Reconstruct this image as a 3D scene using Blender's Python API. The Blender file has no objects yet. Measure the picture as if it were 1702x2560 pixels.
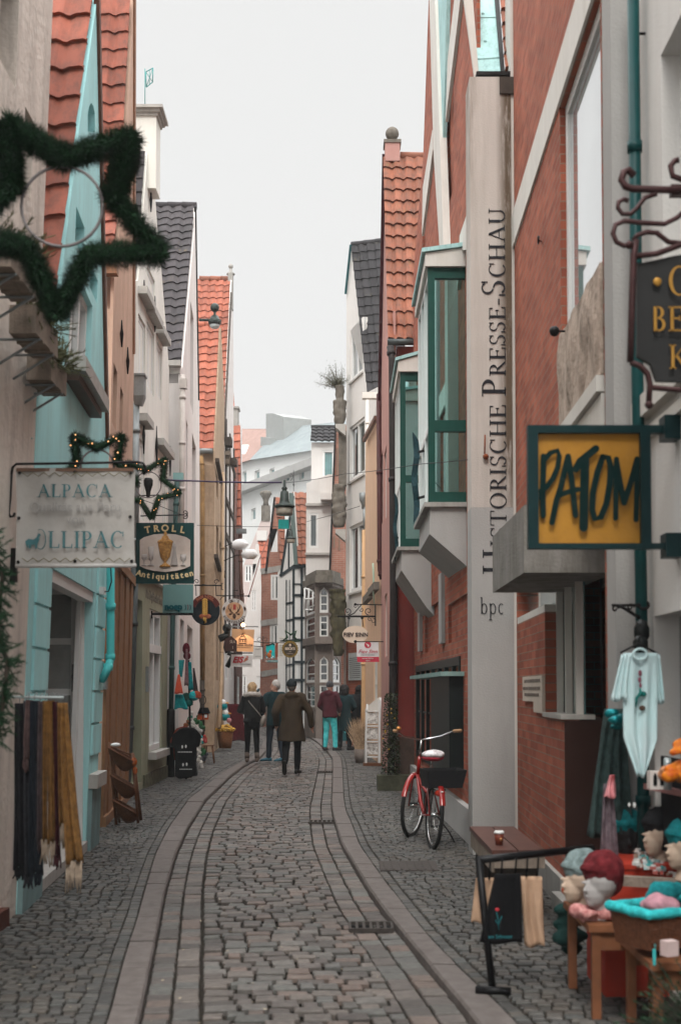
import bpy, math, random
from math import sin, cos, pi, radians, tan, sqrt, atan2
from mathutils import Vector, Matrix, noise
from mathutils.geometry import tessellate_polygon

# ------------------------------------------------------------------ scene, camera, world, sun
sc = bpy.context.scene
COL = sc.collection
V = Vector
F, CX, HZ, EYE, PITCH = 3200.0, 851.0, 1725.0, 1.6, radians(2.5)
PY = HZ - F * tan(PITCH)
CF = V((0, cos(PITCH), sin(PITCH))); CU = V((0, -sin(PITCH), cos(PITCH))); CR = V((1, 0, 0))
cam = bpy.data.objects.new('camera', bpy.data.cameras.new('camera')); COL.objects.link(cam)
cam.location = (0, 0, EYE); cam.rotation_euler = (pi / 2 + PITCH, 0, 0)
cd = cam.data
cd.sensor_fit = 'VERTICAL'; cd.sensor_height = 36.0; cd.sensor_width = 24.0
cd.lens = F / 2560 * 36.0
cd.shift_y = (PY - 1280) / 2560
cd.clip_start = 0.1; cd.clip_end = 600
cd.dof.use_dof = True; cd.dof.focus_distance = 24.0; cd.dof.aperture_fstop = 2.8
sc.camera = cam

w = bpy.data.worlds.new('World'); sc.world = w; w.use_nodes = True
nt = w.node_tree; nt.nodes.clear()
out = nt.nodes.new('ShaderNodeOutputWorld')
bg = nt.nodes.new('ShaderNodeBackground'); bg.inputs['Strength'].default_value = 0.1
sky = nt.nodes.new('ShaderNodeTexSky'); sky.sky_type = 'NISHITA'; sky.sun_disc = False
sky.sun_elevation = radians(48); sky.sun_rotation = radians(180); sky.dust_density = 5
hsv = nt.nodes.new('ShaderNodeHueSaturation'); hsv.inputs['Saturation'].default_value = 0.12
tc = nt.nodes.new('ShaderNodeTexCoord'); sep = nt.nodes.new('ShaderNodeSeparateXYZ')
rmp = nt.nodes.new('ShaderNodeValToRGB')
rmp.color_ramp.elements[0].position = 0.0; rmp.color_ramp.elements[0].color = (7.3, 7.3, 7.25, 1)
rmp.color_ramp.elements[1].position = 1.0; rmp.color_ramp.elements[1].color = (34, 34.2, 34.5, 1)
e = rmp.color_ramp.elements.new(0.535); e.color = (7.3, 7.3, 7.25, 1)
e = rmp.color_ramp.elements.new(0.66); e.color = (31, 31.2, 31.4, 1)
mx = nt.nodes.new('ShaderNodeMix'); mx.data_type = 'RGBA'; mx.inputs[0].default_value = 0.93
L = nt.links.new
L(sky.outputs[0], hsv.inputs['Color']); L(tc.outputs['Generated'], sep.inputs[0]); L(sep.outputs[2], rmp.inputs[0])
L(hsv.outputs[0], mx.inputs[6]); L(rmp.outputs[0], mx.inputs[7]); L(mx.outputs[2], bg.inputs['Color']); L(bg.outputs[0], out.inputs[0])

sun = bpy.data.objects.new('sun', bpy.data.lights.new('sun', 'SUN')); COL.objects.link(sun)
sun.data.energy = 1.5; sun.data.angle = radians(18); sun.data.color = (1, 0.96, 0.9)
sun.rotation_euler = (radians(42), radians(-4), 0)
sc.view_settings.view_transform = 'Standard'; sc.view_settings.look = 'None'; sc.view_settings.gamma = 1
sc.view_settings.exposure = 0.3
sc.cycles.use_denoising = True
try: sc.cycles.max_bounces = 5; sc.cycles.diffuse_bounces = 2; sc.cycles.volume_bounces = 0
except Exception: pass
random.seed(7)
R = random.random
def U(a, b): return random.uniform(a, b)

# ------------------------------------------------------------------ sight lines onto real planes
def ray(x, y): return CR * (x - CX) + CU * (PY - y) + CF * F
def at(x, y, Y):
    r = ray(x, y); t = Y / r.y
    return V((r.x * t, Y, EYE + r.z * t))
def gr(x, y, z=0.0):
    r = ray(x, y); t = (z - EYE) / r.z
    return V((0, 0, EYE)) + r * t
def gx(x, Y):                               # ground point at depth Y seen in column x
    r = ray(x, HZ + F * EYE / Y); t = Y / r.y
    return V((r.x * t, Y, 0))

class Pl:                                    # a facade plane: two ground points, a lean; n points at the street
    def __init__(s, a, b, lean=0.0, flip=False):
        s.o = V((a[0], a[1], 0)); d = V((b[0], b[1], 0)) - s.o; s.len = d.length; s.d = d.normalized()
        n = V((s.d.y, -s.d.x, 0))
        if flip: n = -n
        s.n0 = n
        s.w = (V((0, 0, 1)) + n * lean).normalized(); s.n = (n - V((0, 0, 1)) * lean).normalized()
        if abs(lean) < 1e-6: s.n = n
    def at(s, x, y, off=0.0):
        r = ray(x, y); o = s.o + s.n * off
        t = (o - V((0, 0, EYE))).dot(s.n) / r.dot(s.n)
        return V((0, 0, EYE)) + r * t
    def sw(s, x, y):
        p = s.at(x, y) - s.o
        return (p.dot(s.d), p.dot(s.w))
    def P(s, a, b, off=0.0): return s.o + s.d * a + s.w * b + s.n * off
    def R(s, xa, y0, y1, xb):                # rectangle: heights read at column xa, width from xa to xb
        ym = (y0 + y1) / 2
        a = s.sw(xa, ym)[0]; b = s.sw(xb, ym)[0]; t = s.sw(xa, y0)[1]; q = s.sw(xa, y1)[1]
        return (min(a, b), min(t, q), max(a, b), max(t, q))
class PlY(Pl):                               # a wall facing down the street at depth Y
    def __init__(s, Y, x0=None):
        s.o = V((0, Y, 0)); s.d = V((1, 0, 0)); s.w = V((0, 0, 1)); s.n = V((0, -1, 0)); s.n0 = s.n; s.len = 1

# ------------------------------------------------------------------ materials
MC = {}
def mat(key, col, rough=0.8, var=0.12, scale=3.0, bump=0.0, bscale=60.0, metal=0.0, spec=0.16, coat=0.0, stain=None, st_scale=(2, 2, .35), emit=None, coords='Object', tint=None):
    if key in MC: return MC[key]
    m = bpy.data.materials.new(key); m.use_nodes = True; n = m.node_tree.nodes; l = m.node_tree.links.new
    b = n['Principled BSDF']; b.inputs['Roughness'].default_value = rough; b.inputs['Metallic'].default_value = metal
    b.inputs['Specular IOR Level'].default_value = spec; b.inputs['Coat Weight'].default_value = coat
    c = (*col, 1)
    t = n.new('ShaderNodeTexCoord'); co = t.outputs[coords]
    if coords == 'Object':                   # world position, so that no two things repeat the same stains
        g = n.new('ShaderNodeNewGeometry'); co = g.outputs['Position']
    cur = None
    if var > 0:
        nz = n.new('ShaderNodeTexNoise'); nz.inputs['Scale'].default_value = scale; nz.inputs['Detail'].default_value = 6; nz.inputs['Roughness'].default_value = .65
        l(co, nz.inputs['Vector'])
        r = n.new('ShaderNodeValToRGB'); r.color_ramp.elements[0].position = .3; r.color_ramp.elements[1].position = .72
        k0, k1 = 1 - var, 1 + var
        r.color_ramp.elements[0].color = (*[min(1, x * k0) for x in col], 1)
        c1 = tint or col
        r.color_ramp.elements[1].color = (*[min(1, x * k1) for x in c1], 1)
        l(nz.outputs['Fac'], r.inputs['Fac']); cur = r.outputs[0]
    if stain:
        mp = n.new('ShaderNodeMapping'); mp.inputs['Scale'].default_value = st_scale; l(co, mp.inputs['Vector'])
        s = n.new('ShaderNodeTexNoise'); s.inputs['Scale'].default_value = 1.6; s.inputs['Detail'].default_value = 9; s.inputs['Roughness'].default_value = .72; l(mp.outputs[0], s.inputs['Vector'])
        sr = n.new('ShaderNodeValToRGB'); sr.color_ramp.elements[0].position = .47; sr.color_ramp.elements[0].color = (0, 0, 0, 1); sr.color_ramp.elements[1].position = .75; sr.color_ramp.elements[1].color = (stain[3],) * 3 + (1,)
        l(s.outputs['Fac'], sr.inputs['Fac'])
        mxx = n.new('ShaderNodeMix'); mxx.data_type = 'RGBA'; l(sr.outputs[0], mxx.inputs[0])
        if cur: l(cur, mxx.inputs[6])
        else: mxx.inputs[6].default_value = c
        mxx.inputs[7].default_value = (*stain[:3], 1); cur = mxx.outputs[2]
    if cur: l(cur, b.inputs['Base Color'])
    else: b.inputs['Base Color'].default_value = c
    if bump > 0:
        nb = n.new('ShaderNodeTexNoise'); nb.inputs['Scale'].default_value = bscale; nb.inputs['Detail'].default_value = 5; l(co, nb.inputs['Vector'])
        bp = n.new('ShaderNodeBump'); bp.inputs['Strength'].default_value = min(1, bump); bp.inputs['Distance'].default_value = 0.012
        l(nb.outputs['Fac'], bp.inputs['Height']); l(bp.outputs[0], b.inputs['Normal'])
    if emit:
        b.inputs['Emission Color'].default_value = (*emit[:3], 1); b.inputs['Emission Strength'].default_value = emit[3]
    MC[key] = m
    return m

def brickmat(key, c1, c2, mortar, bw=.24, bh=.0715, ms=.012, var=.25, vertical=False, bump=.5):
    if key in MC: return MC[key]
    m = bpy.data.materials.new(key); m.use_nodes = True; n = m.node_tree.nodes; l = m.node_tree.links.new
    b = n['Principled BSDF']; b.inputs['Roughness'].default_value = .88; b.inputs['Specular IOR Level'].default_value = .2
    uv = n.new('ShaderNodeUVMap'); uv.uv_map = 'uv'
    mp = n.new('ShaderNodeMapping'); l(uv.outputs[0], mp.inputs['Vector'])
    if vertical: mp.inputs['Rotation'].default_value = (0, 0, pi / 2)
    br = n.new('ShaderNodeTexBrick'); l(mp.outputs[0], br.inputs['Vector'])
    br.inputs['Color1'].default_value = (*c1, 1); br.inputs['Color2'].default_value = (*c2, 1); br.inputs['Mortar'].default_value = (*mortar, 1)
    br.inputs['Scale'].default_value = 1; br.inputs['Mortar Size'].default_value = ms / 2; br.inputs['Mortar Smooth'].default_value = .2
    br.inputs['Brick Width'].default_value = bw; br.inputs['Row Height'].default_value = bh; br.inputs['Bias'].default_value = -.1
    nz = n.new('ShaderNodeTexNoise'); nz.inputs['Scale'].default_value = 1.7; nz.inputs['Detail'].default_value = 8; nz.inputs['Roughness'].default_value = .7; l(uv.outputs[0], nz.inputs['Vector'])
    mr = n.new('ShaderNodeMapRange'); mr.inputs[1].default_value = .3; mr.inputs[2].default_value = .7; mr.inputs[3].default_value = 1 - var; mr.inputs[4].default_value = 1 + var
    l(nz.outputs['Fac'], mr.inputs[0])
    hs = n.new('ShaderNodeHueSaturation'); l(br.outputs['Color'], hs.inputs['Color']); l(mr.outputs[0], hs.inputs['Value']); l(hs.outputs[0], b.inputs['Base Color'])
    bp = n.new('ShaderNodeBump'); bp.invert = True; bp.inputs['Strength'].default_value = bump; bp.inputs['Distance'].default_value = .01
    l(br.outputs['Fac'], bp.inputs['Height']); l(bp.outputs[0], b.inputs['Normal'])
    MC[key] = m
    return m

def tilemat(key, col, dirt=(.05, .045, .04), lichen=None, dirtk=.78, var=.2):
    if key in MC: return MC[key]
    m = bpy.data.materials.new(key); m.use_nodes = True; n = m.node_tree.nodes; l = m.node_tree.links.new
    b = n['Principled BSDF']; b.inputs['Roughness'].default_value = .8; b.inputs['Specular IOR Level'].default_value = .25
    uv = n.new('ShaderNodeUVMap'); uv.uv_map = 'uv'
    fl = n.new('ShaderNodeVectorMath'); fl.operation = 'FLOOR'; l(uv.outputs[0], fl.inputs[0])
    wn = n.new('ShaderNodeTexWhiteNoise'); wn.noise_dimensions = '2D'; l(fl.outputs[0], wn.inputs['Vector'])
    mr = n.new('ShaderNodeMapRange'); mr.inputs[3].default_value = 1 - var; mr.inputs[4].default_value = 1 + var; l(wn.outputs['Value'], mr.inputs[0])
    hs = n.new('ShaderNodeHueSaturation'); hs.inputs['Color'].default_value = (*col, 1); l(mr.outputs[0], hs.inputs['Value'])
    nz = n.new('ShaderNodeTexNoise'); nz.inputs['Scale'].default_value = 1.3; nz.inputs['Detail'].default_value = 10; nz.inputs['Roughness'].default_value = .75; l(uv.outputs[0], nz.inputs['Vector'])
    r = n.new('ShaderNodeValToRGB'); r.color_ramp.elements[0].position = .45; r.color_ramp.elements[0].color = (0, 0, 0, 1); r.color_ramp.elements[1].position = .74; r.color_ramp.elements[1].color = (dirtk,) * 3 + (1,)
    l(nz.outputs['Fac'], r.inputs['Fac'])
    mm = n.new('ShaderNodeMix'); mm.data_type = 'RGBA'; l(r.outputs[0], mm.inputs[0]); l(hs.outputs[0], mm.inputs[6]); mm.inputs[7].default_value = (*dirt, 1)
    o = mm.outputs[2]
    if lichen:
        n2 = n.new('ShaderNodeTexNoise'); n2.inputs['Scale'].default_value = .55; n2.inputs['Detail'].default_value = 7; n2.inputs['Roughness'].default_value = .8; l(uv.outputs[0], n2.inputs['Vector'])
        r2 = n.new('ShaderNodeValToRGB'); r2.color_ramp.elements[0].position = .58; r2.color_ramp.elements[0].color = (0, 0, 0, 1); r2.color_ramp.elements[1].position = .7; r2.color_ramp.elements[1].color = (.6,) * 3 + (1,)
        l(n2.outputs['Fac'], r2.inputs['Fac'])
        m2 = n.new('ShaderNodeMix'); m2.data_type = 'RGBA'; l(r2.outputs[0], m2.inputs[0]); l(o, m2.inputs[6]); m2.inputs[7].default_value = (*lichen, 1); o = m2.outputs[2]
    l(o, b.inputs['Base Color'])
    MC[key] = m
    return m

def stonemat(key, cols, rough=.62, wet=.0):
    m = bpy.data.materials.new(key); m.use_nodes = True; n = m.node_tree.nodes; l = m.node_tree.links.new
    b = n['Principled BSDF']; b.inputs['Roughness'].default_value = rough; b.inputs['Specular IOR Level'].default_value = .45
    g = n.new('ShaderNodeNewGeometry')
    r = n.new('ShaderNodeValToRGB'); cr = r.color_ramp
    cr.interpolation = 'CONSTANT'
    for i, c in enumerate(cols):
        p = i / len(cols)
        el = cr.elements[0] if i == 0 else cr.elements.new(p)
        el.position = p; el.color = (*c, 1)
    while len(cr.elements) > len(cols): cr.elements.remove(cr.elements[-1])
    l(g.outputs['Random Per Island'], r.inputs['Fac'])
    nz = n.new('ShaderNodeTexNoise'); nz.inputs['Scale'].default_value = 24; nz.inputs['Detail'].default_value = 6; l(g.outputs['Position'], nz.inputs['Vector'])
    n2 = n.new('ShaderNodeTexNoise'); n2.inputs['Scale'].default_value = .9; n2.inputs['Detail'].default_value = 4; l(g.outputs['Position'], n2.inputs['Vector'])
    ad = n.new('ShaderNodeMath'); ad.operation = 'ADD'; l(nz.outputs['Fac'], ad.inputs[0]); l(n2.outputs['Fac'], ad.inputs[1])
    mr = n.new('ShaderNodeMapRange'); mr.inputs[1].default_value = .7; mr.inputs[2].default_value = 1.3; mr.inputs[3].default_value = .6; mr.inputs[4].default_value = 1.42; l(ad.outputs[0], mr.inputs[0])
    hs = n.new('ShaderNodeHueSaturation'); l(r.outputs[0], hs.inputs['Color']); l(mr.outputs[0], hs.inputs['Value']); l(hs.outputs[0], b.inputs['Base Color'])
    bp = n.new('ShaderNodeBump'); bp.inputs['Strength'].default_value = .5; bp.inputs['Distance'].default_value = .008; l(nz.outputs['Fac'], bp.inputs['Height']); l(bp.outputs[0], b.inputs['Normal'])
    MC[key] = m
    return m

def glass(key='pane_glass', col=(.03, .045, .045), rough=.04):
    if key in MC: return MC[key]
    m = mat(key, col, rough=rough, var=.35, scale=1.2, spec=1.0, coat=1.0)
    m.node_tree.nodes['Principled BSDF'].inputs['Coat Roughness'].default_value = .02
    return m

# ------------------------------------------------------------------ mesh building
OFF = {}
def tag(o, label=None, cat=None, group=None, kind=None):
    if label: o['label'] = label
    if cat: o['category'] = cat
    if group: o['group'] = group
    if kind: o['kind'] = kind
    return o
def thing(name, label, cat, loc=(0, 0, 0), group=None):
    o = bpy.data.objects.new(name, None); COL.objects.link(o); o.location = loc; o.empty_display_size = .1
    OFF[o.name] = V(loc)
    return tag(o, label, cat, group)

class MB:
    def __init__(s): s.v = []; s.f = []; s.uv = {}; s.sm = set(); s.mi = {}
    def add(s, vs, fs, uvs=None, smooth=False, mi=0):
        b = len(s.v); s.v.extend(vs)
        for k, f in enumerate(fs):
            i = len(s.f); s.f.append([b + j for j in f])
            if uvs is not None: s.uv[i] = [uvs[j] for j in f]
            if smooth: s.sm.add(i)
            if mi: s.mi[i] = mi
        return s
    def quad(s, a, b, c, d, uv=None, mi=0): return s.add([a, b, c, d], [[0, 1, 2, 3]], uv, mi=mi)
    def box(s, c, sz, rz=0, M=None, mi=0):
        x, y, z = [k / 2 for k in sz]
        vs = [V((i, j, k)) for i in (-x, x) for j in (-y, y) for k in (-z, z)]
        m = M if M is not None else Matrix.Rotation(rz, 3, 'Z')
        c = V(c)
        return s.add([m @ p + c for p in vs], [[0, 1, 3, 2], [4, 6, 7, 5], [0, 4, 5, 1], [2, 3, 7, 6], [0, 2, 6, 4], [1, 5, 7, 3]], mi=mi)
    def slab(s, P, u, v, n, t, mi=0):         # P corner, spans u,v, thick t along n
        P = V(P); a = [P, P + u, P + u + v, P + v]; b = [p + n * t for p in a]
        return s.add(a + b, [[3, 2, 1, 0], [4, 5, 6, 7], [0, 1, 5, 4], [1, 2, 6, 5], [2, 3, 7, 6], [3, 0, 4, 7]], mi=mi)
    def prism(s, pts, vec, cap=True, mi=0, uvf=None):   # polygon pushed along vec (closed solid)
        pts = [V(p) for p in pts]; n = len(pts); vec = V(vec)
        tri = tessellate_polygon([pts])
        a = pts; b = [p + vec for p in pts]
        fs = [list(t) for t in tri] + [[k + n for k in reversed(t)] for t in tri] if cap else []
        fs += [[i, (i + 1) % n, n + (i + 1) % n, n + i] for i in range(n)]
        uv = [uvf(p) for p in a + b] if uvf else None
        return s.add(a + b, fs, uv, mi=mi)
    def tube(s, pts, r, n=8, cap=True, flat=1.0, mi=0):
        pts = [V(p) for p in pts]; m = len(pts)
        rs = r if isinstance(r, (list, tuple)) else [r] * m
        vs = []; up = None
        for i, p in enumerate(pts):
            t = (pts[min(i + 1, m - 1)] - pts[max(i - 1, 0)])
            t = t.normalized() if t.length > 1e-9 else V((0, 0, 1))
            if up is None: up = V((0, 0, 1)) if abs(t.z) < .9 else V((1, 0, 0))
            a = t.cross(up)
            a = a.normalized() if a.length > 1e-6 else V((1, 0, 0))
            b = a.cross(t).normalized(); up = b
            for k in range(n):
                q = 2 * pi * k / n; vs.append(p + (a * cos(q) + b * sin(q) * flat) * rs[i])
        fs = [[i * n + k, i * n + (k + 1) % n, (i + 1) * n + (k + 1) % n, (i + 1) * n + k] for i in range(m - 1) for k in range(n)]
        if cap: fs += [list(range(n))[::-1], [(m - 1) * n + k for k in range(n)]]
        return s.add(vs, fs, smooth=True, mi=mi)
    def lathe(s, prof, c, n=20, M=None, sx=1, sy=1, mi=0):   # prof: (radius, height)
        c = V(c); vs = []
        for r, z in prof:
            for k in range(n):
                q = 2 * pi * k / n; p = V((cos(q) * r * sx, sin(q) * r * sy, z)); vs.append((M @ p if M else p) + c)
        m = len(prof)
        fs = [[i * n + k, i * n + (k + 1) % n, (i + 1) * n + (k + 1) % n, (i + 1) * n + k] for i in range(m - 1) for k in range(n)]
        if prof[0][0] > 1e-4: fs.append(list(range(n))[::-1])
        if prof[-1][0] > 1e-4: fs.append([(m - 1) * n + k for k in range(n)])
        return s.add(vs, fs, smooth=True, mi=mi)
    def ball(s, c, r, n=12, sz=(1, 1, 1), M=None, mi=0):
        c = V(c); vs = []; m = max(5, n // 2)
        for i in range(m + 1):
            a = pi * i / m
            for k in range(n):
                q = 2 * pi * k / n; p = V((sin(a) * cos(q) * sz[0], sin(a) * sin(q) * sz[1], -cos(a) * sz[2])) * r
                vs.append((M @ p if M else p) + c)
        fs = [[i * n + k, i * n + (k + 1) % n, (i + 1) * n + (k + 1) % n, (i + 1) * n + k] for i in range(m) for k in range(n)]
        return s.add(vs, fs, smooth=True, mi=mi)
    def loft(s, rings, n=16, cap=True, mi=0):      # rings: (center, rx, ry, xdir, ydir)
        vs = []
        for c, rx, ry, xd, yd in rings:
            c = V(c)
            for k in range(n):
                q = 2 * pi * k / n; vs.append(c + xd * cos(q) * rx + yd * sin(q) * ry)
        m = len(rings)
        fs = [[i * n + k, i * n + (k + 1) % n, (i + 1) * n + (k + 1) % n, (i + 1) * n + k] for i in range(m - 1) for k in range(n)]
        if cap: fs += [list(range(n))[::-1], [(m - 1) * n + k for k in range(n)]]
        return s.add(vs, fs, smooth=True, mi=mi)
    def build(s, name, mats, parent=None, smooth=None):
        me = bpy.data.meshes.new(name)
        off = OFF.get(parent.name, V((0, 0, 0))) if parent else V((0, 0, 0))
        me.from_pydata([tuple(p - off) for p in s.v], [], s.f)
        if s.uv:
            ul = me.uv_layers.new(name='uv')
            for p in me.polygons:
                u = s.uv.get(p.index)
                if u:
                    for k, li in enumerate(p.loop_indices): ul.data[li].uv = u[k]
        if not isinstance(mats, (list, tuple)): mats = [mats]
        for m in mats: me.materials.append(m)
        if s.mi:
            for i, k in s.mi.items(): me.polygons[i].material_index = k
        if smooth is True: me.polygons.foreach_set('use_smooth', [True] * len(me.polygons))
        elif s.sm:
            for i in s.sm: me.polygons[i].use_smooth = True
        me.update()
        o = bpy.data.objects.new(name, me); COL.objects.link(o)
        if parent: o.parent = parent
        OFF[o.name] = off.copy()
        return o

def copytree(o, parent=None, **kw):
    c = o.copy(); COL.objects.link(c); c.parent = parent
    for ch in list(o.children): copytree(ch, c)
    return c

def nrm(x): return V(x).normalized()

# wall panel on a plane with openings; openings get reveals; the rest is pushed back as a solid body
def wall(mb, pl, outline, holes=(), back=None, reveal=.14, px=True, mi=0, drop=.38):
    o = [pl.sw(*p) for p in outline] if px else list(outline)
    hs = []
    for h in holes:
        if len(h) == 4 and not isinstance(h[0], (tuple, list)): a, b, c, d = h; hs.append([(a, b), (c, b), (c, d), (a, d)])
        else: hs.append(list(h))
    loops = [o] + hs
    flat = [p for lp in loops for p in lp]
    tri = tessellate_polygon([[V((p[0], p[1], 0)) for p in lp] for lp in loops])
    vs = [pl.P(*p) for p in flat]
    mb.add(vs, [list(t) for t in tri], flat, mi=mi)
    for h in hs:
        k = len(h)
        for i in range(k):
            a, b = h[i], h[(i + 1) % k]
            q = [pl.P(*a), pl.P(*b), pl.P(b[0], b[1], -reveal), pl.P(a[0], a[1], -reveal)]
            dz = abs(b[1] - a[1]) > abs(b[0] - a[0])
            u = [(a[0] * 0 + 0, a[1]), (0, b[1]), (.12, b[1]), (.12, a[1])] if dz else [(a[0], a[1]), (b[0], a[1]), (b[0], a[1] + reveal), (a[0], a[1] + reveal)]
            mb.add(q, [[0, 1, 2, 3]], u, mi=mi)
    if back:                                 # a plate a hand thick, then the body of the house a little lower behind it
        bv = V(back); t1 = bv.normalized() * min(.04, bv.length)
        n = len(o)
        def ring(P, bv, cap):
            a = [pl.P(*p) for p in P]
            for i in range(n):
                p, q = a[i], a[(i + 1) % n]
                L1 = (q - p).length; L2 = bv.length
                zz = abs((q - p).z) > .3 * L1
                u = [(0, p.z), (0, q.z), (L2, q.z), (L2, p.z)] if zz else [(0, 0), (L1, 0), (L1, L2), (0, L2)]
                mb.add([p, q, q + bv, p + bv], [[0, 1, 2, 3]], u, mi=mi)
            t2 = tessellate_polygon([[V((p[0], p[1], 0)) for p in P]])
            if cap: mb.add([p + bv for p in a], [list(reversed(t)) for t in t2], P, mi=mi)
        ring(o, t1, bv.length < .9)
        if bv.length >= .9:
            cs = sum(p[0] for p in o) / n; lo = min(p[1] for p in o); hi = max(p[1] for p in o)
            o2 = [(cs + (p[0] - cs) * .988, p[1] - (.0 if p[1] < lo + .3 else drop)) for p in o]
            ring(o2, bv, True)
    return o

def window(parent, pl, rect, fm, gm, recess=.13, fw=.055, cols=2, rows=3, bars=.028, depth=.05, name='window', casement=True, panename='pane'):
    a, b, c, d = rect
    fr = MB()
    def bar(s0, w0, s1, w1, t=depth, o=recess):
        fr.slab(pl.P(s0, w0, -o), pl.d * (s1 - s0), pl.w * (w1 - w0), pl.n, t)
    bar(a, b, a + fw, d); bar(c - fw, b, c, d); bar(a + fw, b, c - fw, b + fw); bar(a + fw, d - fw, c - fw, d)
    for i in range(1, cols):
        s = a + (c - a) * i / cols; k = fw * .6 if casement else bars / 2
        bar(s - k, b + fw, s + k, d - fw, depth * .9)
    for j in range(1, rows):
        q = b + (d - b) * j / rows; bar(a + fw, q - bars / 2, c - fw, q + bars / 2, depth * .7)
    wo = fr.build(name, fm, parent)
    g = MB(); g.slab(pl.P(a + fw * .6, b + fw * .6, -recess - .012), pl.d * (c - a - fw * 1.2), pl.w * (d - b - fw * 1.2), pl.n, .016)
    g.build(panename, gm, wo)
    # dark room box behind, so that nothing shows through from the side
    return wo

def sill(parent, pl, rect, m, over=.06, out=.09, h=.06, name='window_sill', up=False):
    a, b, c, d = rect; mb = MB(); z = d if up else b - h
    mb.slab(pl.P(a - over, z, -.02), pl.d * (c - a + 2 * over), pl.w * h, pl.n, out + .02)
    return mb.build(name, m, parent)

# pantiled slope: quad A (bottom start) B (bottom end) C (top end) D (top start)
def tiles(mb, A, B, C, D, tw=.23, th=.31, wave=.028, step=.032, seg=8, N=None, clip=None, s_shape=True):
    A, B, C, D = map(V, (A, B, C, D))
    uw = max((B - A).length, (C - D).length); vh = max((D - A).length, (C - B).length)
    n = (B - A).cross(D - A).normalized()
    if N is not None and n.dot(V(N)) < 0: n = -n
    nc = max(1, round(uw / tw)); nr = max(1, round(vh / th)); cols = nc * seg
    hgt = []
    for i in range(cols + 1):
        t = (i % seg) / seg
        if s_shape: hgt.append(wave * (sin(2 * pi * t) * .6 + .25 * sin(4 * pi * t + .8)))
        else: hgt.append(wave * .5 * (1 if t < .25 else 0))
    for j in range(nr):
        v0 = j / nr; v1 = min(1.0, (j + 1) / nr + .012)
        vs = []; uv = []
        jit = U(-.004, .004)
        k = cols + 1
        for (vv, hh, uu) in ((v0, -.02, j + .01), (v0 - .004, step + jit, j + .02), (v0 - .004, step + jit, j + .03), (v1, .006, j + .99)):
            for i in range(cols + 1):
                u = i / cols
                p = A.lerp(B, u).lerp(D.lerp(C, u), vv)
                vs.append(p + n * (hgt[i] + hh + .035)); uv.append((min(u * nc, nc - .001), uu))
        fs = [[r * k + i, r * k + i + 1, (r + 1) * k + i + 1, (r + 1) * k + i] for r in (0, 2) for i in range(cols)]
        mb.add(vs, fs, uv)
        for q in range(len(mb.f) - cols, len(mb.f)): mb.sm.add(q)
    return n

def ridge(mb, a, b, r=.09, seg=.33):
    a, b = V(a), V(b); n = max(1, int((b - a).length / seg))
    for i in range(n):
        p, q = a.lerp(b, i / n), a.lerp(b, min(1, (i + 1.15) / n))
        k = len(mb.f)
        mb.tube([p, q], [r * 1.08, r * .95], 10)
        for f in range(k, len(mb.f)): mb.uv[f] = [(i + .5, 40.5)] * len(mb.f[f])

def text(s, size, m, parent, c, rt, up, ext=.004, name='lettering', shear=0, bold=0, space=1.0, align='CENTER'):
    cu = bpy.data.curves.new(name, 'FONT'); cu.body = s; cu.size = size; cu.align_x = align; cu.align_y = 'CENTER'
    cu.extrude = ext; cu.shear = shear; cu.offset = bold; cu.space_character = space; cu.resolution_u = 3
    o = bpy.data.objects.new('t', cu); COL.objects.link(o)
    dg = bpy.context.evaluated_depsgraph_get(); me = bpy.data.meshes.new_from_object(o.evaluated_get(dg)); bpy.data.objects.remove(o)
    rt = nrm(rt); up = nrm(up); n = rt.cross(up); off = OFF.get(parent.name, V((0, 0, 0))) if parent else V((0, 0, 0))
    M = Matrix((rt, up, n)).transposed().to_4x4(); M.translation = V(c) - off
    me.transform(M); me.name = name; me.materials.clear(); me.materials.append(m)
    o = bpy.data.objects.new(name, me); COL.objects.link(o); o.parent = parent; OFF[o.name] = off.copy()
    return o

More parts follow.
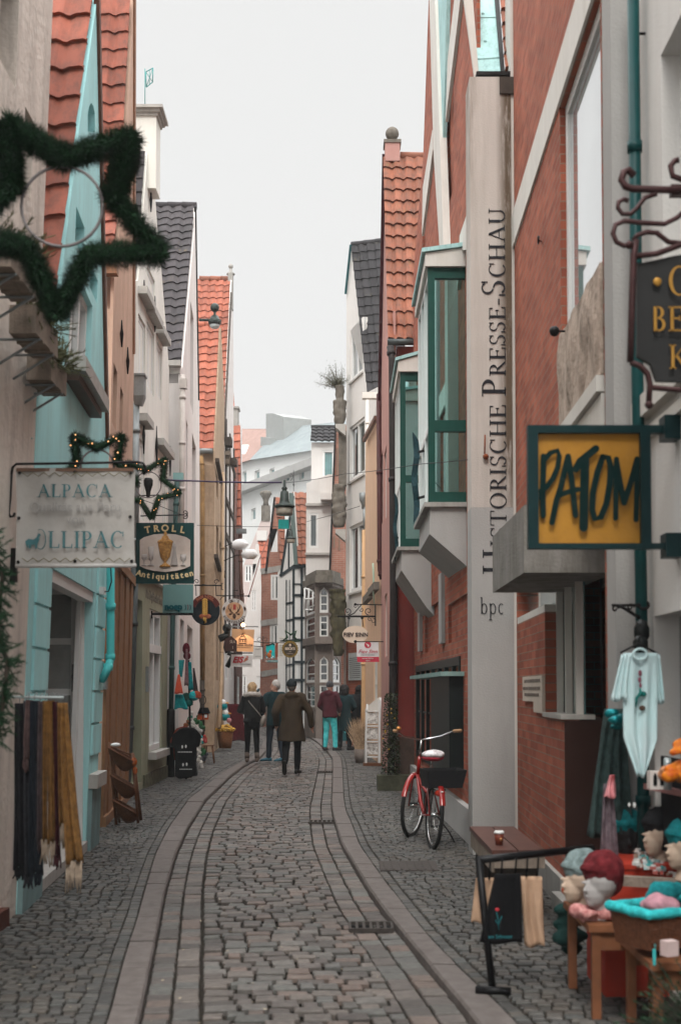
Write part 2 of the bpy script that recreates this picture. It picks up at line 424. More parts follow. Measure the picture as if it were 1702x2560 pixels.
# a small serif alphabet: strokes and bows with thick and thin parts, cap height 1
def _serif(ch):
    T, t, sf = .15, .055, .05
    S = []; w = .7
    def st(x0, y0, x1, y1, k): S.append(('l', x0, y0, x1, y1, k))
    def sr(x, y, h=.14): S.append(('l', x - h, y, x + h, y, sf))
    def arc(cx, cy, a, b, q0, q1, T=T, t=t): S.append(('a', cx, cy, a, b, q0, q1, T, t))
    if ch in 'I': st(.2, 0, .2, 1, T); sr(.2, .025, .17); sr(.2, .975, .17); w = .4
    elif ch == 'H': st(.2, 0, .2, 1, T); st(.85, 0, .85, 1, T); st(.2, .52, .85, .52, t); [sr(x, y, .17) for x in (.2, .85) for y in (.025, .975)]; w = 1.05
    elif ch == 'A': st(.12, 0, .5, 1, t); st(.47, 1, .88, 0, T); st(.26, .36, .74, .36, t); sr(.12, .025); sr(.88, .025, .17); w = 1
    elif ch == 'L': st(.2, 0, .2, 1, T); st(.2, .03, .7, .03, t); st(.7, 0, .73, .24, t); sr(.2, .975, .17); w = .78
    elif ch == 'P': st(.2, 0, .2, 1, T); arc(.36, .73, .33, .27, -90, 90); st(.2, .973, .36, .973, t); st(.2, .487, .36, .487, t); sr(.2, .025, .17); sr(.1, .975, .1); w = .75
    elif ch == 'R': st(.2, 0, .2, 1, T); arc(.36, .75, .32, .25, -90, 90); st(.2, .973, .36, .973, t); st(.2, .525, .36, .525, t); st(.4, .52, .84, .02, T); sr(.2, .025, .17); sr(.1, .975, .1); w = .86
    elif ch == 'C': arc(.5, .5, .45, .52, 48, 312); st(.84, .98, .84, .68, t); w = .95
    elif ch == 'O': arc(.52, .5, .48, .52, 0, 360); w = 1.04
    elif ch == 'S': arc(.36, .74, .27, .26, 30, 262, .1, .06); arc(.36, .26, .29, .26, -150, 90, .13, .06); st(.6, 1, .6, .74, t); st(.07, .26, .07, 0, t); w = .7
    elif ch == 'T': st(.45, 0, .45, 1, T); st(.04, .97, .86, .97, t); st(.04, .98, .04, .74, t); st(.86, .98, .86, .74, t); sr(.45, .025, .17); w = .88
    elif ch == 'E': st(.2, 0, .2, 1, T); st(.2, .97, .7, .97, t); st(.2, .52, .58, .52, t); st(.2, .03, .74, .03, t); st(.7, .98, .7, .78, t); st(.74, 0, .76, .24, t); st(.58, .62, .58, .42, t); sr(.1, .975, .08); sr(.1, .025, .08); w = .8
    elif ch == 'U': st(.2, .3, .2, 1, T); st(.82, .3, .82, 1, t); arc(.51, .32, .36, .34, 180, 360, .1, .07); sr(.2, .975, .17); sr(.82, .975, .14); w = 1
    elif ch == 'K': st(.2, 0, .2, 1, T); st(.3, .45, .8, .98, t); st(.38, .56, .85, .02, T); sr(.2, .025, .17); sr(.2, .975, .17); sr(.8, .975, .12); sr(.86, .025, .12); w = .92
    elif ch == 'B': st(.2, 0, .2, 1, T); arc(.36, .76, .27, .24, -90, 90); arc(.38, .27, .32, .27, -90, 90); [st(.2, y, .38, y, t) for y in (.973, .53, .027)]; w = .78
    elif ch == '-': st(.05, .4, .4, .4, .09); w = .45
    elif ch == ' ': w = .35
    elif ch == 'b': st(.16, 0, .16, 1.05, .11); arc(.38, .33, .28, .34, -160, 160, .1, .05); st(.05, 1.02, .16, 1.05, t); w = .72
    elif ch == 'p': st(.16, -.38, .16, .66, .11); arc(.38, .33, .28, .34, -160, 160, .1, .05); sr(.16, -.36, .13); st(.05, .62, .16, .66, t); w = .72
    elif ch == 'c': arc(.33, .33, .27, .34, 50, 310, .1, .05); w = .6
    return S, w
def serif(mb, s, h, O, rt, up, small=None, sp=.06, width=None, condense=1.0):
    """write s from O along rt; letters after the first of a word use the smaller cap height when small is given"""
    O = V(O); rt = nrm(rt); up = nrm(up); n = rt.cross(up) * .003
    lay = []; x = 0; first = True
    for ch in s:
        k = h if (small is None or first) else small
        g, w = _serif(ch); lay.append((g, x, k)); x += (w + sp) * k * condense; first = ch in ' -'
    sc_ = (width / x) if width else 1.0
    for g, x0, k in lay:
        for q in g:
            if q[0] == 'l':
                _, ax, ay, bx, by, t = q
                d = V((bx - ax, by - ay, 0)); 
                if abs(d.y) < 1e-6: pr = V((0, t / 2, 0))
                elif abs(d.y) < .3 * abs(d.x): pr = V((0, t / 2, 0))
                else: pr = V((t / 2, 0, 0))
                P4 = [V((ax, ay, 0)) - pr, V((bx, by, 0)) - pr, V((bx, by, 0)) + pr, V((ax, ay, 0)) + pr]
                w3 = [O + rt * ((p.x * k * condense + x0) * sc_) + up * p.y * k + n for p in P4]
                mb.add(w3 + [p - n * 2 for p in w3], [[0, 1, 2, 3], [4, 7, 6, 5], [0, 4, 5, 1], [2, 6, 7, 3]])
            else:
                _, cx, cy, a, b, q0, q1, T, t = q
                m = 18; ri = []; ro = []
                for i in range(m + 1):
                    an = radians(q0 + (q1 - q0) * i / m)
                    ro.append((cx + a * cos(an), cy + b * sin(an))); ri.append((cx + (a - T) * cos(an), cy + (b - t) * sin(an)))
                W = lambda p: O + rt * ((p[0] * k * condense + x0) * sc_) + up * p[1] * k + n
                vs = [W(p) for p in ro] + [W(p) for p in ri]
                mb.add(vs, [[i, i + 1, m + 2 + i, m + 1 + i] for i in range(m)])
    return x * sc_

def remesh(o, vox=.012, smooth=2, disp=0, dscale=8):
    m = o.modifiers.new('r', 'REMESH'); m.mode = 'VOXEL'; m.voxel_size = vox; m.use_smooth_shade = True
    s = o.modifiers.new('s', 'SMOOTH'); s.iterations = smooth; s.factor = .5
    dg = bpy.context.evaluated_depsgraph_get(); dg.update()
    me = bpy.data.meshes.new_from_object(o.evaluated_get(dg)); old = o.data; o.modifiers.clear()
    if disp:
        me.update(); vn = [v.normal.copy() for v in me.vertices]
        for v, nn in zip(me.vertices, vn):
            q = v.co * dscale; q.z *= .55
            v.co += nn * disp * noise.noise(q)
    o.data = me; me.name = o.name
    if not me.materials:
        for mm in old.materials: me.materials.append(mm)
    me.polygons.foreach_set('use_smooth', [True] * len(me.polygons))
    return o
# ================================================================== GROUND
def interp(tab):
    tab = sorted(tab)
    def f(y):
        if y <= tab[0][0]:
            (a, b), (c, d) = tab[0], tab[1]; return b + (d - b) * (y - a) / (c - a) * .6
        for (a, b), (c, d) in zip(tab, tab[1:]):
            if y <= c:
                return b + (d - b) * (y - a) / (c - a)
        return tab[-1][1]
    def g(y):
        return sum(f(y + k) for k in (-.45, -.2, 0, .2, .45)) / 5
    return g
def tabpx(pts, z=0.0):
    o = []
    for x, y in pts:
        p = gr(x, y, z); o.append((p.y, p.x))
    return o
KLO = interp(tabpx([(271, 2560), (312, 2394), (346, 2294), (362, 2229), (392, 2130), (425, 2065), (474, 1996), (547, 1938), (589, 1911), (628, 1893), (652, 1872), (658, 1850), (628, 1833), (590, 1815)]))
KLI = interp(tabpx([(346, 2560), (379, 2394), (400, 2294), (411, 2229), (440, 2130), (470, 2065), (514, 1996), (576, 1938), (612, 1911), (648, 1893), (668, 1872), (672, 1850), (648, 1833), (610, 1815)]))
KRI = interp(tabpx([(1190, 2546), (1072, 2406), (1008, 2330), (944, 2253), (900, 2182), (856, 2109), (841, 2063), (832, 2030), (829, 2005), (831, 1960), (832, 1925), (831, 1895), (818, 1876), (795, 1855), (770, 1839), (735, 1822)]))
KRO = interp(tabpx([(1282, 2546), (1122, 2396), (1055, 2325), (1000, 2253), (945, 2180), (899, 2115), (878, 2058), (864, 2028), (858, 1990), (857, 1960), (855, 1914), (852, 1895), (838, 1876), (812, 1855), (785, 1839), (748, 1822)]))
ROADZ = -.045
YMAX = 62.0

dirt = mat('joint_dirt', (.012, .010, .009), rough=.95, var=.4, scale=14, tint=(.022, .018, .013), bump=.5, bscale=120)
g = MB(); g.quad(V((-300, -60, -.09)), V((300, -60, -.09)), V((300, 500, -.09)), V((-300, 500, -.09)))
tag(g.build('ground', mat('far_ground', (.09, .085, .08), rough=.95, var=.3, scale=.6, bump=.3)), kind='structure')
def strip(name, fa, fb, z, m, y0=1.5, y1=YMAX, dy=.5):
    b = MB(); y = y0; pr = None
    while y <= y1:
        p = (V((fa(y), y, z)), V((fb(y), y, z)))
        if pr: b.quad(pr[0], pr[1], p[1], p[0])
        pr = p; y += dy
    return tag(b.build(name, m), kind='structure')
strip('road_bed', KLI, KRI, ROADZ - .016, dirt)
strip('pavement_bed', lambda y: -6.5, lambda y: KLO(y) + .01, -.016, dirt)
strip('pavement_bed', lambda y: KRO(y) - .01, lambda y: 4.0, -.016, dirt)

def stone(mb, cx, cy, w_, l_, z, rot=0, ins=.012, side=.03):
    c, s = cos(rot), sin(rot); tx, ty = U(-.045, .045), U(-.045, .045)
    pts = []
    j = [(U(-.03, .03) * w_, U(-.035, .035) * l_) for _ in range(4)]
    for (k, zz) in ((0, -side), (0.0, -.006), (ins, 0)):
        for q, (sx, sy) in enumerate(((-1, -1), (1, -1), (1, 1), (-1, 1))):
            x = sx * (w_ / 2 - k) + j[q][0]; y = sy * (l_ / 2 - k * 1.2) + j[q][1]
            if k == 0 and zz > -.02: x *= .99; y *= .99
            pts.append(V((cx + x * c - y * s, cy + x * s + y * c, z + zz + (tx * x + ty * y if k else 0))))
    fs = []
    for r in range(2):
        for i in range(4): fs.append([r * 4 + i, r * 4 + (i + 1) % 4, r * 4 + 4 + (i + 1) % 4, r * 4 + 4 + i])
    fs.append([8, 9, 10, 11])
    mb.add(pts, fs)

GREY = [(.43 * c[0], .385 * c[1], .355 * c[2]) for c in [(.22, .21, .20), (.17, .175, .17), (.25, .235, .22), (.20, .22, .215), (.15, .14, .135), (.26, .22, .20), (.19, .18, .175), (.235, .24, .235), (.13, .125, .12), (.24, .195, .175), (.18, .195, .195), (.28, .265, .25)]]
road_stone = stonemat('road_stone', GREY)
pave_stone = stonemat('pavement_stone', [(.31 * c[0], .29 * c[1], .27 * c[2]) for c in [(.16, .165, .165), (.20, .205, .20), (.13, .135, .135), (.22, .215, .20), (.17, .185, .185), (.11, .11, .108), (.19, .175, .155), (.24, .235, .225), (.15, .155, .15), (.18, .165, .15)]])

def vis(x, y, pad=70):
    px = CX + F * x / (y + 1e-6)
    return -pad < px < 1702 + pad and F * EYE / y < 1000

def dist_along(y0, y1, l0):
    y = y0
    while y < y1:
        yield y
        y += l0
# carriageway: gutter strips and the field, each stone its own solid, one paving mesh
rd = MB(); SW = .145
y = 5.4
def gut(f, off, sgn, wd, y0, y1, lmin, lmax):
    y = y0
    while y < y1:
        l_ = U(lmin, lmax) * (1 if y < 24 else 1.5)
        ym = y + l_ / 2; x = f(ym) + sgn * (off + wd / 2); sl = atan2(f(ym + .1) - f(ym - .1), .2)
        if vis(x, ym): stone(rd, x, ym, wd - .012, l_ - .015, ROADZ + U(-.005, .005), -sl, .006)
        y += l_
gut(KLI, .006, 1, .14, 5.4, YMAX, .11, .19); gut(KLI, .150, 1, SW, 5.4, YMAX, .12, .24)
gut(KRI, .006, -1, .146, 5.4, YMAX, .12, .22); gut(KRI, .155, -1, SW, 5.4, YMAX, .14, .24)
y = 5.4
while y < YMAX:
    l_ = U(.115, .155) * (1 if y < 26 else 1.5)
    xa, xb = KLI(y) + .30, KRI(y) - .305
    x = xa; sl = atan2(KRI(y + .3) + KLI(y + .3) - KRI(y - .3) - KLI(y - .3), 1.2)
    ph = R() * 6
    while x < xb - .04:
        w_ = U(.095, .19)
        if x + w_ > xb - .05: w_ = xb - x
        u = (x + w_ / 2 - xa) / (xb - xa)
        yy = y + l_ / 2 + .06 * sin(pi * u) + .015 * noise.noise(V((x * 2, y * .7, 0))) - (x - (xa + xb) / 2) * sl * .5
        crown = .022 * sin(pi * min(1, max(0, u)))
        if vis(x, yy): stone(rd, x + w_ / 2, yy, w_ - .017, l_ * U(.86, .97) - .016, ROADZ + crown + U(-.008, .008), -sl * .7 + U(-.04, .04), .007)
        x += w_
    y += l_
tag(rd.build('road', road_stone), kind='structure')
# pavements
def pave(f, sgn, lim, y0=5.3, y1=56):
    mb = MB(); y = y0
    off = 0.005
    for wd in (.085,):
        yy = y0
        while yy < y1:
            l_ = U(.085, .15) * (1 if yy < 20 else 1.5); ym = yy + l_ / 2; sl = atan2(f(ym + .1) - f(ym - .1), .2)
            x = f(ym) + sgn * (off + wd / 2)
            if vis(x, ym): stone(mb, x, ym, wd - .014, l_ - .012, U(-.004, .004), -sl, .006)
            yy += l_
        off += wd
    y = y0
    while y < y1:
        big = 1 if y < 16 else (1.35 if y < 26 else 2.0)
        l_ = .08 * big
        x = f(y) + sgn * off; k = 0
        while abs(x - f(y)) < 6 and (x * sgn) < lim(y) * sgn * 1.0 + 0 if sgn > 0 else x > lim(y):
            w_ = U(.065, .11) * (big if big < 1.9 else 1.6)
            xc = x + sgn * w_ / 2
            arc = .13 * abs(sin((xc - f(y)) * 3.4)) + .04 * noise.noise(V((xc * 1.5, y * .5, 3)))
            yy = y + arc
            if vis(xc, yy): stone(mb, xc, yy, w_ - .012, l_ * U(.84, .97) - .010, U(-.005, .006), U(-.09, .09) - sgn * .12 * cos((xc - f(y)) * 3.4), .006)
            x += sgn * w_; k += 1
        y += l_
    return tag(mb.build('pavement', pave_stone), kind='structure')
LWL = interp([(4, -2.5), (9, -2.45), (13.4, -2.7), (20, -3.6), (33, -4.2), (45, -5), (60, -6)])
RWL = interp([(4, 2.2), (9.4, 2.3), (13, 1.8), (18, 1.5), (22, 1.3), (30, 1.0), (40, .8), (60, .5)])
pave(KLO, -1, LWL); pave(KRO, 1, RWL)
# kerbs: long stones, a real step above the gutter
def kerb(fo, fi, y0, y1, m):
    mb = MB(); y = y0
    while y < y1:
        l_ = U(.62, .95) if y < 20 else U(.9, 1.3)
        n = 3; zt = U(-.004, .006)
        top = []; 
        for i in range(n + 1):
            yy = y + .006 + (l_ - .012) * i / n
            top.append((fo(yy), fi(yy), yy))
        sg = 1 if top[0][1] > top[0][0] else -1
        vs = []
        for (a, b, yy) in top:
            vs += [V((a, yy, -.05)), V((a, yy, zt)), V((b - sg * .012, yy, zt + .002)), V((b, yy, zt - .014)), V((b + sg * .004, yy, ROADZ - .04))]
        fs = [[i * 5 + k, i * 5 + k + 1, i * 5 + k + 6, i * 5 + k + 5] for i in range(n) for k in range(4)]
        fs += [[0, 1, 2, 3, 4][::-1], [n * 5 + k for k in range(5)]]
        if sg < 0: fs = [q[::-1] for q in fs]
        mb.add(vs, fs)
        y += l_
    return tag(mb.build('kerb', m), kind='structure')
kerbm = mat('kerb_granite', (.115, .098, .09), rough=.7, var=.16, scale=9, bump=.35, bscale=90, stain=(.12, .10, .09, .5), st_scale=(3, 3, 3), tint=(.145, .128, .12))
kerb(KLO, KLI, 5.2, 52, kerbm); kerb(KRO, KRI, 5.2, 55, kerbm)

# iron drain grates and a cover plate let into the paving
irn = mat('cast_iron', (.06, .052, .047), rough=.6, var=.3, scale=30, metal=.3, bump=.4)
hole = mat('drain_dark', (.004, .004, .004), rough=1, var=0)
def grate(x0, x1, Y, wd, label, n=6):
    a = gr(x0, HZ + F * EYE / Y).x; b = gr(x1, HZ + F * EYE / Y).x
    t = thing('drain_grate', label, 'drain', ((a + b) / 2, Y, ROADZ), 'drains in the gutter')
    mb = MB(); z = ROADZ + .014; 
    for yy in (Y - wd / 2, Y + wd / 2): mb.box((.5 * (a + b), yy, z), (b - a, .022, .03))
    for i in range(n + 1): mb.box((a + (b - a) * i / n, Y, z), (.018, wd - .024, .028))
    mb.build('grate', irn, t)
    h = MB(); h.box(((a + b) / 2, Y, z - .012), (b - a - .02, wd - .03, .006)); h.build('sump', hole, t)
grate(874, 978, 8.9, .26, 'rusty iron drain grate in the right gutter nearest the clothes rail')
grate(773, 838, 15.9, .24, 'small drain grate in the right gutter beside the red bicycle')
grate(792, 834, 25.6, .22, 'small drain grate in the right gutter level with the white shelf stand')
t = MB(); p = gr(1020, 2166); t.box((p.x, p.y, .002), (.52, .62, .014)); 
for i in range(7):
    t.box((p.x - .21 + i * .07, p.y, .010), (.02, .54, .008))
tag(t.build('cover_plate', irn), 'rectangular iron cover plate set in the right pavement', 'cover plate')
# ================================================================== LEFT SIDE HOUSES
M = {}
M['l1'] = mat('old_cream_plaster', (.68, .60, .53), var=.10, scale=2.2, bump=.9, bscale=18, stain=(.16, .13, .11, .55), st_scale=(2.2, 2.2, .3))
M['turq'] = mat('turquoise_plaster', (.43, .77, .78), var=.07, scale=1.8, bump=.3, bscale=70, stain=(.26, .44, .43, .55), st_scale=(3, 3, .22))
M['turqd'] = mat('turquoise_paint', (.10, .60, .60), var=.1, scale=3, bump=.15, rough=.55)
M['tan'] = mat('apricot_plaster', (.60, .40, .30), var=.10, scale=2.5, bump=.6, bscale=60, stain=(.28, .17, .12, .5), st_scale=(2, 2, .4))
M['brown'] = mat('rust_brown_wood', (.30, .15, .075), var=.2, scale=6, rough=.6, stain=(.08, .045, .03, .7), st_scale=(10, 10, .4))
M['white4'] = mat('chalk_white_plaster', (.76, .74, .68), var=.05, scale=1.4, bump=.3, bscale=50, stain=(.42, .39, .34, .35), st_scale=(2, 2, .25))
M['olive'] = mat('olive_plaster', (.33, .335, .24), var=.08, scale=2, bump=.6, bscale=110, stain=(.10, .11, .06, .45), st_scale=(2.5, 2.5, .5))
M['white5'] = mat('pinkish_white_plaster', (.76, .71, .68), var=.05, scale=1.4, bump=.25, bscale=50, stain=(.42, .37, .34, .4), st_scale=(2, 2, .25))
M['beige'] = mat('rough_beige_render', (.50, .365, .255), var=.16, scale=5, bump=1.0, bscale=35, stain=(.20, .12, .07, .6), st_scale=(2, 2, .3))
M['red'] = tilemat('red_clay_tile', (.29, .092, .060))
M['redb'] = tilemat('bright_red_clay_tile', (.35, .108, .065), dirtk=.55)
M['redo'] = tilemat('weathered_clay_tile', (.25, .09, .052), lichen=(.16, .13, .045), dirtk=.8)
M['dark'] = tilemat('dark_grey_tile', (.050, .042, .044), dirt=(.03, .028, .03), lichen=(.16, .11, .04), var=.2)
M['slate'] = tilemat('black_tile', (.034, .031, .033), dirt=(.025, .025, .027), lichen=(.13, .11, .06), var=.22)
M['verge'] = mat('rust_brown_verge', (.13, .06, .04), rough=.5, var=.3, scale=5)
M['verge2'] = mat('pale_brown_verge', (.30, .15, .085), rough=.5, var=.25, scale=5)
M['wframe'] = mat('white_window_paint', (.72, .72, .70), rough=.45, var=.04, scale=5)
M['bframe'] = mat('brown_window_paint', (.10, .06, .045), rough=.5, var=.15)
M['iron'] = mat('black_iron', (.018, .016, .016), rough=.5, var=.3, scale=14, metal=.4)
M['zinc'] = mat('zinc_sheet', (.26, .28, .28), rough=.5, var=.18, scale=6, metal=.5)
M['zincd'] = mat('dark_zinc_pipe', (.075, .085, .085), rough=.5, var=.25, scale=6, metal=.4)
M['greenpipe'] = mat('dark_green_pipe', (.05, .095, .09), rough=.5, var=.2, scale=6)
M['sill'] = mat('stone_sill', (.42, .40, .37), rough=.8, var=.15, scale=12, bump=.3)
M['conc'] = mat('weathered_concrete', (.36, .345, .32), rough=.9, var=.12, scale=4, bump=.4, bscale=50, stain=(.15, .13, .11, .6), st_scale=(3, 3, .5))
M['wood'] = mat('old_grey_wood', (.26, .21, .17), rough=.85, var=.25, scale=8, bump=.5, bscale=60, stain=(.10, .08, .06, .6), st_scale=(12, 1, 1))
M['dkwood'] = mat('dark_weathered_wood', (.07, .055, .045), rough=.8, var=.3, scale=9, bump=.4)
M['glass'] = glass()
M['glasst'] = glass('teal_pane_glass', (.10, .22, .22))
M['glassk'] = glass('dark_pane_glass', (.012, .013, .014))

def solid(pl, pts, t, off=0.0):               # thick plate cut from px outline on plane, pushed back by t
    return [pl.at(x, y, off) for x, y in pts], -pl.n * t
def plate(mb, pl, pts, t, off=0.0, mi=0):
    a, v = solid(pl, pts, t, off); mb.prism(a, v, mi=mi, uvf=lambda p: ((p - pl.o).dot(pl.d), (p - pl.o).dot(pl.w)))
def bar3(mb, a, b, wd, t, n, mi=0):           # board from a to b, width wd, thickness t along n
    a, b, n = V(a), V(b), V(n); s = (b - a).cross(n).normalized() * wd / 2
    mb.prism([a - s, b - s, b + s, a + s], n * t, mi=mi)
def anchor(parent, pl, x, y0, y1):
    mb = MB(); a, b = pl.at(x, y0, .03), pl.at(x, y1, .03); mb.tube([a, a.lerp(b, .35), a.lerp(b, .5), b], [.008, .016, .026, .010], 6)
    return mb.build('wall_anchor', M['iron'], parent)
def pipe(parent, pts, r, m, name='downpipe', clips=3):
    mb = MB(); mb.tube(pts, r, 12)
    a, b = V(pts[0]), V(pts[-1])
    for i in range(clips):
        p = a.lerp(b, (i + .5) / clips) if len(pts) == 2 else V(pts[min(len(pts) - 2, i)]).lerp(V(pts[min(len(pts) - 1, i + 1)]), .5)
        d = (V(pts[1]) - a).normalized(); mb.tube([p - d * .03, p + d * .03], r * 1.25, 12)
    return mb.build(name, m, parent)
def anch(name, label, cat, p, group=None): return thing(name, label, cat, (p[0], p[1], 0), group)

# ---- foreground cream house
P1 = Pl((-2.27, 3.6), tuple(gr(40, 2286))[:2], .03)
h1 = anch('house', 'rough cream plastered gabled house with wooden flower boxes, nearest on the left', 'house', P1.o)
mb = MB(); w1 = [P1.R(2, -140, 150, 49), P1.R(60, 258, 470, 83)]
ow = [(0, -.1), (P1.len, -.1), (P1.len, 9.4), (0, 9.4)]
wall(mb, P1, ow, w1, back=(-4.5, 0, 0), reveal=.3, px=False)
mb.build('wall', M['l1'], h1)
for r in w1:
    window(h1, P1, r, M['wframe'], M['glass'], recess=.28, cols=2, rows=3)
b_ = MB(); b_.box((P1.at(10, 2300).x - .09, 8.35, .055), (.3, .9, .13)); b_.build('door_step', mat('brick_red_step', (.09, .03, .02), var=.2), h1)
def planter(Y, X0, wd, z0, hh, ln, label, k):
    t = thing('flower_box', label, 'flower box', (X0, Y, z0), 'wooden flower boxes on the cream wall')
    b = MB()
    for sx in (X0 + .012, X0 + wd - .012): b.box((sx, Y + ln / 2, z0 + hh / 2), (.024, ln, hh))
    for sy in (Y + .012, Y + ln - .012): b.box((X0 + wd / 2, sy, z0 + hh / 2), (wd - .05, .024, hh))
    b.box((X0 + wd / 2, Y + ln / 2, z0 + .012), (wd - .05, ln - .05, .02))
    for yy in (Y + ln * .33, Y + ln * .66): b.box((X0 + wd / 2, yy, z0 - .006), (wd, .03, .014))
    b.build('box', M['wood'], t)
    for yy in (Y + .12, Y + ln - .12):
        q = MB(); q.tube([(X0 - .1, yy, z0 - .17), (X0 + wd * .9, yy, z0 - .012)], .009, 6); q.tube([(X0 - .1, yy, z0 - .008), (X0 + wd, yy, z0 - .008)], .009, 6); q.build('bracket', M['zinc'], t)
    f = MB()
    for i in range(k * 2):
        p = V((X0 + U(.02, wd), Y + U(0, ln), z0 + hh)); d = nrm((U(-.1, .7), U(-.6, .8), U(-.25, 1))); L_ = U(.1, .24)
        pts = [p, p + d * L_ * .5, p + d * L_ + V((.02, 0, -.05 * R()))]
        f.tube(pts, .003, 4)
        for j in range(40):
            q = pts[0].lerp(pts[2], U(.1, 1)); dd = nrm((U(-1, 1), U(-1, 1), U(-1, 1))) * .6 + d; dd = dd.normalized() * U(.025, .05); sd = dd.cross(V((0, 0, 1))).normalized() * .0026
            f.add([q - sd, q + sd, q + dd], [[0, 1, 2]])
    f.build('fir_branches', MFIR2, t)
MFIR = mat('dark_fir_needle', (.010, .030, .016), rough=.7, var=.5, scale=30, tint=(.022, .062, .028))
MFIR2 = mat('olive_fir_needle', (.075, .09, .04), rough=.7, var=.5, scale=30, tint=(.13, .13, .06))
planter(7.1, -2.02, .17, 3.98, .17, .66, 'weathered wooden flower box under the big garland star, cut by the left edge', 30)
planter(7.95, -2.08, .17, 3.84, .18, .62, 'weathered wooden flower box, middle one of the row above the banner', 40)
planter(8.75, -2.165, .17, 3.74, .17, .50, 'weathered wooden flower box, lowest and nearest the turquoise house', 60)

# ---- turquoise house
A2, B2 = gr(42, 2286), gr(239, 2107)
P2 = Pl((A2.x, A2.y), (B2.x, B2.y), .03)
h2 = anch('house', 'turquoise gabled house with a white glazed door and red tiled roof', 'house', P2.o)
mb = MB()
ent = P2.R(112, 1408, 2215, 226)
gw = [P2.R(176, 640, 905, 232), P2.R(190, 512, 604, 213), P2.R(226, 655, 720, 246)]
oval = [P2.sw(x, y) for x, y in ((220, 330), (220, 285), (224, 265), (229, 257), (234, 265), (238, 285), (238, 330))]
out2 = [(0, 0), (P2.len, 0), P2.sw(275, 1090), P2.sw(252, 10), P2.sw(246, -12), P2.sw(241, 10), P2.sw(198, 325), P2.sw(168, 575), P2.sw(136, 864), (0.0, P2.sw(136, 864)[1])]
wall(mb, P2, out2, [ent] + gw + [oval], back=(-4.5, 0, 0), reveal=.12, px=False)
mb.build('wall', M['turq'], h2)
b = MB()                                            # dark backing of openings
for r in gw[1:]: b.slab(P2.P(r[0], r[1], -.12), P2.d * (r[2] - r[0]), P2.w * (r[3] - r[1]), -P2.n, .01)
b.prism([P2.P(s, w_, -.12) for s, w_ in oval], -P2.n * .01)
b.build('pane', M['glasst'], h2)
window(h2, P2, gw[0], M['wframe'], M['glass'], recess=.10, cols=3, rows=1, fw=.07)
for r, (a, c, d) in ((gw[0], (166, 905, 254)),):
    s = MB(); p, q = P2.at(166, 898, 0), P2.at(252, 1046, 0); 
    p.z = q.z = (p.z + q.z) / 2
    s.slab(P2.P(r[0] - .15, r[1] - .13, 0), P2.d * (r[2] - r[0] + .3), P2.w * .12, P2.n, .17); s.build('window_sill', M['sill'], h2)
    s = MB(); s.slab(P2.P(r[0] - .10, r[1] - .20, 0), P2.d * (r[2] - r[0] + .2), P2.w * .068, P2.n, .11); s.build('sill_moulding', M['bframe'], h2)
# quoin grooves: raised blocks beside the door
d0 = P2.sw(228, 1800)[0]; z = .95
while z < 3.0:
    MB().slab(P2.P(d0 + .03, z, 0), P2.d * (P2.len - d0 - .05), P2.w * .30, P2.n, .022).build('quoin', M['turq'], h2); z += .325
d1 = P2.sw(112, 1800)[0]; d0b = P2.sw(74, 1800)[0]; z = .95
while z < 3.0:
    MB().slab(P2.P(d0b, z, 0), P2.d * (d1 - d0b - .03), P2.w * .30, P2.n, .022).build('quoin', M['turq'], h2); z += .325
s = MB(); s.slab(P2.P(d0 + .0, .62, 0), P2.d * (P2.len - d0 + .02), P2.w * .14, P2.n, .09); s.build('ledge', M['sill'], h2)
s = MB(); s.slab(P2.P(0.0, 0.0, 0), P2.d * (d1 - .02), P2.w * .5, P2.n, .04); s.build('plinth', mat('grey_turquoise_plinth', (.20, .30, .30), var=.15, scale=4, stain=(.08, .09, .08, .6)), h2); s = MB(); s.slab(P2.P(d0 + .02, 0.0, 0), P2.d * (P2.len - d0 - .02), P2.w * .61, P2.n, .04); s.build('plinth', mat('grey_turquoise_plinth', (.20, .30, .30), var=.15, scale=4, stain=(.08, .09, .08, .6)), h2)
# door leaf swung back inside the entrance: it faces down the street
Yd = P2.P(d0 - .02, 0).y; PD = PlY(Yd); da, db = PD.at(60, 1490).x, PD.at(214, 1490).x; zt, zb = PD.at(150, 1428).z, .12
dr = MB()
def dbar(x0, x1, z0, z1, t=.05, o=0): dr.box(((x0 + x1) / 2, Yd - .03 + o, (z0 + z1) / 2), (x1 - x0, t, z1 - z0))
xs = PD.at(182, 1500).x
rails = [(1428, 1487), (1596, 1612), (1722, 1738), (1850, 1868)]
zz = [(PD.at(150, a).z, PD.at(150, b).z) for a, b in rails]
dbar(xs, db, zb, zt); dbar(da - .2, da - .09, zb, zt)
for a, b in zz: dbar(da - .09, xs, b, a)
dbar(da - .09, xs, zb, .5)
dd = dr.build('door', M['wframe'], h2)
g_ = MB(); g_.box(((da - .2 + xs) / 2, Yd - .03, (zb + zt) / 2), (xs - da + .2, .02, zt - zb - .1)); g_.build('door_pane', glass('grey_door_glass', (.30, .32, .31)), dd)
g_ = MB(); ph = PD.at(189, 1695); g_.box((ph.x, Yd - .062, ph.z), (.05, .012, .27)); g_.ball((ph.x, Yd - .09, ph.z + .01), .024); g_.build('door_handle', M['zinc'], dd)
fr = MB(); a, b_, c, d_ = ent; fr.slab(P2.P(c - .15, b_ + .05, -.16), P2.d * .14, P2.w * (d_ - b_ - .05), P2.n, .045); fr.slab(P2.P(a, d_ - .1, -.14), P2.d * (c - a), P2.w * .1, P2.n, .12)
fr.build('door_frame', M['wframe'], h2)
pp = PD.at(268, 1420)
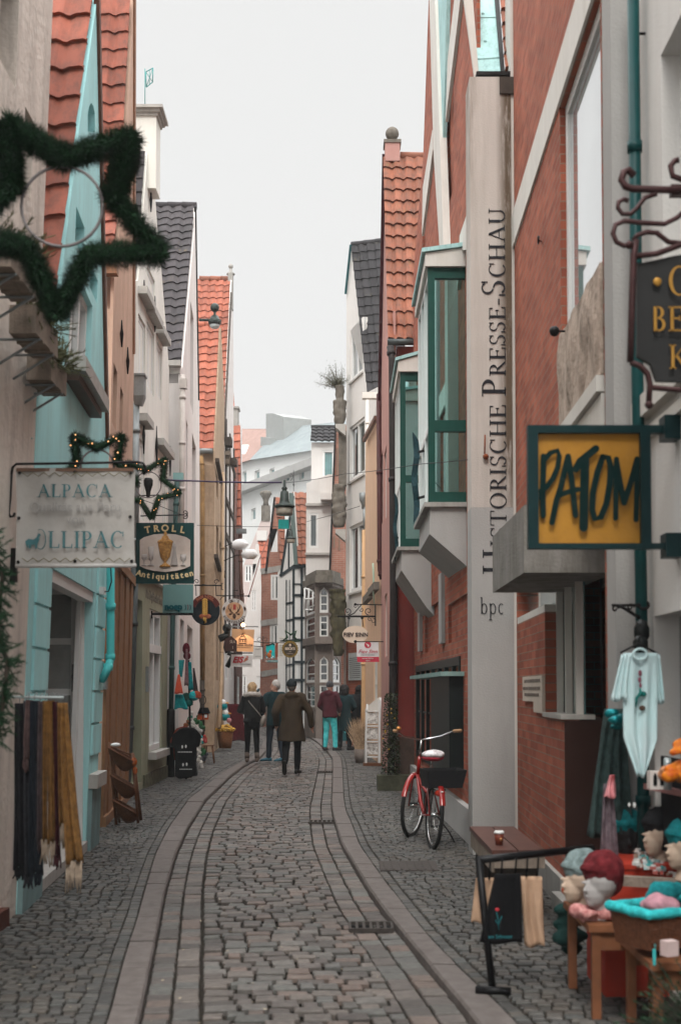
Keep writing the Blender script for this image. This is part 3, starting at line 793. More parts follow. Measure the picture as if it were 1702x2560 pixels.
MB().slab(P2.P(a, .01, -.7), P2.d * (c - a), P2.w * .10, P2.n, .72).build('door_step', M['sill'], h2); hall = MB(); hall.box((PD.at(60, 1700).x - .9, Yd + .2, 1.4), (2.2, .06, 3.0)); hall.box((P2.P(0, 0).x - .95, 11.2, 1.4), (.05, 2.3, 3.0)); hall.box((P2.P(0, 0).x - .6, 10.12, 1.4), (.7, .05, 3.0)); hall.build('hall_bounce_wall', mat('hall_cream', (.6, .58, .54)), h2)  # pale hall walls set close in to bounce light onto the door
xr = P2.at(268, 1500); 
pipe(h2, [P2.at(277, 1400, .09), P2.at(277, 1630, .09), P2.at(275, 1655, .09), P2.at(266, 1680, .09), P2.at(255, 1700, .04)], .042, M['turqd'])
cb = MB(); cb.tube([P2.at(277, 1400, .14), P2.at(279, 1455, .14), P2.at(272, 1478, .13), P2.at(260, 1480, .06)], .007, 5)
cb.build('cable', M['iron'], h2)
cb = MB(); c_ = P2.at(257, 1477, .05); cb.box(c_, (.05, .09, .075)); cb.build('junction_box', M['wframe'], h2)
# roof of the turquoise house, seen over the cream one
ra, rb = P2.at(134, 880), P2.at(243, -14)
mb = MB(); X_ = V((-1, 0, 0)); UP3 = V((0, -1, 1))
tiles(mb, ra + X_ * .02, ra + X_ * 2.6, rb + X_ * 2.6, rb + X_ * .02, tw=.235, th=.335, N=UP3, wave=.028, step=.05)
mb.build('roof', M['red'], h2)
vb = MB(); e0, e1 = P2.at(273, 1095, .03), P2.at(250, -20, .03)
bar3(vb, e0, e1, .075, .05, (-1, 0, 0)); vb.build('verge_board', M['verge'], h2)
# far roof slope closes the house
mb = MB(); rc, rd_ = P2.at(252, -14), P2.at(275, 1095); tiles(mb, rd_ + X_ * 2.6, rd_ + X_ * .05, rc + X_ * .05, rc + X_ * 2.6, tw=.5, th=.6, seg=2, N=(0, 1, 1)); mb.build('roof', M['red'], h2)

# ---- apricot house with brown wooden shop front
A3, B3 = gr(250, 2068), gx(318, 19.2)
P3 = Pl((A3.x, A3.y), (B3.x, B3.y), .018)
h3 = anch('house', 'narrow apricot house with a brown wooden front, beside the turquoise one', 'house', P3.o)
mb = MB(); s0 = P3.sw(286, 660)
win3 = [P3.R(283, 900, 1060, 293), P3.R(300, 960, 1100, 308), P3.R(318, 390, 560, 326), P3.R(298, 1545, 1900, 304)]
far = P3.len
out3 = [(0, 0), (far, 0), P3.sw(336, 880), P3.sw(336, -40), P3.sw(334, -40), P3.sw(329, 88), P3.sw(319, 268), P3.sw(306, 497), P3.sw(288, 700), (0.0, P3.sw(288, 700)[1])]
wall(mb, P3, out3, win3, back=(-4, 0, 0), reveal=.13, px=False); mb.build('wall', M['tan'], h3)
for r in win3: window(h3, P3, r, M['bframe'], M['glass'], cols=1, rows=2, fw=.06)
for x, y0, y1 in ((305, 800, 868), (320, 868, 935)): anchor(h3, P3, x, y0, y1)
sf = MB(); z1 = P3.sw(300, 1440)[1]
for i in range(9):
    s = P3.len * i / 9; sf.slab(P3.P(s + .01, 0.12, 0), P3.d * (P3.len / 9 - .05), P3.w * (z1 - .1), P3.n, .035 + .02 * (i % 2))
sf.slab(P3.P(0, 0.0, 0), P3.d * P3.len, P3.w * .12, P3.n, .07); sf.slab(P3.P(0, z1 + .02, 0), P3.d * P3.len, P3.w * .12, P3.n, .08)
sf.build('shop_front', M['brown'], h3)
ra, rb = P3.at(286, 670), P3.at(334, -40); rm = P3.at(306, 497)
mb = MB(); tiles(mb, rm + X_ * .02, rm + X_ * 2.4, P3.at(332, 0) + X_ * 2.4, P3.at(332, 0) + X_ * .02, tw=.235, th=.27, N=UP3, wave=.034, step=.042)
tiles(mb, ra + X_ * .02, ra + X_ * 2.4, rm + X_ * 2.4, rm + X_ * .02, tw=.235, th=.29, N=UP3, wave=.034, step=.042)
mb.build('roof', M['red'], h3)
vb = MB(); bar3(vb, P3.at(338, 885, .03), P3.at(340, -40, .03), .10, .06, (-1, 0, 0)); vb.build('verge_board', M['verge2'], h3)
vb = MB(); vb.box(ra + V((-.5, -.05, -.05)), (1.1, .14, .10)); vb.build('gutter', M['verge2'], h3)
vb = MB(); p = P3.at(263, 1700, .02); vb.box(p, (.04, .14, .22)); vb.box(p + V((.02, 0, .04)), (.02, .07, .06)); vb.build('doorbell', M['zinc'], h3)

# hopper head and grey downpipe between apricot and white house
Yp = 18.9
hp = thing('rain_pipe', 'grey zinc downpipe with a funnel hopper between the apricot and white houses', 'downpipe', (gx(330, Yp).x, Yp, 0))
mb = MB(); a, b = at(333, 940, Yp), at(363, 940, Yp); wd = (b.x - a.x); zt = a.z; zm = at(333, 992, Yp).z; zb = at(333, 1014, Yp).z; cxp = (a.x + b.x) / 2
mb.box((cxp, Yp, (zt + zm) / 2), (wd, .2, zt - zm)); mb.box((cxp, Yp, zt), (wd + .03, .24, .03))
q = [V((cxp - wd / 2, Yp - .1, zm)), V((cxp + wd / 2, Yp - .1, zm)), V((cxp + wd / 2, Yp + .1, zm)), V((cxp - wd / 2, Yp + .1, zm))]
q2 = [V((cxp + sx * .055, Yp + sy * .055, zb)) for sx, sy in ((-1, -1), (1, -1), (1, 1), (-1, 1))]
mb.add(q + q2, [[0, 1, 5, 4], [1, 2, 6, 5], [2, 3, 7, 6], [3, 0, 4, 7], [4, 5, 6, 7]])
mb.build('hopper', M['zinc'], hp)
pipe(hp, [at(341, 1008, Yp), at(339, 1420, Yp)], .05, M['zinc'])
pipe(hp, [at(338, 1420, Yp), at(329, 1700, Yp), at(320, 1940, Yp), at(312, 1985, Yp - .1)], .058, M['zincd'])

# ---- white house with olive ground floor
P4 = Pl((-3.2, 19.05), (-3.2, 23.7))
h4 = anch('house', 'tall white gabled house with an olive green ground floor and capped gable top', 'house', P4.o)
zg = P4.sw(400, 1462)[1]
door4 = (.08, .12, 1.62, P4.sw(356, 1502)[1])
low = P4.R(374, 1520, 1880, 405)
mb = MB(); wall(mb, P4, [(0, 0), (4.65, 0), (4.65, zg), (0, zg)], [door4, low], back=(-4, 0, 0), reveal=.42, px=False)
mb.build('ground_floor', M['olive'], h4)
wi4 = [P4.R(346, 780, 930, 364), P4.R(367, 800, 965, 386), P4.R(392, 850, 985, 405), P4.R(346, 1090, 1290, 362), P4.R(391, 1140, 1380, 414), P4.R(368, 660, 745, 388)]
o4 = [(0, zg + .002), (4.65, zg + .002), P4.sw(423, 925), P4.sw(417, 837), P4.sw(402, 650), P4.sw(394, 570), P4.sw(387, 470), P4.sw(384, 400), P4.sw(369, 383), P4.sw(357, 560), P4.sw(346, 700), (0, P4.sw(346, 760)[1])]
mb = MB(); wall(mb, P4, o4, wi4, back=(-.45, 0, 0), reveal=.10, px=False); mb.build('wall', M['white4'], h4)
body = MB(); body.box((-5.4, 21.4, P4.sw(400, 900)[1] / 2 + 1.6), (3.5, 4.4, P4.sw(400, 900)[1] - 3.2)); body.build('side_wall', M['white4'], h4)
for r in wi4: window(h4, P4, r, M['wframe'], M['glass'], recess=.08, cols=2, rows=3, fw=.07, bars=.035)
for x0, y0, x1 in ((345, 722, 366), (366, 770, 388), (390, 822, 408), (345, 1040, 363), (389, 1102, 418)):
    a = P4.sw(x0, y0); c = P4.sw(x1, y0); s = MB(); s.slab(P4.P(a[0], a[1] - .07, 0), P4.d * (c[0] - a[0]), P4.w * .12, P4.n, .15); s.build('window_hood', M['sill'], h4)
for x, y0, y1 in ((361, 700, 745), (388, 740, 830), (360, 1040, 1135), (392, 1065, 1165), (426, 1115, 1190), (378, 470, 530)): anchor(h4, P4, x, y0, y1)
wo = window(h4, P4, low, M['wframe'], M['glassk'], recess=.12, cols=2, rows=1, fw=.1, depth=.09)
t_ = MB(); zt4 = P4.sw(374, 1622)[1]; t_.slab(P4.P(low[0], zt4 - .05, -.1), P4.d * (low[2] - low[0]), P4.w * .14, P4.n, .09); t_.build('transom', M['wframe'], wo)
sill(h4, P4, low, M['sill'], over=.1, out=.14, h=.12)
dm = MB(); dm.box((-3.75, 20.0, 1.6), (.06, 1.6, 3.0)); dm.build('door', M['bframe'], h4)
hb = MB(); hb.slab(P4.P(2.0, P4.sw(372, 1730)[1], .0), P4.d * .12, P4.w * .42, P4.n, .05); hb.build('house_sign', M['zinc'], h4)
text('Der Zopf in alter Form besteht', .21, mat('faded_lettering', (.22, .21, .17), var=.2), h4, P4.P(3.3, zg - .28, .005), P4.d, P4.w, name='inscription', bold=.004)
mo = MB(); mo.slab(P4.P(0, zg - .04, 0), P4.d * 4.65, P4.w * .09, P4.n, .09); mo.build('string_course', M['white4'], h4)
dmp = MB(); dmp.slab(P4.P(1.8, 0, 0), P4.d * 2.85, P4.w * .22, P4.n, .03); dmp.build('plinth', mat('mossy_plinth', (.13, .13, .085), var=.5, scale=7, bump=.5), h4)
rA, rB = P4.at(346, 700), P4.at(369, 383); mb = MB(); tiles(mb, rA + X_ * .03, rA + X_ * 2, rB + X_ * 2, rB + X_ * .03, tw=.26, th=.30, N=UP3); mb.build('roof', M['dark'], h4)
# gable block with cap
Yg = 20.9; ga, gb_ = at(336, 470, Yg), at(391, 290, Yg)
cp = MB(); cp.box(((ga.x + gb_.x) / 2, Yg + .25, (ga.z + gb_.z) / 2), (gb_.x - ga.x, .5, gb_.z - ga.z)); cp.build('gable_block', M['white4'], h4)
cp = MB(); x0 = (ga.x + gb_.x) / 2; zc = gb_.z; ya = Yg - .1
for k, o_ in enumerate((.03, .07, .12)): cp.box((x0, Yg + .25, zc + .025 + k * .05), (gb_.x - ga.x + 2 * o_, .5 + 2 * o_, .05))
a = V((x0, Yg + .25, zc + .15)); cp.add([a + V((sx * .28, sy * .36, 0)) for sx, sy in ((-1, -1), (1, -1), (1, 1), (-1, 1))] + [a + V((0, 0, .12))], [[0, 1, 4], [1, 2, 4], [2, 3, 4], [3, 0, 4]])
cp.build('gable_cap', M['sill'], h4)
wv = MB(); p0, p1 = at(363, 262, ya + .35), at(363, 172, ya + .35); wv.tube([p0, p1], .008, 6)
f0 = [at(x, y, ya + .35) for x, y in ((365, 180), (383, 170), (382, 205), (366, 218))]
for i in range(4): wv.tube([f0[i], f0[(i + 1) % 4]], .009, 5)
wv.tube([f0[0], f0[2]], .006, 5); wv.tube([f0[1], f0[3]], .006, 5); wv.tube([(f0[0] + f0[1]) / 2, (f0[2] + f0[3]) / 2], .006, 5)
tag(wv.build('weather_vane', mat('verdigris', (.10, .30, .29), var=.3)), 'green pierced flag weather vane on the white gable cap', 'weather vane')

# ---- pinkish white house with dark tiled roof
Y5 = 23.95
a5, b5 = gx(446, Y5), gx(500, 32.9)
P5 = Pl((a5.x, a5.y), (b5.x, b5.y)); S5 = PlY(Y5)
h5 = anch('house', 'pinkish white gabled house with a dark grey tiled roof and white downpipe', 'house', P5.o)
o5 = [(0, 0), (P5.len, 0), P5.sw(499, 1000), P5.sw(492, 520), P5.sw(488, 520), P5.sw(487, 570), P5.sw(456, 925), (0, P5.sw(456, 925)[1])]
wi5 = [P5.R(465, 1046, 1330, 469), P5.R(480, 1080, 1300, 490), P5.R(476, 748, 1010, 484), P5.R(451, 1545, 1700, 460), P5.R(468, 1560, 1700, 482)]
mb = MB(); wall(mb, P5, o5, wi5, back=(-4.2, 0, 0), reveal=.2, px=False); mb.build('wall', M['white5'], h5)
for r in wi5: window(h5, P5, r, M['wframe'], M['glass'], recess=.18, cols=2, rows=2, fw=.08)
ra, rb = P5.at(456, 925), P5.at(490, 518)
mb = MB(); tiles(mb, ra + X_ * .03, ra + X_ * 2.0, rb + X_ * 2.0, rb + X_ * .03, tw=.30, th=.34, N=UP3, wave=.035, step=.045); mb.build('roof', M['dark'], h5)
mb = MB(); ridge(mb, rb + V((-2, 0, .03)), rb + V((.02, 0, .03)), .09); mb.build('ridge', M['dark'], h5)
vb = MB(); bar3(vb, P5.at(499, 1000, .03), P5.at(491, 515, .03), .07, .05, (-1, 0, 0)); vb.build('verge_board', M['iron'], h5)
gt = MB(); gt.box(V((ra.x - .45, Y5 - .08, ra.z - .04)), (1.0, .16, .10)); gt.box(V((ra.x - .45, Y5 - .03, ra.z - .16)), (.95, .06, .10)); gt.build('gutter', M['sill'], h5)
q_ = S5.at(459, 940); pipe(h5, [V((q_.x, Y5 - .1, q_.z)), V((q_.x - .01, Y5 - .1, at(459, 1395, Y5).z))], .05, mat('cream_pipe', (.55, .50, .46), rough=.5, var=.1, scale=8), clips=4)
hq = MB(); hq.box(at(459, 960, Y5 - .1), (.13, .13, .18)); hq.build('hopper', mat('cream_pipe', (.5, .5, .5)), h5)
pipe(h5, [at(443, 1190, Y5 - .2), at(438, 1330, Y5 - .2), at(432, 1560, Y5 - .2), at(428, 1780, Y5 - .2)], .045, M['greenpipe'])
hq = MB(); hq.lathe([(.075, 0), (.075, 1.22), (.06, 1.25)], (at(427, 1900, Y5 - .25).x, Y5 - .25, 0), 12); hq.build('pipe_guard', M['iron'], h5)

# ---- beige rough house with side wall to the street
Y6 = 33.0
a6, b6 = gx(534, Y6), gx(560, 38.8)
P6 = Pl((a6.x, a6.y), (b6.x, b6.y)); S6 = PlY(Y6)
h6 = anch('house', 'rough beige rendered house with rust streaked side wall and bright red tiles', 'house', P6.o)
o6 = [(0, 0), (P6.len, 0), P6.sw(561, 1000), P6.sw(553, 820), P6.sw(551, 820), P6.sw(537, 1126)]
wi6 = [P6.R(541, 1310, 1450, 546), P6.R(549, 1350, 1450, 553), P6.R(541, 1530, 1700, 546), P6.R(549, 1540, 1680, 553), P6.R(541, 1180, 1240, 545)]
mb = MB(); wall(mb, P6, o6, wi6, back=(-4, 0, 0), reveal=.12, px=False); mb.build('wall', M['beige'], h6)
for r in wi6: window(h6, P6, r, M['bframe'], M['glass'], recess=.1, cols=1, rows=2)
for x0, y0, x1, y1 in ((538, 1150, 549, 1205), (535, 1390, 545, 1425), (548, 1420, 556, 1440)):
    s = MB(); a, c = P6.at(x0, y0, .03), P6.at(x1, y1, .03); bar3(s, a, c, .10, .1, P6.n); s.build('shutter_hood', M['dkwood'], h6)
ra, rb = P6.at(537, 1126), P6.at(551, 815)
mb = MB(); tiles(mb, ra + X_ * .03, ra + X_ * 1.2, rb + X_ * 1.2, rb + X_ * .03, tw=.27, th=.31, N=UP3, wave=.04, step=.05); mb.build('roof', M['redb'], h6)
mb = MB(); ridge(mb, rb + V((-1.1, 0, .02)), rb + V((-.1, 0, .02)), .10); mb.build('ridge', M['redb'], h6)
gt = MB(); zz6 = at(500, 1129, Y6).z; gt.tube([(at(494, 1129, Y6).x, Y6 - .1, zz6), (at(533, 1129, Y6).x, Y6 - .1, zz6)], .07, 10); gt.build('gutter', M['zinc'], h6)
rp = mat('rusty_pipe', (.36, .22, .10), rough=.8, var=.4, scale=3, stain=(.14, .06, .02, .8), st_scale=(3, 3, .4))
pipe(h6, [at(503, 1140, Y6 - .1), at(507, 1180, Y6 - .12), at(507, 1700, Y6 - .12)], .055, rp, clips=2)
pipe(h6, [at(505, 1700, Y6 - .1), at(505, 1850, Y6 - .1)], .07, M['dkwood'])
pipe(h6, [P6.at(557, 1180, .12), P6.at(556, 1560, .12), P6.at(553, 1700, .12), P6.at(548, 1820, .12)], .05, mat('beige_pipe', (.48, .34, .22), rough=.6, var=.15))

# ---- timbered house behind it, tall red roof with ball finial
Y6b = 39.5
a, b = gx(561, Y6b), gx(585, 45.5)
P7 = Pl((a.x, a.y), (b.x, b.y))
h7 = anch('house', 'narrow timbered house whose tall red roof carries a ball finial', 'house', P7.o)
o7 = [(0, 0), (P7.len, 0), P7.sw(584, 900), P7.sw(582, 700), P7.sw(579, 700), P7.sw(560, 1095)]
mb = MB(); wi7 = [P7.R(564, 1360, 1480, 570), P7.R(564, 1560, 1700, 570), P7.R(565, 1120, 1200, 572), P7.R(575, 1560, 1700, 580)]
wall(mb, P7, o7, wi7, back=(-4, 0, 0), reveal=.1, px=False); mb.build('wall', M['white5'], h7)
for r in wi7: window(h7, P7, r, M['wframe'], M['glass'], recess=.08, cols=2, rows=3)
tb = MB()
for x in (562, 572, 582): tb.slab(P7.P(P7.sw(x, 1400)[0], 3.0, 0), P7.d * .16, P7.w * 7.0, P7.n, .05)
for y in (1110, 1250, 1340, 1520): tb.slab(P7.P(0, P7.sw(562, y)[1], 0), P7.d * P7.len, P7.w * .18, P7.n, .04)
bar3(tb, P7.at(562, 1100, .05), P7.at(580, 735, .05), .16, .05, (-1, 0, 0)); tb.build('timber_frame', M['dkwood'], h7)
ra, rb = P7.at(560, 1100), P7.at(580, 700)
mb = MB(); tiles(mb, ra + X_ * .03, ra + X_ * 1.3, rb + X_ * 1.3, rb + X_ * .03, tw=.27, th=.34, N=UP3, wave=.04, step=.05); mb.build('roof', M['redb'], h7)
mb = MB(); ridge(mb, rb + V((-1.1, 0, .02)), rb + V((0, 0, .02)), .11); mb.build('ridge', M['redo'], h7)
fn = MB(); Yf = rb.y; p = at(577, 700, Yf); zb_ = at(577, 775, Yf).z
fn.box((p.x, Yf, (p.z + .18 + zb_) / 2), (.16, .3, p.z + .18 - zb_)); fn.lathe([(.14, 0), (.14, .04), (.06, .1), (.05, .2), (.02, .22)], (p.x, Yf, p.z + .18), 12); fn.ball((p.x, Yf, p.z + .47), .085, 14)
fn.build('finial', M['conc'], h7)
for k, (x0, x1, y0, y1) in enumerate(((553, 580, 1096, 1116), (555, 577, 1131, 1141), (555, 576, 1143, 1163), (578, 592, 1148, 1165))):
    bx = MB(); a, b = at(x0, y0, 39.2 + k * .1), at(x1, y1, 39.2 + k * .1); bx.box((a + b) / 2, (b.x - a.x, .5, a.z - b.z)); bx.build('timber_bracket', M['dkwood'] if k in (0, 3) else M['wood'], h7)

# ---- far left: red roof with grey chimney
Y8 = 46.5
P8 = Pl(tuple(gx(590, Y8))[:2], tuple(gx(606, 56))[:2])
h8 = anch('house', 'brick and white boarded house with steep red roof and grey chimney, last on the left', 'house', P8.o)
o8 = [(0, 0), (P8.len, 0), P8.sw(606, 1300), P8.sw(601, 1068), P8.sw(599, 1068), P8.sw(588, 1312)]
mb = MB(); wi8 = [P8.R(594, 1500, 1570, 599), P8.R(593, 1690, 1790, 600)]
wall(mb, P8, o8, wi8, back=(-5, 0, 0), reveal=.1, px=False); mb.build('wall', brickmat('dark_brick', (.14, .05, .035), (.10, .04, .03), (.20, .17, .15)), h8)
for r in wi8: window(h8, P8, r, M['wframe'], M['glasst'], recess=.08, cols=2, rows=2)
S8 = PlY(Y8); mb = MB(); plate(mb, S8, [(581, 1318), (603, 1318), (603, 1068), (577, 1068)], .2, off=-.1)
mb = MB(); a = S8.at(603, 1316); b = S8.at(580, 1316); c = at(577, 1066, Y8 + 2.6); d = at(601, 1066, Y8 + 2.6); c.z = d.z
tiles(mb, a, b, c, d, tw=.27, th=.40, N=UP3, wave=.05, step=.06); mb.build('roof', M['redb'], h8)
ch = MB(); a, b = at(577, 1022, Y8 + 2.7), at(595, 1066, Y8 + 2.7); ch.box(((a.x + b.x) / 2, Y8 + 2.9, (a.z + b.z) / 2 - .2), (b.x - a.x, .6, a.z - b.z + .4)); ch.box(((a.x + b.x) / 2, Y8 + 2.9, a.z + .03), (b.x - a.x + .1, .7, .08)); ch.build('chimney', M['conc'], h8)
gt = MB(); a, b = S8.at(583, 1328, .2), S8.at(616, 1328, .2); gt.box((a + b) / 2, (b.x - a.x, .3, .15)); gt.build('gutter', M['zinc'], h8)
pipe(h8, [at(601, 1336, Y8 - .2), at(603, 1470, Y8 - .2), at(606, 1500, Y8 - .2), at(606, 1600, Y8 - .2)], .07, M['verge'])
bd = MB()
for i in range(6): bd.box(at(575 + i * 3, 1440, Y8 - .05), (.035, .06, 3.2))
bd.build('boarding', M['wframe'], h8)
# red roof tip above
P9 = Pl(tuple(gx(592, 52))[:2], tuple(gx(598, 58))[:2])
hh9 = anch('house', 'distant red tiled roof tip behind the ball finial on the left', 'house', P9.o)
mb = MB(); a, b, c, d = at(587, 1022, 52), at(572, 1022, 52), at(572, 905, 54.5), at(579, 905, 54.5); tiles(mb, a, b, c, d, tw=.27, th=.40, N=UP3, wave=.05, step=.06); mb.build('roof', M['redb'], hh9)
mb = MB(); z9 = at(587, 1022, 52).z; mb.box(((a.x + b.x) / 2, 54, z9 / 2), (a.x - b.x, 3.8, z9)); mb.build('wall', M['white5'], hh9)
# ================================================================== RIGHT SIDE HOUSES
M['brick'] = brickmat('orange_red_brick', (.39, .115, .068), (.25, .068, .042), (.26, .165, .12), bw=.25, bh=.072, ms=.011, bump=.9)
M['brickd'] = brickmat('deep_red_brick', (.27, .07, .035), (.20, .05, .028), (.22, .15, .11), bw=.25, bh=.075, ms=.009)
M['brickp'] = brickmat('pale_red_brick', (.36, .16, .11), (.30, .125, .085), (.34, .26, .22), bw=.25, bh=.075, ms=.012)
M['white'] = mat('clean_white_render', (.68, .66, .63), var=.04, scale=1.5, bump=.25, bscale=60, stain=(.48, .45, .41, .3), st_scale=(2, 2, .3))
M['warmw'] = mat('warm_white_paint', (.66, .63, .58), var=.06, scale=2, rough=.6, stain=(.40, .36, .30, .4), st_scale=(3, 3, .3))
M['grey'] = mat('light_grey_concrete', (.40, .39, .375), var=.06, scale=1.2, bump=.3, bscale=60, stain=(.26, .25, .24, .4), st_scale=(1.5, 1.5, .3))
M['greend'] = mat('deep_green_paint', (.008, .060, .046), rough=.45, var=.15, scale=6, stain=(.02, .07, .06, .5), st_scale=(6, 6, .6))
M['blackg'] = mat('black_green_frame', (.006, .010, .010), rough=.45, spec=.2, var=.2)
M['copper'] = mat('verdigris_copper_sheet', (.40, .62, .61), rough=.6, var=.12, scale=3, stain=(.16, .30, .30, .8), st_scale=(9, 9, 1.4))
M['redw'] = mat('deep_red_render', (.27, .045, .035), var=.12, scale=2, bump=.5, bscale=70, stain=(.20, .06, .05, .6), st_scale=(2, 2, .5))
M['pink'] = mat('dusty_pink_render', (.46, .25, .215), var=.07, scale=2, bump=.3, stain=(.30, .15, .13, .4), st_scale=(2, 2, .3))
M['peach'] = mat('peach_render', (.68, .46, .31), var=.06, scale=2, bump=.3, stain=(.48, .32, .22, .4), st_scale=(2, 2, .25))
M['stone'] = mat('carved_grey_stone', (.17, .15, .125), var=.25, scale=6, bump=.9, bscale=25, stain=(.055, .05, .04, .8), st_scale=(3, 3, 1))
M['bstone'] = mat('brown_sandstone', (.20, .165, .145), var=.15, scale=4, bump=.5, bscale=30, stain=(.085, .065, .055, .7), st_scale=(3, 3, .7))
M['moss'] = mat('mossy_stone', (.08, .07, .04), var=.4, scale=5, bump=.9, bscale=25, stain=(.03, .028, .018, .8), st_scale=(5, 5, .6))
UPR = V((0, -1, 1)); XR = V((1, 0, 0))

# ---- near brick house with big window, canopy and entrance
Q1 = Pl((1.60, 7.7), (1.72, 12.5), 0, True)
r1 = anch('house', 'red brick house with a large white framed window, concrete canopy and dark entrance', 'house', Q1.o)
L1_ = Q1.len
up = Q1.R(1400, 262, 852, 1530); up = (.03, up[1], up[2], up[3])
s94 = 1.72; s105 = 2.75
low = [(.03, .12), (s94, .12), (s94, 1.40), (s105, 1.40), (s105, 2.24), (L1_ - .04, 2.24), (L1_ - .04, 2.62), (s105 - .02, 2.62), (s105 - .02, 2.80), (.03, 2.80)]
mb = MB(); wall(mb, Q1, [(0, 0), (L1_, 0), (L1_, 9.6), (0, 9.6)], [up, low], back=(4, 0, 0), reveal=.11, px=False)
mb.build('wall', M['brick'], r1)
lt = MB(); lt.slab(Q1.P(0, up[3] + .002, 0), Q1.d * L1_, Q1.w * .34, Q1.n, .02); lt.build('lintel', M['warmw'], r1)
window(r1, Q1, up, M['wframe'], glass('sky_pane_glass', (.45, .48, .49), rough=.02), recess=.07, cols=1, rows=1, fw=.09, depth=.025)
# carved stone parapet panel under the window
pn = MB(); n_ = 16; zt, zb = up[1], up[1] - .68
vs = []
for i in range(n_ + 1):
    s = (up[2] + .0) * i / n_
    for j in range(13):
        v = j / 12; bul = .03 * sin(pi * min(1, (1 - v) * .9 + .1)) ** .6 + .012 * noise.noise(V((s * 5, v * 2.5, 1))) + .012 * sin(s * 11 + v * 3)
        if i in (0, n_): bul *= .3
        vs.append(Q1.P(s, zb + (zt - zb) * v, bul + .01))
pn.add(vs, [[i * 13 + j, i * 13 + j + 1, (i + 1) * 13 + j + 1, (i + 1) * 13 + j] for i in range(n_) for j in range(12)], smooth=True)
pn.slab(Q1.P(0, zb - .01, .003), Q1.d * up[2], Q1.w * (zt - zb), Q1.n, .02)
pn.build('stone_parapet', mat('stained_carved_stone', (.47, .37, .30), var=.14, scale=5, bump=1, bscale=22, stain=(.09, .07, .05, 1.0), st_scale=(3.5, 3.5, 2.0)), r1)
pn = MB(); pn.slab(Q1.P(0, zb - .12, 0), Q1.d * (up[2] + .1), Q1.w * .10, Q1.n, .05); pn.build('moulding', M['warmw'], r1)
pn = MB(); pn.slab(Q1.P(0, 2.86, 0), Q1.d * up[2], Q1.w * (zb - .13 - 2.86), Q1.n, .02); pn.build('render_panel', M['warmw'], r1)
# canopy
cn = MB(); cn.box((1.56, 9.6, 2.63), (.62, 1.8, .46)); cn.box((1.60, 9.6, 2.90), (.50, 1.6, .10)); cn.build('canopy', mat('stained_grey_concrete', (.24, .225, .205), rough=.9, var=.2, scale=4, bump=.5, bscale=40, stain=(.09, .075, .055, .85), st_scale=(5, 5, .6)), r1); MB().box((1.95, 9.405, .69), (.62, .012, 1.37)).build('pier_side', mat('dark_brown_panel', (.035, .014, .010), rough=.6), r1)  # the pier side is a thin dark brown panel over the brick jamb
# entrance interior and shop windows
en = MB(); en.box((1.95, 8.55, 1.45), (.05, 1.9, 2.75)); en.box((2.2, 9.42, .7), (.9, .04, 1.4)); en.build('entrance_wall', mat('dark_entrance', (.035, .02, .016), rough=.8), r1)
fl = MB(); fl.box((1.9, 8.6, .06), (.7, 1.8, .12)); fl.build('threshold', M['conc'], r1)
gl = MB(); gl.slab(Q1.P(s105 + .02, 2.24, -.12), Q1.d * (L1_ - s105 - .08), Q1.w * .37, Q1.n, .015)
gl.slab(Q1.P(s94 + .02, 1.42, -.16), Q1.d * (s105 - s94 - .04), Q1.w * 1.36, Q1.n, .015); gl.build('shop_pane', M['glasst'], r1)
sf = MB()
for s in (s94, s94 + .52, s105 - .05): sf.slab(Q1.P(s, 1.42, -.14), Q1.d * .045, Q1.w * 1.36, Q1.n, .05)
sf.slab(Q1.P(s105, 2.24, -.10), Q1.d * (L1_ - s105 - .06), Q1.w * .06, Q1.n, .10); sf.build('shop_window_frame', M['warmw'], r1)
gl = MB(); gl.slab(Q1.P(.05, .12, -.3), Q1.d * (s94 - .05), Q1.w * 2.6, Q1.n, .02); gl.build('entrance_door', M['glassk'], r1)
lg = MB(); lg.slab(Q1.P(s94 - .03, 1.385, -.22), Q1.d * (s105 - s94), Q1.w * .035, Q1.n, .25); lg.build('ledge', M['sill'], r1)
plq = MB(); a = Q1.sw(1312, 1694); b = Q1.sw(1362, 1740); plq.slab(Q1.P(b[0], 1.50, 0), Q1.d * (a[0] - b[0]), Q1.w * .22, Q1.n, .025); plq.slab(Q1.P(b[0], 1.41, 0), Q1.d * (a[0] - b[0]) * .42, Q1.w * .09, Q1.n, .025)
o = plq.build('house_plaque', mat('cream_stone_plaque', (.58, .50, .42), var=.08), r1)
ln = MB()
for k, (z, w0, w1) in enumerate(((1.665, .10, .95), (1.60, .02, .95), (1.545, .10, .85))):
    s = w0
    while s < w1 - .05:
        q = U(.05, .1); ln.slab(Q1.P(b[0] + (a[0] - b[0]) * (1 - s - q), z, .025), Q1.d * (a[0] - b[0]) * q * .8, Q1.w * .028, Q1.n, .003); s += q + .012
ln.build('inscription', mat('grey_letter', (.16, .13, .11)), o)
hk = MB(); p = Q1.at(1345, 600, .07); hk.tube([Q1.at(1352, 604, 0), p], .006, 6)
ring = [p + V((0, 0, 0)) + Q1.d * .03 * cos(t) + V((0, 0, 1)) * .03 * sin(t) for t in [k * pi / 6 for k in range(13)]]; hk.tube(ring, .006, 6, cap=False); hk.build('hook', M['iron'], r1)
hk = MB(); p = Q1.at(1385, 828, .1); hk.ball(p, .038, 12); hk.tube([p, p + V((.12, 0, 0))], .008, 6); hk.build('wall_knob', M['iron'], r1)
pl_ = MB(); pl_.slab(Q1.P(s94 + .02, 0, 0), Q1.d * (L1_ - s94 - .05), Q1.w * .22, Q1.n, .035); pl_.build('plinth', M['conc'], r1)

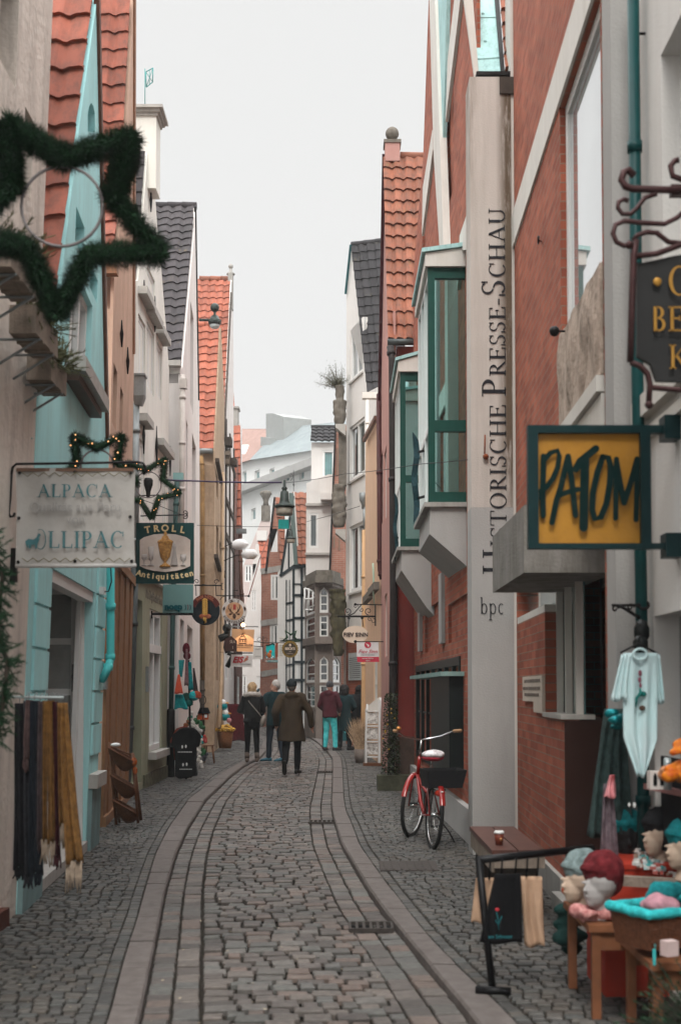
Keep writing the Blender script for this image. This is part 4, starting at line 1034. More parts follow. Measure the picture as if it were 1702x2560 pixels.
# ---- white corner house on the very right, with pilaster
Q0 = Pl((1.70, 4.2), (1.715, 7.25), 0, True)
r0 = anch('house', 'smooth white rendered house with a grey pilaster, nearest on the right', 'house', Q0.o)
w0 = [Q0.R(1655, 130, 930, 1790), Q0.R(1638, 1540, 2560, 1800)]
w0 = [(.1, w0[0][1], w0[0][2], w0[0][3]), (.1, .05, w0[1][2], w0[1][3])]
mb = MB(); wall(mb, Q0, [(0, 0), (Q0.len, 0), (Q0.len, 9.4), (0, 9.4)], w0, back=(4, 0, 0), reveal=.16, px=False); mb.build('wall', M['white'], r0)
window(r0, Q0, w0[0], M['wframe'], M['glass'], recess=.15, cols=1, rows=2)
gl = MB(); r = w0[1]; gl.slab(Q0.P(r[0], r[1], -.16), Q0.d * (r[2] - r[0]), Q0.w * (r[3] - r[1]), Q0.n, .02); gl.build('shop_pane', M['glassk'], r0)
mo = MB(); mo.slab(Q0.P(0, Q0.sw(1640, 1030)[1], 0), Q0.d * Q0.len, Q0.w * .12, Q0.n, .06); mo.slab(Q0.P(0, Q0.sw(1640, 1030)[1] - .12, 0), Q0.d * Q0.len, Q0.w * .06, Q0.n, .03); mo.build('cornice', M['warmw'], r0)
pm = MB(); pm.box((1.642, 7.38, 4.7), (.158, .24, 9.4)); pm.build('pilaster', M['grey'], r0)
gp = thing('rain_pipe', 'dark teal downpipe running the full height beside the white pilaster', 'downpipe', (1.645, 7.05, 0))
pipe(gp, [at(1581, -60, 7.05), at(1590, 800, 7.05), at(1603, 1560, 7.05), V((1.655, 7.05, .02))], .034, mat('teal_pipe_paint', (.004, .048, .048), rough=.4, var=.2, scale=6), clips=4)
pb = MB(); p = at(1607, 84, 7.05); pb.tube([p - V((.02, 0, 0)), p + V((.08, .0, 0))], .008, 6); pb.build('bracket', M['iron'], gp)

# ---- tall grey pillar with the museum lettering
colm = mat('stained_pillar_plaster', (.56, .51, .465), var=.05, scale=1.5, bump=.25, bscale=60, stain=(.30, .27, .23, .5), st_scale=(3, 3, .25))
nn = colm.node_tree.nodes; ll = colm.node_tree.links.new; bb = nn['Principled BSDF']; src = bb.inputs['Base Color'].links[0].from_socket
gg = nn.new('ShaderNodeNewGeometry'); sp = nn.new('ShaderNodeSeparateXYZ'); ll(gg.outputs['Position'], sp.inputs[0])
def mrng(sock, a, b, c, d):
    m = nn.new('ShaderNodeMapRange'); m.inputs[1].default_value = a; m.inputs[2].default_value = b; m.inputs[3].default_value = c; m.inputs[4].default_value = d; ll(sock, m.inputs[0]); return m.outputs[0]
def mth(op, a, b):
    m = nn.new('ShaderNodeMath'); m.operation = op; m.use_clamp = True
    for i, k in enumerate((a, b)):
        if isinstance(k, (int, float)): m.inputs[i].default_value = k
        else: ll(k, m.inputs[i])
    return m.outputs[0]
mp = nn.new('ShaderNodeMapping'); mp.inputs['Scale'].default_value = (9, 2, .9); ll(gg.outputs['Position'], mp.inputs['Vector'])
nz = nn.new('ShaderNodeTexNoise'); nz.inputs['Scale'].default_value = 1.5; nz.inputs['Detail'].default_value = 9; nz.inputs['Roughness'].default_value = .75; ll(mp.outputs[0], nz.inputs['Vector'])
fac = mth('MULTIPLY', mth('MULTIPLY', mrng(sp.outputs[0], 1.54, 1.64, 0, 1), mrng(nz.outputs['Fac'], .34, .50, 0, 1)), mrng(sp.outputs[2], 3.0, 3.8, 0, .92))
fac2 = mth('MULTIPLY', mth('MULTIPLY', mrng(sp.outputs[0], 1.40, 1.27, 0, 1), mrng(nz.outputs['Fac'], .35, .65, 0, 1)), mrng(sp.outputs[2], 5.6, 7.4, 0, .75))
f = mth('ADD', fac, fac2)
mxx = nn.new('ShaderNodeMix'); mxx.data_type = 'RGBA'; ll(f, mxx.inputs[0]); ll(src, mxx.inputs[6]); mxx.inputs[7].default_value = (.10, .065, .035, 1); ll(mxx.outputs[2], bb.inputs['Base Color'])
YC = 12.5; SC = PlY(YC)
cx0, cx1 = at(1179, 1500, YC).x, at(1283, 1500, YC).x; zc = at(1230, 192, YC).z
pt = thing('pillar', 'tall pale stained pillar lettered with the press museum name', 'pillar', ((cx0 + cx1) / 2, YC, 0))
zseam = at(1230, 1268, YC).z
mb = MB(); mb.box(((cx0 + cx1) / 2, YC + .2, (zc + zseam) / 2), (cx1 - cx0, .4, zc - zseam)); mb.build('upper_shaft', colm, pt)
mb = MB(); mb.box(((cx0 + cx1) / 2 - .0, YC + .2, zseam / 2), (cx1 - cx0 + .006, .406, zseam - .004)); mb.build('lower_shaft', M['grey'], pt)
mb = MB(); mb.box((cx1 + .02, YC + .2, 4.9), (.034, .38, 9.8)); mb.build('edge_strip', M['warmw'], pt)
mb = MB(); mb.box((cx1 - .04, YC - .01, at(1270, 215, YC).z), (.14, .02, .17)); mb.build('lead_flashing', M['dkwood'], pt)
ink = mat('black_lettering', (.02, .02, .025), rough=.6, var=0)
tm = MB(); base = at(1266, 1437, YC) - V((0, .004, 0)); serif(tm, 'HISTORISCHE PRESSE-SCHAU', .235, base, (0, 0, 1), (-1, 0, 0), small=.160, width=at(1266, 517, YC).z - base.z, sp=.08)
tm.build('lettering', ink, pt)
tm = MB(); serif(tm, 'bpc', .155, at(1199, 1535, YC) - V((0, .008, 0)), (1, 0, 0), (0, 0, 1), width=.245, sp=.08); tm.build('lettering', ink, pt)
hk = MB(); p = at(1213, 1143, YC); hk.ball(p - V((0, .03, 0)), .03, 8); hk.tube([at(1211, 1088, YC) - V((0, .02, 0)), at(1210, 1140, YC) - V((0, .02, 0))], .007, 5); hk.build('wire_anchor', mat('rusty_iron', (.25, .07, .03), var=.4), pt)

# ---- brick and concrete house with two green oriels
Q2 = Pl((1.405, 12.95), (1.225, 21.35), 0, True)
r2 = anch('house', 'brick gabled house with two green framed oriel windows over grey concrete brackets', 'house', Q2.o)
sh = [Q2.R(1168, 1482, 1592, 1120), Q2.R(1100, 1500, 1620, 1062), Q2.R(1152, 1640, 1960, 1042)]
slit = [Q2.R(1133, 130, 470, 1114), Q2.R(1068, 492, 600, 1055)]
e2 = Q2.len
mb = MB(); wall(mb, Q2, [(0, 0), (e2, 0), (e2, Q2.sw(1046, 640)[1]), Q2.sw(1057, 399), Q2.sw(1072, -30), Q2.sw(1182, -30), (0, Q2.sw(1182, -30)[1])], sh + slit, back=(.2, 0, 0), reveal=.16, px=False)
mb.build('wall', M['brick'], r2)
mb = MB(); mb.box((3.0, 17.3, 3.3), (2.6, 9.2, 6.6)); mb.build('rear_wall', M['brick'], r2)
for r in sh[:2]: window(r2, Q2, r, M['wframe'], M['glass'], recess=.12, cols=2, rows=2)
for r in slit: window(r2, Q2, r, M['bframe'], M['glassk'], recess=.14, cols=1, rows=2)
window(r2, Q2, sh[2], M['blackg'], M['glasst'], recess=.10, cols=7, rows=2, fw=.10, depth=.12, name='shop_window')
cs = MB(); 
a, b = Q2.sw(1108, 1800)[0], Q2.sw(1158, 1800)[0]
cs.slab(Q2.P(b, Q2.sw(1160, 1945)[1], 0), Q2.d * (a - b), Q2.w * (Q2.sw(1160, 1690)[1] - Q2.sw(1160, 1945)[1]), Q2.n, .16); cs.build('display_case', M['blackg'], r2)
hd = MB(); hd.slab(Q2.P(b - .1, Q2.sw(1160, 1690)[1], 0), Q2.d * (a - b + 2.4), Q2.w * .05, Q2.n, .26); hd.build('display_hood', mat('faded_green_hood', (.20, .30, .28), var=.2), r2)
for x in (1112, 1056):
    s = Q2.sw(x, 1550)[0]; pm = MB(); pm.slab(Q2.P(s, 2.2, 0), Q2.d * .35, Q2.w * .9, Q2.n, .05); pm.build('pier', M['grey'], r2)
pm = MB(); pm.slab(Q2.P(0, 0, 0), Q2.d * e2, Q2.w * .36, Q2.n, .07); pm.build('plinth', M['grey'], r2)
# white boards and copper on the gable
def gb(pts, m, off, t, nm):
    mb = MB(); plate(mb, Q2, pts, t, off=off); mb.build(nm, m, r2)
gb([(1072, -20), (1086, -20), (1108, 620), (1098, 620), (1083, 380)], M['warmw'], .09, .09, 'gable_board')
gb([(1087, -20), (1116, -20), (1112, 180), (1105, 385)], M['copper'], .05, .05, 'copper_flashing')
gb([(1118, 150), (1137, -20), (1152, -20), (1113, 305)], M['warmw'], .04, .04, 'gable_band')
gb([(1056, 470), (1080, 325), (1081, 375), (1054, 590)], M['warmw'], .04, .04, 'gable_band')
gb([(1148, 590), (1171, 520), (1171, 625), (1147, 625)], M['warmw'], .04, .04, 'gable_band')
kp = MB(); plate(kp, PlY(12.72), [(1157, -20), (1180, -20), (1197, 192), (1186, 192)], .06); kp.build('gable_board', M['warmw'], r2)
kp = MB(); a, b, c, d = at(1197, 192, 12.7), at(1254, 188, 12.7), at(1236, -30, 13.5), at(1178, -30, 13.5); kp.prism([a, b, c, d], (0, .06, -.03))
for y in (48, 150):
    t = (192 - y) / 222; p, q = a.lerp(d, t), b.lerp(c, t); kp.tube([p, q], .012, 6)
for y in (38, 108): t = (192 - y) / 222; kp.ball(a.lerp(d, t).lerp(b.lerp(c, t), .4), .02, 8)
kp.build('copper_roof_edge', M['copper'], r2)
dk = MB(); dk.prism([at(1252, 188, 12.66), at(1262, 188, 12.66), at(1245, -30, 13.45), at(1234, -30, 13.45)], (0, .05, -.03)); dk.build('lead_edge', M['iron'], r2)
mb = MB(); tiles(mb, at(1260, 186, 12.75), at(1300, 186, 12.75), at(1290, -30, 13.6), at(1245, -30, 13.6), tw=.20, th=.27, N=UPR, wave=.03, step=.045); mb.build('roof', M['redo'], r2)
gt = MB(); gt.box(at(1240, 194, 12.62), (.42, .2, .035)); gt.build('gutter', M['iron'], r2)

def oriel(Y0, ln, xo, xw, ys, label):
    """projecting bay: ys = rows of roof(wall), roof(outer), head, mid rail, foot, apron, bracket outer, bracket wall"""
    z = lambda y: at(xo, y, Y0).z
    Xo, Xw = at(xo, 1000, Y0).x, at(xw, 1000, Y0).x + .25
    yr, yo, yh, y1, y2, yf, ya, yb, yc = ys
    pr = lambda pts, nm, m, y0=0, ex=0: MB().prism([V((x, Y0 - ex, zz)) for x, zz in pts], (0, ln + 2 * ex, 0)).build(nm, m, o_)
    o_ = MB().prism([V((x, Y0, zz)) for x, zz in ((Xo + .02, z(yf)), (Xw, z(yf)), (Xw, z(yc)), (Xw - .22, z(yb)), (Xo + .01, z(ya)))], (0, ln, 0)).build('oriel', M['grey'], r2)
    pr([(Xo - .05, z(yf) - .0), (Xw, z(yf)), (Xw, z(yf) + .05), (Xo - .05, z(yf) + .05)], 'sill_slab', M['conc'], ex=.05)
    pr([(Xo - .03, z(yh)), (Xw, z(yh)), (Xw, z(yr)), (Xo - .03, z(yo))], 'cornice', M['warmw'], ex=.04)
    pr([(Xo - .07, z(yo) + .005), (Xw, z(yr) + .005), (Xw, z(yr) + .05), (Xo - .07, z(yo) + .05)], 'oriel_roof', M['copper'], ex=.07)
    zt, zb = z(yh), z(yf) + .05
    f = MB(); fw = .075
    for (x, y) in ((Xo + fw / 2, Y0 + fw / 2), (Xw - .24, Y0 + fw / 2)): f.box((x, y, (zt + zb) / 2), (fw, fw, zt - zb))
    for zz, h in ((zt - .06, .12), ((z(y1) + z(y2)) / 2, z(y1) - z(y2)), (zb + .06, .12)): f.box(((Xo + Xw) / 2, Y0 + .035, zz), (Xw - Xo - fw, .055, h))
    f.build('frame', M['greend'], o_)
    f = MB(); k = 3
    for i in range(k + 1): f.box((Xo + .03, Y0 + .1 + (ln - .14) * i / k, (zt + zb) / 2), (.05, .07, zt - zb))
    for zz in (zt - .04, zb + .04, (z(y1) + z(y2)) / 2): f.box((Xo + .032, Y0 + ln / 2, zz), (.045, ln - .1, .07))
    f.build('street_frame', M['wframe'], o_)
    g_ = MB(); g_.box(((Xo + Xw) / 2, Y0 + .05, (zt + zb) / 2), (Xw - Xo - .1, .012, zt - zb - .02)); g_.build('pane', M['glasso'], o_)
    g_ = MB(); g_.box((Xo + .055, Y0 + ln / 2, (zt + zb) / 2), (.012, ln - .1, zt - zb - .02)); g_.build('pane', M['glasso'], o_)
    cu = MB(); cu.box(((Xo + Xw) / 2, Y0 + ln - .03, (zt + zb) / 2), (Xw - Xo - .1, .05, zt - zb - .02)); cu.build('end_wall', M['wframe'], o_); cu = MB(); cu.box((Xw - .27, Y0 + ln / 2, (zt + zb) / 2), (.03, ln - .1, zt - zb - .02)); cu.build('pale_backing', mat('pale_grey_backing', (.55, .60, .58), var=.3, scale=2), o_)  # pale panel added inside so the oriel glass looks less dark
def clearglass(key):
    m = bpy.data.materials.new(key); m.use_nodes = True; n = m.node_tree.nodes; l = m.node_tree.links.new; n.clear()
    o = n.new('ShaderNodeOutputMaterial'); g = n.new('ShaderNodeBsdfGlossy'); g.inputs['Roughness'].default_value = .02; g.inputs['Color'].default_value = (.58, .93, .90, 1)
    t = n.new('ShaderNodeBsdfTransparent'); t.inputs['Color'].default_value = (.42, .74, .71, 1); fr = n.new('ShaderNodeMath'); fr.operation = 'MAXIMUM'; fr.inputs[1].default_value = .6; f0 = n.new('ShaderNodeFresnel'); f0.inputs['IOR'].default_value = 1.7; l(f0.outputs[0], fr.inputs[0])
    mx_ = n.new('ShaderNodeMixShader'); l(fr.outputs[0], mx_.inputs[0]); l(t.outputs[0], mx_.inputs[1]); l(g.outputs[0], mx_.inputs[2]); l(mx_.outputs[0], o.inputs[0]); return m
M['glasso'] = clearglass('oriel_glass')
oriel(14.0, 1.9, 1070, 1172, (612, 636, 668, 1050, 1078, 1268, 1335, 1428, 1475), 'near')
oriel(18.2, 1.9, 1000, 1060, (872, 905, 930, 1188, 1205, 1376, 1425, 1520, 1560), 'far')
# dark textured iron banners
def dband(x0, x1, y0, y1, Y, label):
    t = thing('metal_banner', label, 'banner', (at(x0, y0, Y).x, Y, at(x0, y0, Y).z), 'dark metal banners on the oriels')
    a, b = at(x0, y0, Y), at(x1, y1, Y); mb = MB(); k = 16; vs = []
    for i in range(k + 1):
        for j in (0, 1):
            u = i / k; vs.append(V((a.x + (b.x - a.x) * j + .015 * sin(u * 9), Y + .02 * sin(u * 17), a.z + (b.z - a.z) * u + (.10 if j == 0 and i == 0 else 0) - (.12 if j == 0 and i == k else 0))))
    fs = [[2 * i, 2 * i + 1, 2 * i + 3, 2 * i + 2] for i in range(k)]
    mb.add(vs + [v + V((0, .03, 0)) for v in vs], fs + [[q + 2 * (k + 1) for q in reversed(f)] for f in fs] + [[0, 2 * k + 2, 2 * k + 3, 1]])
    mb.build('panel', mat('dark_teal_mesh', (.012, .045, .055), rough=.5, var=.9, scale=60, bump=1, bscale=120), t)
    br = MB()
    for y in (y0 + 30, y1 - 40): p = at(x1, y, Y); br.tube([p, p + V((.14, .1, .05))], .018, 6)
    br.build('bracket', M['iron'], t)
dband(1031, 1046, 1100, 1285, 15.0, 'dark teal metal banner bracketed to the near green oriel')
dband(985, 994, 1245, 1385, 19.2, 'dark teal metal banner bracketed to the far green oriel')

# ---- red house: deep red flank, pink front, weathered tiled roof with stone ball
Y3 = 21.4; a, b = gx(985, Y3), gx(953, 27.2)
Q3 = Pl(tuple(a)[:2], tuple(b)[:2], 0, True); SQ3 = PlY(Y3)
r3 = anch('house', 'deep red house with pink front, weathered orange roof and stone ball on its gable', 'house', Q3.o)
o3 = [(0, 0), (Q3.len, 0), Q3.sw(944, 1000), Q3.sw(953, 620), Q3.sw(957, 385), Q3.sw(960, 385), Q3.sw(970, 855), (0, Q3.sw(970, 860)[1])]
wi = [Q3.R(966, 1110, 1290, 960), Q3.R(967, 1480, 1640, 961), Q3.R(957, 1120, 1300, 953)]
mb = MB(); wall(mb, Q3, o3, wi, back=(.3, 0, 0), reveal=.1, px=False); mb.build('front_wall', M['pink'], r3)
for r in wi: window(r3, Q3, r, M['warmw'], M['glass'], recess=.08, cols=1, rows=2)
zt = at(1000, 862, Y3).z; zp = at(1000, 1842, Y3).z
sd = MB(); sd.box((a.x + 1.5 + .02, Y3 + 2.6, (zt + zp) / 2), (2.9, 5.0, zt - zp)); sd.build('side_wall', M['redw'], r3)
sd = MB(); sd.box((a.x + 1.5, Y3 + 2.55, zp / 2), (2.96, 5.12, zp - .004)); sd.build('plinth', mat('brown_plinth', (.10, .065, .05), var=.35, scale=5, bump=.5), r3)
A, B, C, D = at(969, 852, Y3), at(1062, 852, Y3), at(1068, 393, 24.0), at(957, 398, 24.0)
C.z = D.z
mb = MB(); tiles(mb, A, B, C, D, tw=.215, th=.335, N=UPR, wave=.035, step=.055); mb.build('roof', M['redo'], r3)
mb = MB(); ridge(mb, at(1000, 392, 24.05), at(1066, 392, 24.05), .085); mb.build('ridge', M['redo'], r3)
vb = MB(); bar3(vb, at(944, 1000, 26.4), at(955, 385, 24.1), .09, .07, (1, 0, 0)); vb.build('verge_board', mat('maroon_board', (.06, .015, .02), rough=.5), r3)
gt = MB(); zz = at(1000, 858, Y3).z; gt.tube([V((at(968, 858, Y3).x, Y3 - .07, zz)), V((at(1050, 858, Y3).x, Y3 - .07, zz))], .055, 10); gt.build('gutter', M['zincd'], r3)
fb = MB(); Yb = 24.0; p = at(980, 372, Yb); fb.box((p.x, Yb, p.z - .12), (.28, .34, .36)); fb.build('gable_block', M['pink'], r3)
fb = MB(); fb.box((p.x, Yb, p.z + .08), (.33, .38, .06)); fb.lathe([(.10, .1), (.06, .14), (.05, .19)], p, 12); fb.ball(p + V((0, 0, .29)), .13, 16); fb.build('stone_ball', M['stone'], r3)
rp3 = thing('rain_pipe', 'black downpipe down the corner of the deep red house', 'downpipe', (gx(978, 21.2).x, 21.2, 0))
pipe(rp3, [at(975, 866, 21.25), at(980, 900, 21.2), at(983, 1500, 21.2), at(980, 1820, 21.2), V((gx(976, 21.2).x, 21.2, .05))], .06, mat('black_brown_pipe', (.03, .025, .024), rough=.5, var=.3), clips=4)
mp_ = thing('rain_pipe', 'thin dark red downpipe on the pink front of the red house', 'downpipe', (gx(951, 26.9).x, 26.9, 0))
pipe(mp_, [at(947, 985, 26.9), at(949, 1380, 26.9), at(950, 1425, 26.9), at(955, 1448, 26.9)], .055, mat('dark_red_pipe', (.07, .022, .022), rough=.5), clips=3)

# ---- peach house
Q4 = Pl(tuple(gx(953, 27.25))[:2], tuple(gx(908, 33.6))[:2], 0, True)
r4 = anch('house', 'narrow peach rendered house between the pink front and the white house', 'house', Q4.o)
o4 = [(0, 0), (Q4.len, 0), Q4.sw(914, 1095), Q4.sw(943, 1050), (0, Q4.sw(943, 1040)[1])]
wi = [Q4.R(940, 1500, 1560, 930), Q4.R(943, 1620, 1800, 934), Q4.R(925, 1300, 1330, 921)]
mb = MB(); wall(mb, Q4, o4, wi[1:2], back=(2.5, .8, 0), reveal=.1, px=False); mb.build('wall', M['peach'], r4)
window(r4, Q4, wi[1], M['warmw'], M['glass'], recess=.08, cols=2, rows=2)
for x0, x1, y in ((918, 931, 1490), (932, 948, 1470)):
    s = MB(); p = Q4.at(x0, y + 12, .05); q = Q4.at(x1, y - 14, .05); q.z = p.z; bar3(s, p, q, .16, .12, Q4.n); s.build('window_hood', M['stone'], r4)
vb = MB(); bar3(vb, Q4.at(914, 1100, .04), Q4.at(944, 1045, .04), .10, .08, Q4.n); vb.build('verge_board', M['verge'], r4)
yp = thing('rain_pipe', 'ochre downpipe with zinc hopper left of the peach house', 'downpipe', (gx(912, 32.9).x, 32.9, 0))
mb = MB(); p = at(909, 1232, 32.9); mb.lathe([(.05, -.42), (.06, -.3), (.11, -.2), (.12, 0)], p, 4); mb.build('hopper', M['zinc'], yp)
pipe(yp, [at(911, 1268, 32.9), at(913, 1330, 32.9)], .05, M['zinc'], clips=0)
pipe(yp, [at(912, 1325, 32.9), at(911, 1560, 32.9), at(910, 1760, 32.9), V((gx(909, 32.9).x, 32.9, .03))], .075, mat('ochre_pipe', (.58, .36, .19), rough=.5, var=.12, stain=(.40, .24, .12, .4)), clips=3)

# ---- white house with black tiles, turned towards the street
Q5 = Pl(tuple(gx(948, 34.6))[:2], tuple(gx(864, 38.2))[:2], 0, True)
r5 = anch('house', 'white gabled house with black tiled roof and large casements, beyond the peach house', 'house', Q5.o)
zc = Q5.sw(864, 1590)[1]
o5 = [(0, zc), (Q5.len, zc), Q5.sw(866, 730), Q5.sw(879, 618), Q5.sw(920, 980), (0, Q5.sw(925, 985)[1])]
wi = [Q5.R(907, 792, 925, 876), Q5.R(911, 1040, 1180, 874), Q5.R(910, 1300, 1470, 874)]
mb = MB(); wall(mb, Q5, o5, wi, back=(1.6, 3, 0), reveal=.14, px=False); mb.build('wall', M['white'], r5)
for r in wi:
    window(r5, Q5, r, M['wframe'], M['glass'], recess=.09, cols=2, rows=1, fw=.09)
    s = MB(); s.slab(Q5.P(r[0] - .05, r[1] - .1, 0), Q5.d * (r[2] - r[0] + .1), Q5.w * .05, Q5.n, .05); s.build('window_sill', M['sill'], r5)
mb = MB(); mp0 = Q5.at(920, 982, 0); A = mp0 + V((0, -.05, 0)); B = A + V((1.1, -.6, 0)); D = Q5.at(879, 618, 0) + V((0, -.05, .05)); C = D + V((1.4, -.5, 0))
tiles(mb, A, B, C, D, tw=.26, th=.33, N=UPR, wave=.03, step=.045); mb.build('roof', M['slate'], r5)
mb = MB(); ridge(mb, D, C, .09); mb.build('ridge', M['slate'], r5)
vb = MB(); bar3(vb, Q5.at(866, 735, .03), Q5.at(879, 612, .03), .07, .06, Q5.n); vb.build('verge_board', mat('teal_board', (.02, .10, .11)), r5)
gt = MB(); a, b = at(905, 990, 34.5), at(944, 990, 34.5); gt.box((a + b) / 2, (b.x - a.x, .25, .16)); gt.build('gutter', M['warmw'], r5)
pipe(r5, [at(918, 1000, 34.4), at(918, 1230, 34.4)], .045, M['warmw'], clips=2)
lb = MB(); wall(lb, Q5, [(0, 0), (Q5.len, 0), (Q5.len, zc - .004), (0, zc - .004)], [], back=(1.6, 3, 0), px=False); lb.build('ground_floor', M['brickd'], r5)
pq = MB(); r = Q5.R(905, 1630, 1700, 873); pq.slab(Q5.P(r[0], r[1], 0), Q5.d * (r[2] - r[0]), Q5.w * (r[3] - r[1]), Q5.n, .03); pq = pq.build('notice_board', mat('pale_grey_board', (.42, .45, .45), var=.05), r5)
ln = MB()
for i in range(11):
    z = r[1] + (r[3] - r[1]) * (.08 + i * .072); ln.slab(Q5.P(r[0] + .08 + U(0, .08), z, .03), Q5.d * (r[2] - r[0] - .2 - U(0, .12)), Q5.w * .016, Q5.n, .003)
ln.build('printed_lines', M['iron'], pq)
pq = MB(); pq.box(at(862, 1700, 38.0), (.07, .12, 3.2)); pq.build('corner_post', M['bstone'], r5)

# stone figures and planter on consoles at the corner
def console(y, label):
    t = MB(); p = at(851, y, 37.6); t.box(p, (.30, .5, .10)); t.prism([p + V((-.15, -.25, -.05)), p + V((.15, -.25, -.05)), p + V((.15, -.25, -.30))], (0, .5, 0))
    return tag(t.build('console', M['sill']), label, 'console', 'white consoles at the corner of the white house')
console(1068, 'upper white console under the stone bust with the shrub'); console(1330, 'lower white console under the stone figure')
def carved(name, label, y0, y1, x0, x1, m, seed, prof):
    a, b = at(x0, y1, 37.6), at(x1, y0, 37.6); mb = MB(); k = 26; rows = []
    for i in range(k + 1):
        u = i / k; rr = prof(u); rows.append((V(((a.x + b.x) / 2, 37.6, a.z + (b.z - a.z) * u)), (b.x - a.x) / 2 * rr, .2 * rr, V((1, 0, 0)), V((0, 1, 0))))
    mb.loft(rows, 20); nb = []
    for v in mb.v: d = (v - V(((a.x + b.x) / 2, 37.6, v.z))); q = noise.noise(V((v.x * 7 + seed, v.y * 7, v.z * 6))) + .5 * noise.noise(V((v.x * 16, v.y * 16 + seed, v.z * 14))); nb.append(v + d * q * (.5 if m is M['moss'] else .28))
    mb.v = nb
    return tag(mb.build(name, m, smooth=True), label, 'stone figure', 'carved stones at the corner of the white house')
carved('carved_bust', 'eroded stone bust carrying the shrub at the corner of the white house', 965, 1062, 832, 866, M['stone'], 3, lambda u: .62 + .3 * sin(u * pi) ** .6 if u < .62 else .55 + .4 * (u - .6))
carved('stone_figure', 'seated stone bear figure on the console, middle of the carved stones', 1212, 1318, 829, 866, M['stone'], 9, lambda u: .62 + .38 * sin(min(1, u * 1.1) * pi) ** .5 if u < .85 else .85)
carved('stone_console', 'mossy carved stone corbel, lowest of the carved stones', 1474, 1640, 826, 864, M['moss'], 15, lambda u: .5 + .5 * u ** .4)
a, b = at(846, 1215, 37.7), at(866, 1080, 37.7); q = MB(); q.box((a + b) / 2, (b.x - a.x, .3, b.z - a.z)); tag(q.build('stone_pilaster', M['stone']), 'rough grey stone pilaster between the upper console and the seated figure', 'pilaster')
sb = thing('shrub', 'small bushy shrub growing out of the stone head high on the right', 'shrub', tuple(at(836, 975, 37.6)))
st = MB(); lf = MB(); p0 = at(846, 972, 37.6)
for i in range(46):
    d = nrm((U(-1.3, .45), U(-.6, .6), U(.25, 1.1))); l_ = U(.35, .78) * (1 if d.x < .2 else .7); p1 = p0 + d * l_
    mid = p0.lerp(p1, .5) + V((U(-.05, .05), 0, U(-.03, .08))); st.tube([p0, mid, p1], [.012, .007, .003], 4)
    for j in range(46):
        q = (mid.lerp(p1, U(-.6, 1.05))) + V((U(-.09, .09), U(-.09, .09), U(-.09, .09))); n = nrm((U(-1, 1), U(-1, 1), U(-1, 1))); a_ = n.cross(V((.3, .2, 1))).normalized() * .013; b_ = n * .034
        lf.add([q - a_, q + b_ * .6, q + a_, q + b_ * 1.4], [[0, 1, 3], [1, 2, 3]])
st.build('stem', mat('bark', (.10, .08, .05)), sb); lf.build('foliage', mat('shrub_leaf', (.07, .085, .035), rough=.7, var=.5, scale=12, tint=(.13, .13, .06)), sb)

# ================================================================== END OF THE STREET
def hY(label, Y, outline, holes, m, thick=3.0, name='house', fm=None, gm=None, cols=2, rows=2, fw=.09, recess=.08, grp=None):
    S = PlY(Y); c = S.at(sum(p[0] for p in outline) / len(outline), 1725); t = thing(name, label, 'house', (c.x, Y, 0), grp)
    mb = MB(); hs = [S.R(*h) for h in holes]; wall(mb, S, [S.sw(*p) for p in outline], hs, back=(0, thick, 0), reveal=.12, px=False); mb.build('wall', m, t)
    for h in hs: window(t, S, h, fm or M['wframe'], gm or M['glass'], recess=recess, cols=cols, rows=rows, fw=fw, depth=.06)
    return t, S
# brick gable strip
t, S = hY('narrow brick gable with a black verge, behind the stone figures', 45.6, [(818, 1860), (866, 1860), (866, 1062), (838, 1062), (822, 1480)], [], M['brickp'])
vb = MB(); bar3(vb, S.at(822, 1490, .05), S.at(839, 1058, .05), .07, .08, (0, -1, 0)); vb.build('verge_board', M['iron'], t)
wb = MB(); 
for x, y0, y1 in ((841, 1120, 1190), (834, 1340, 1370), (846, 1345, 1375)): wb.slab(S.at(x, y1, .0), V((.05, 0, 0)), V((0, 0, at(x, y0, 45.6).z - at(x, y1, 45.6).z)), V((0, -1, 0)), .04)
wb.build('brick_tracery', M['brickd'], t)
# stone bay with gothic windows
bt = anch('stone_bay', 'brown sandstone bay with white gothic windows on two floors', 'bay window', gx(808, 42.5))
gnd = lambda x, Y: V(gx(x, Y))
pl_pts = [gnd(762, 44.6), gnd(790, 42.4), gnd(829, 42.4), gnd(852, 43.6), gnd(852, 47), gnd(762, 47)]
def ringz(pts, k, z0, z1):
    c = sum(pts, V((0, 0, 0))) / len(pts); P = [V((c.x + (p.x - c.x) * k, c.y + (p.y - c.y) * k, z0)) for p in pts]; return P, V((0, 0, z1 - z0))
zl = lambda y: at(808, y, 42.4).z
for z0, z1, k, nm, m in ((0, zl(1770), 1.03, 'base', M['bstone']), (zl(1610), zl(1592), 1.14, 'cornice', M['bstone']), (zl(1458), zl(1440), 1.14, 'cornice', M['stone']), (zl(1466), zl(1458), 1.07, 'cornice', M['bstone']), (zl(1440), zl(1425), 1.0, 'bay_roof', M['stone'])):
    P, v = ringz(pl_pts, k, z0, z1); MB().prism(P, v).build(nm, m, bt)
F1 = Pl((pl_pts[1].x, pl_pts[1].y), (pl_pts[2].x, pl_pts[2].y)); F1 = F1 if F1.n.y < 0 else Pl((pl_pts[1].x, pl_pts[1].y), (pl_pts[2].x, pl_pts[2].y), 0, True)
F0 = Pl((pl_pts[0].x, pl_pts[0].y), (pl_pts[1].x, pl_pts[1].y), 0, F1.n0 != Pl((pl_pts[1].x, pl_pts[1].y), (pl_pts[2].x, pl_pts[2].y)).n0)
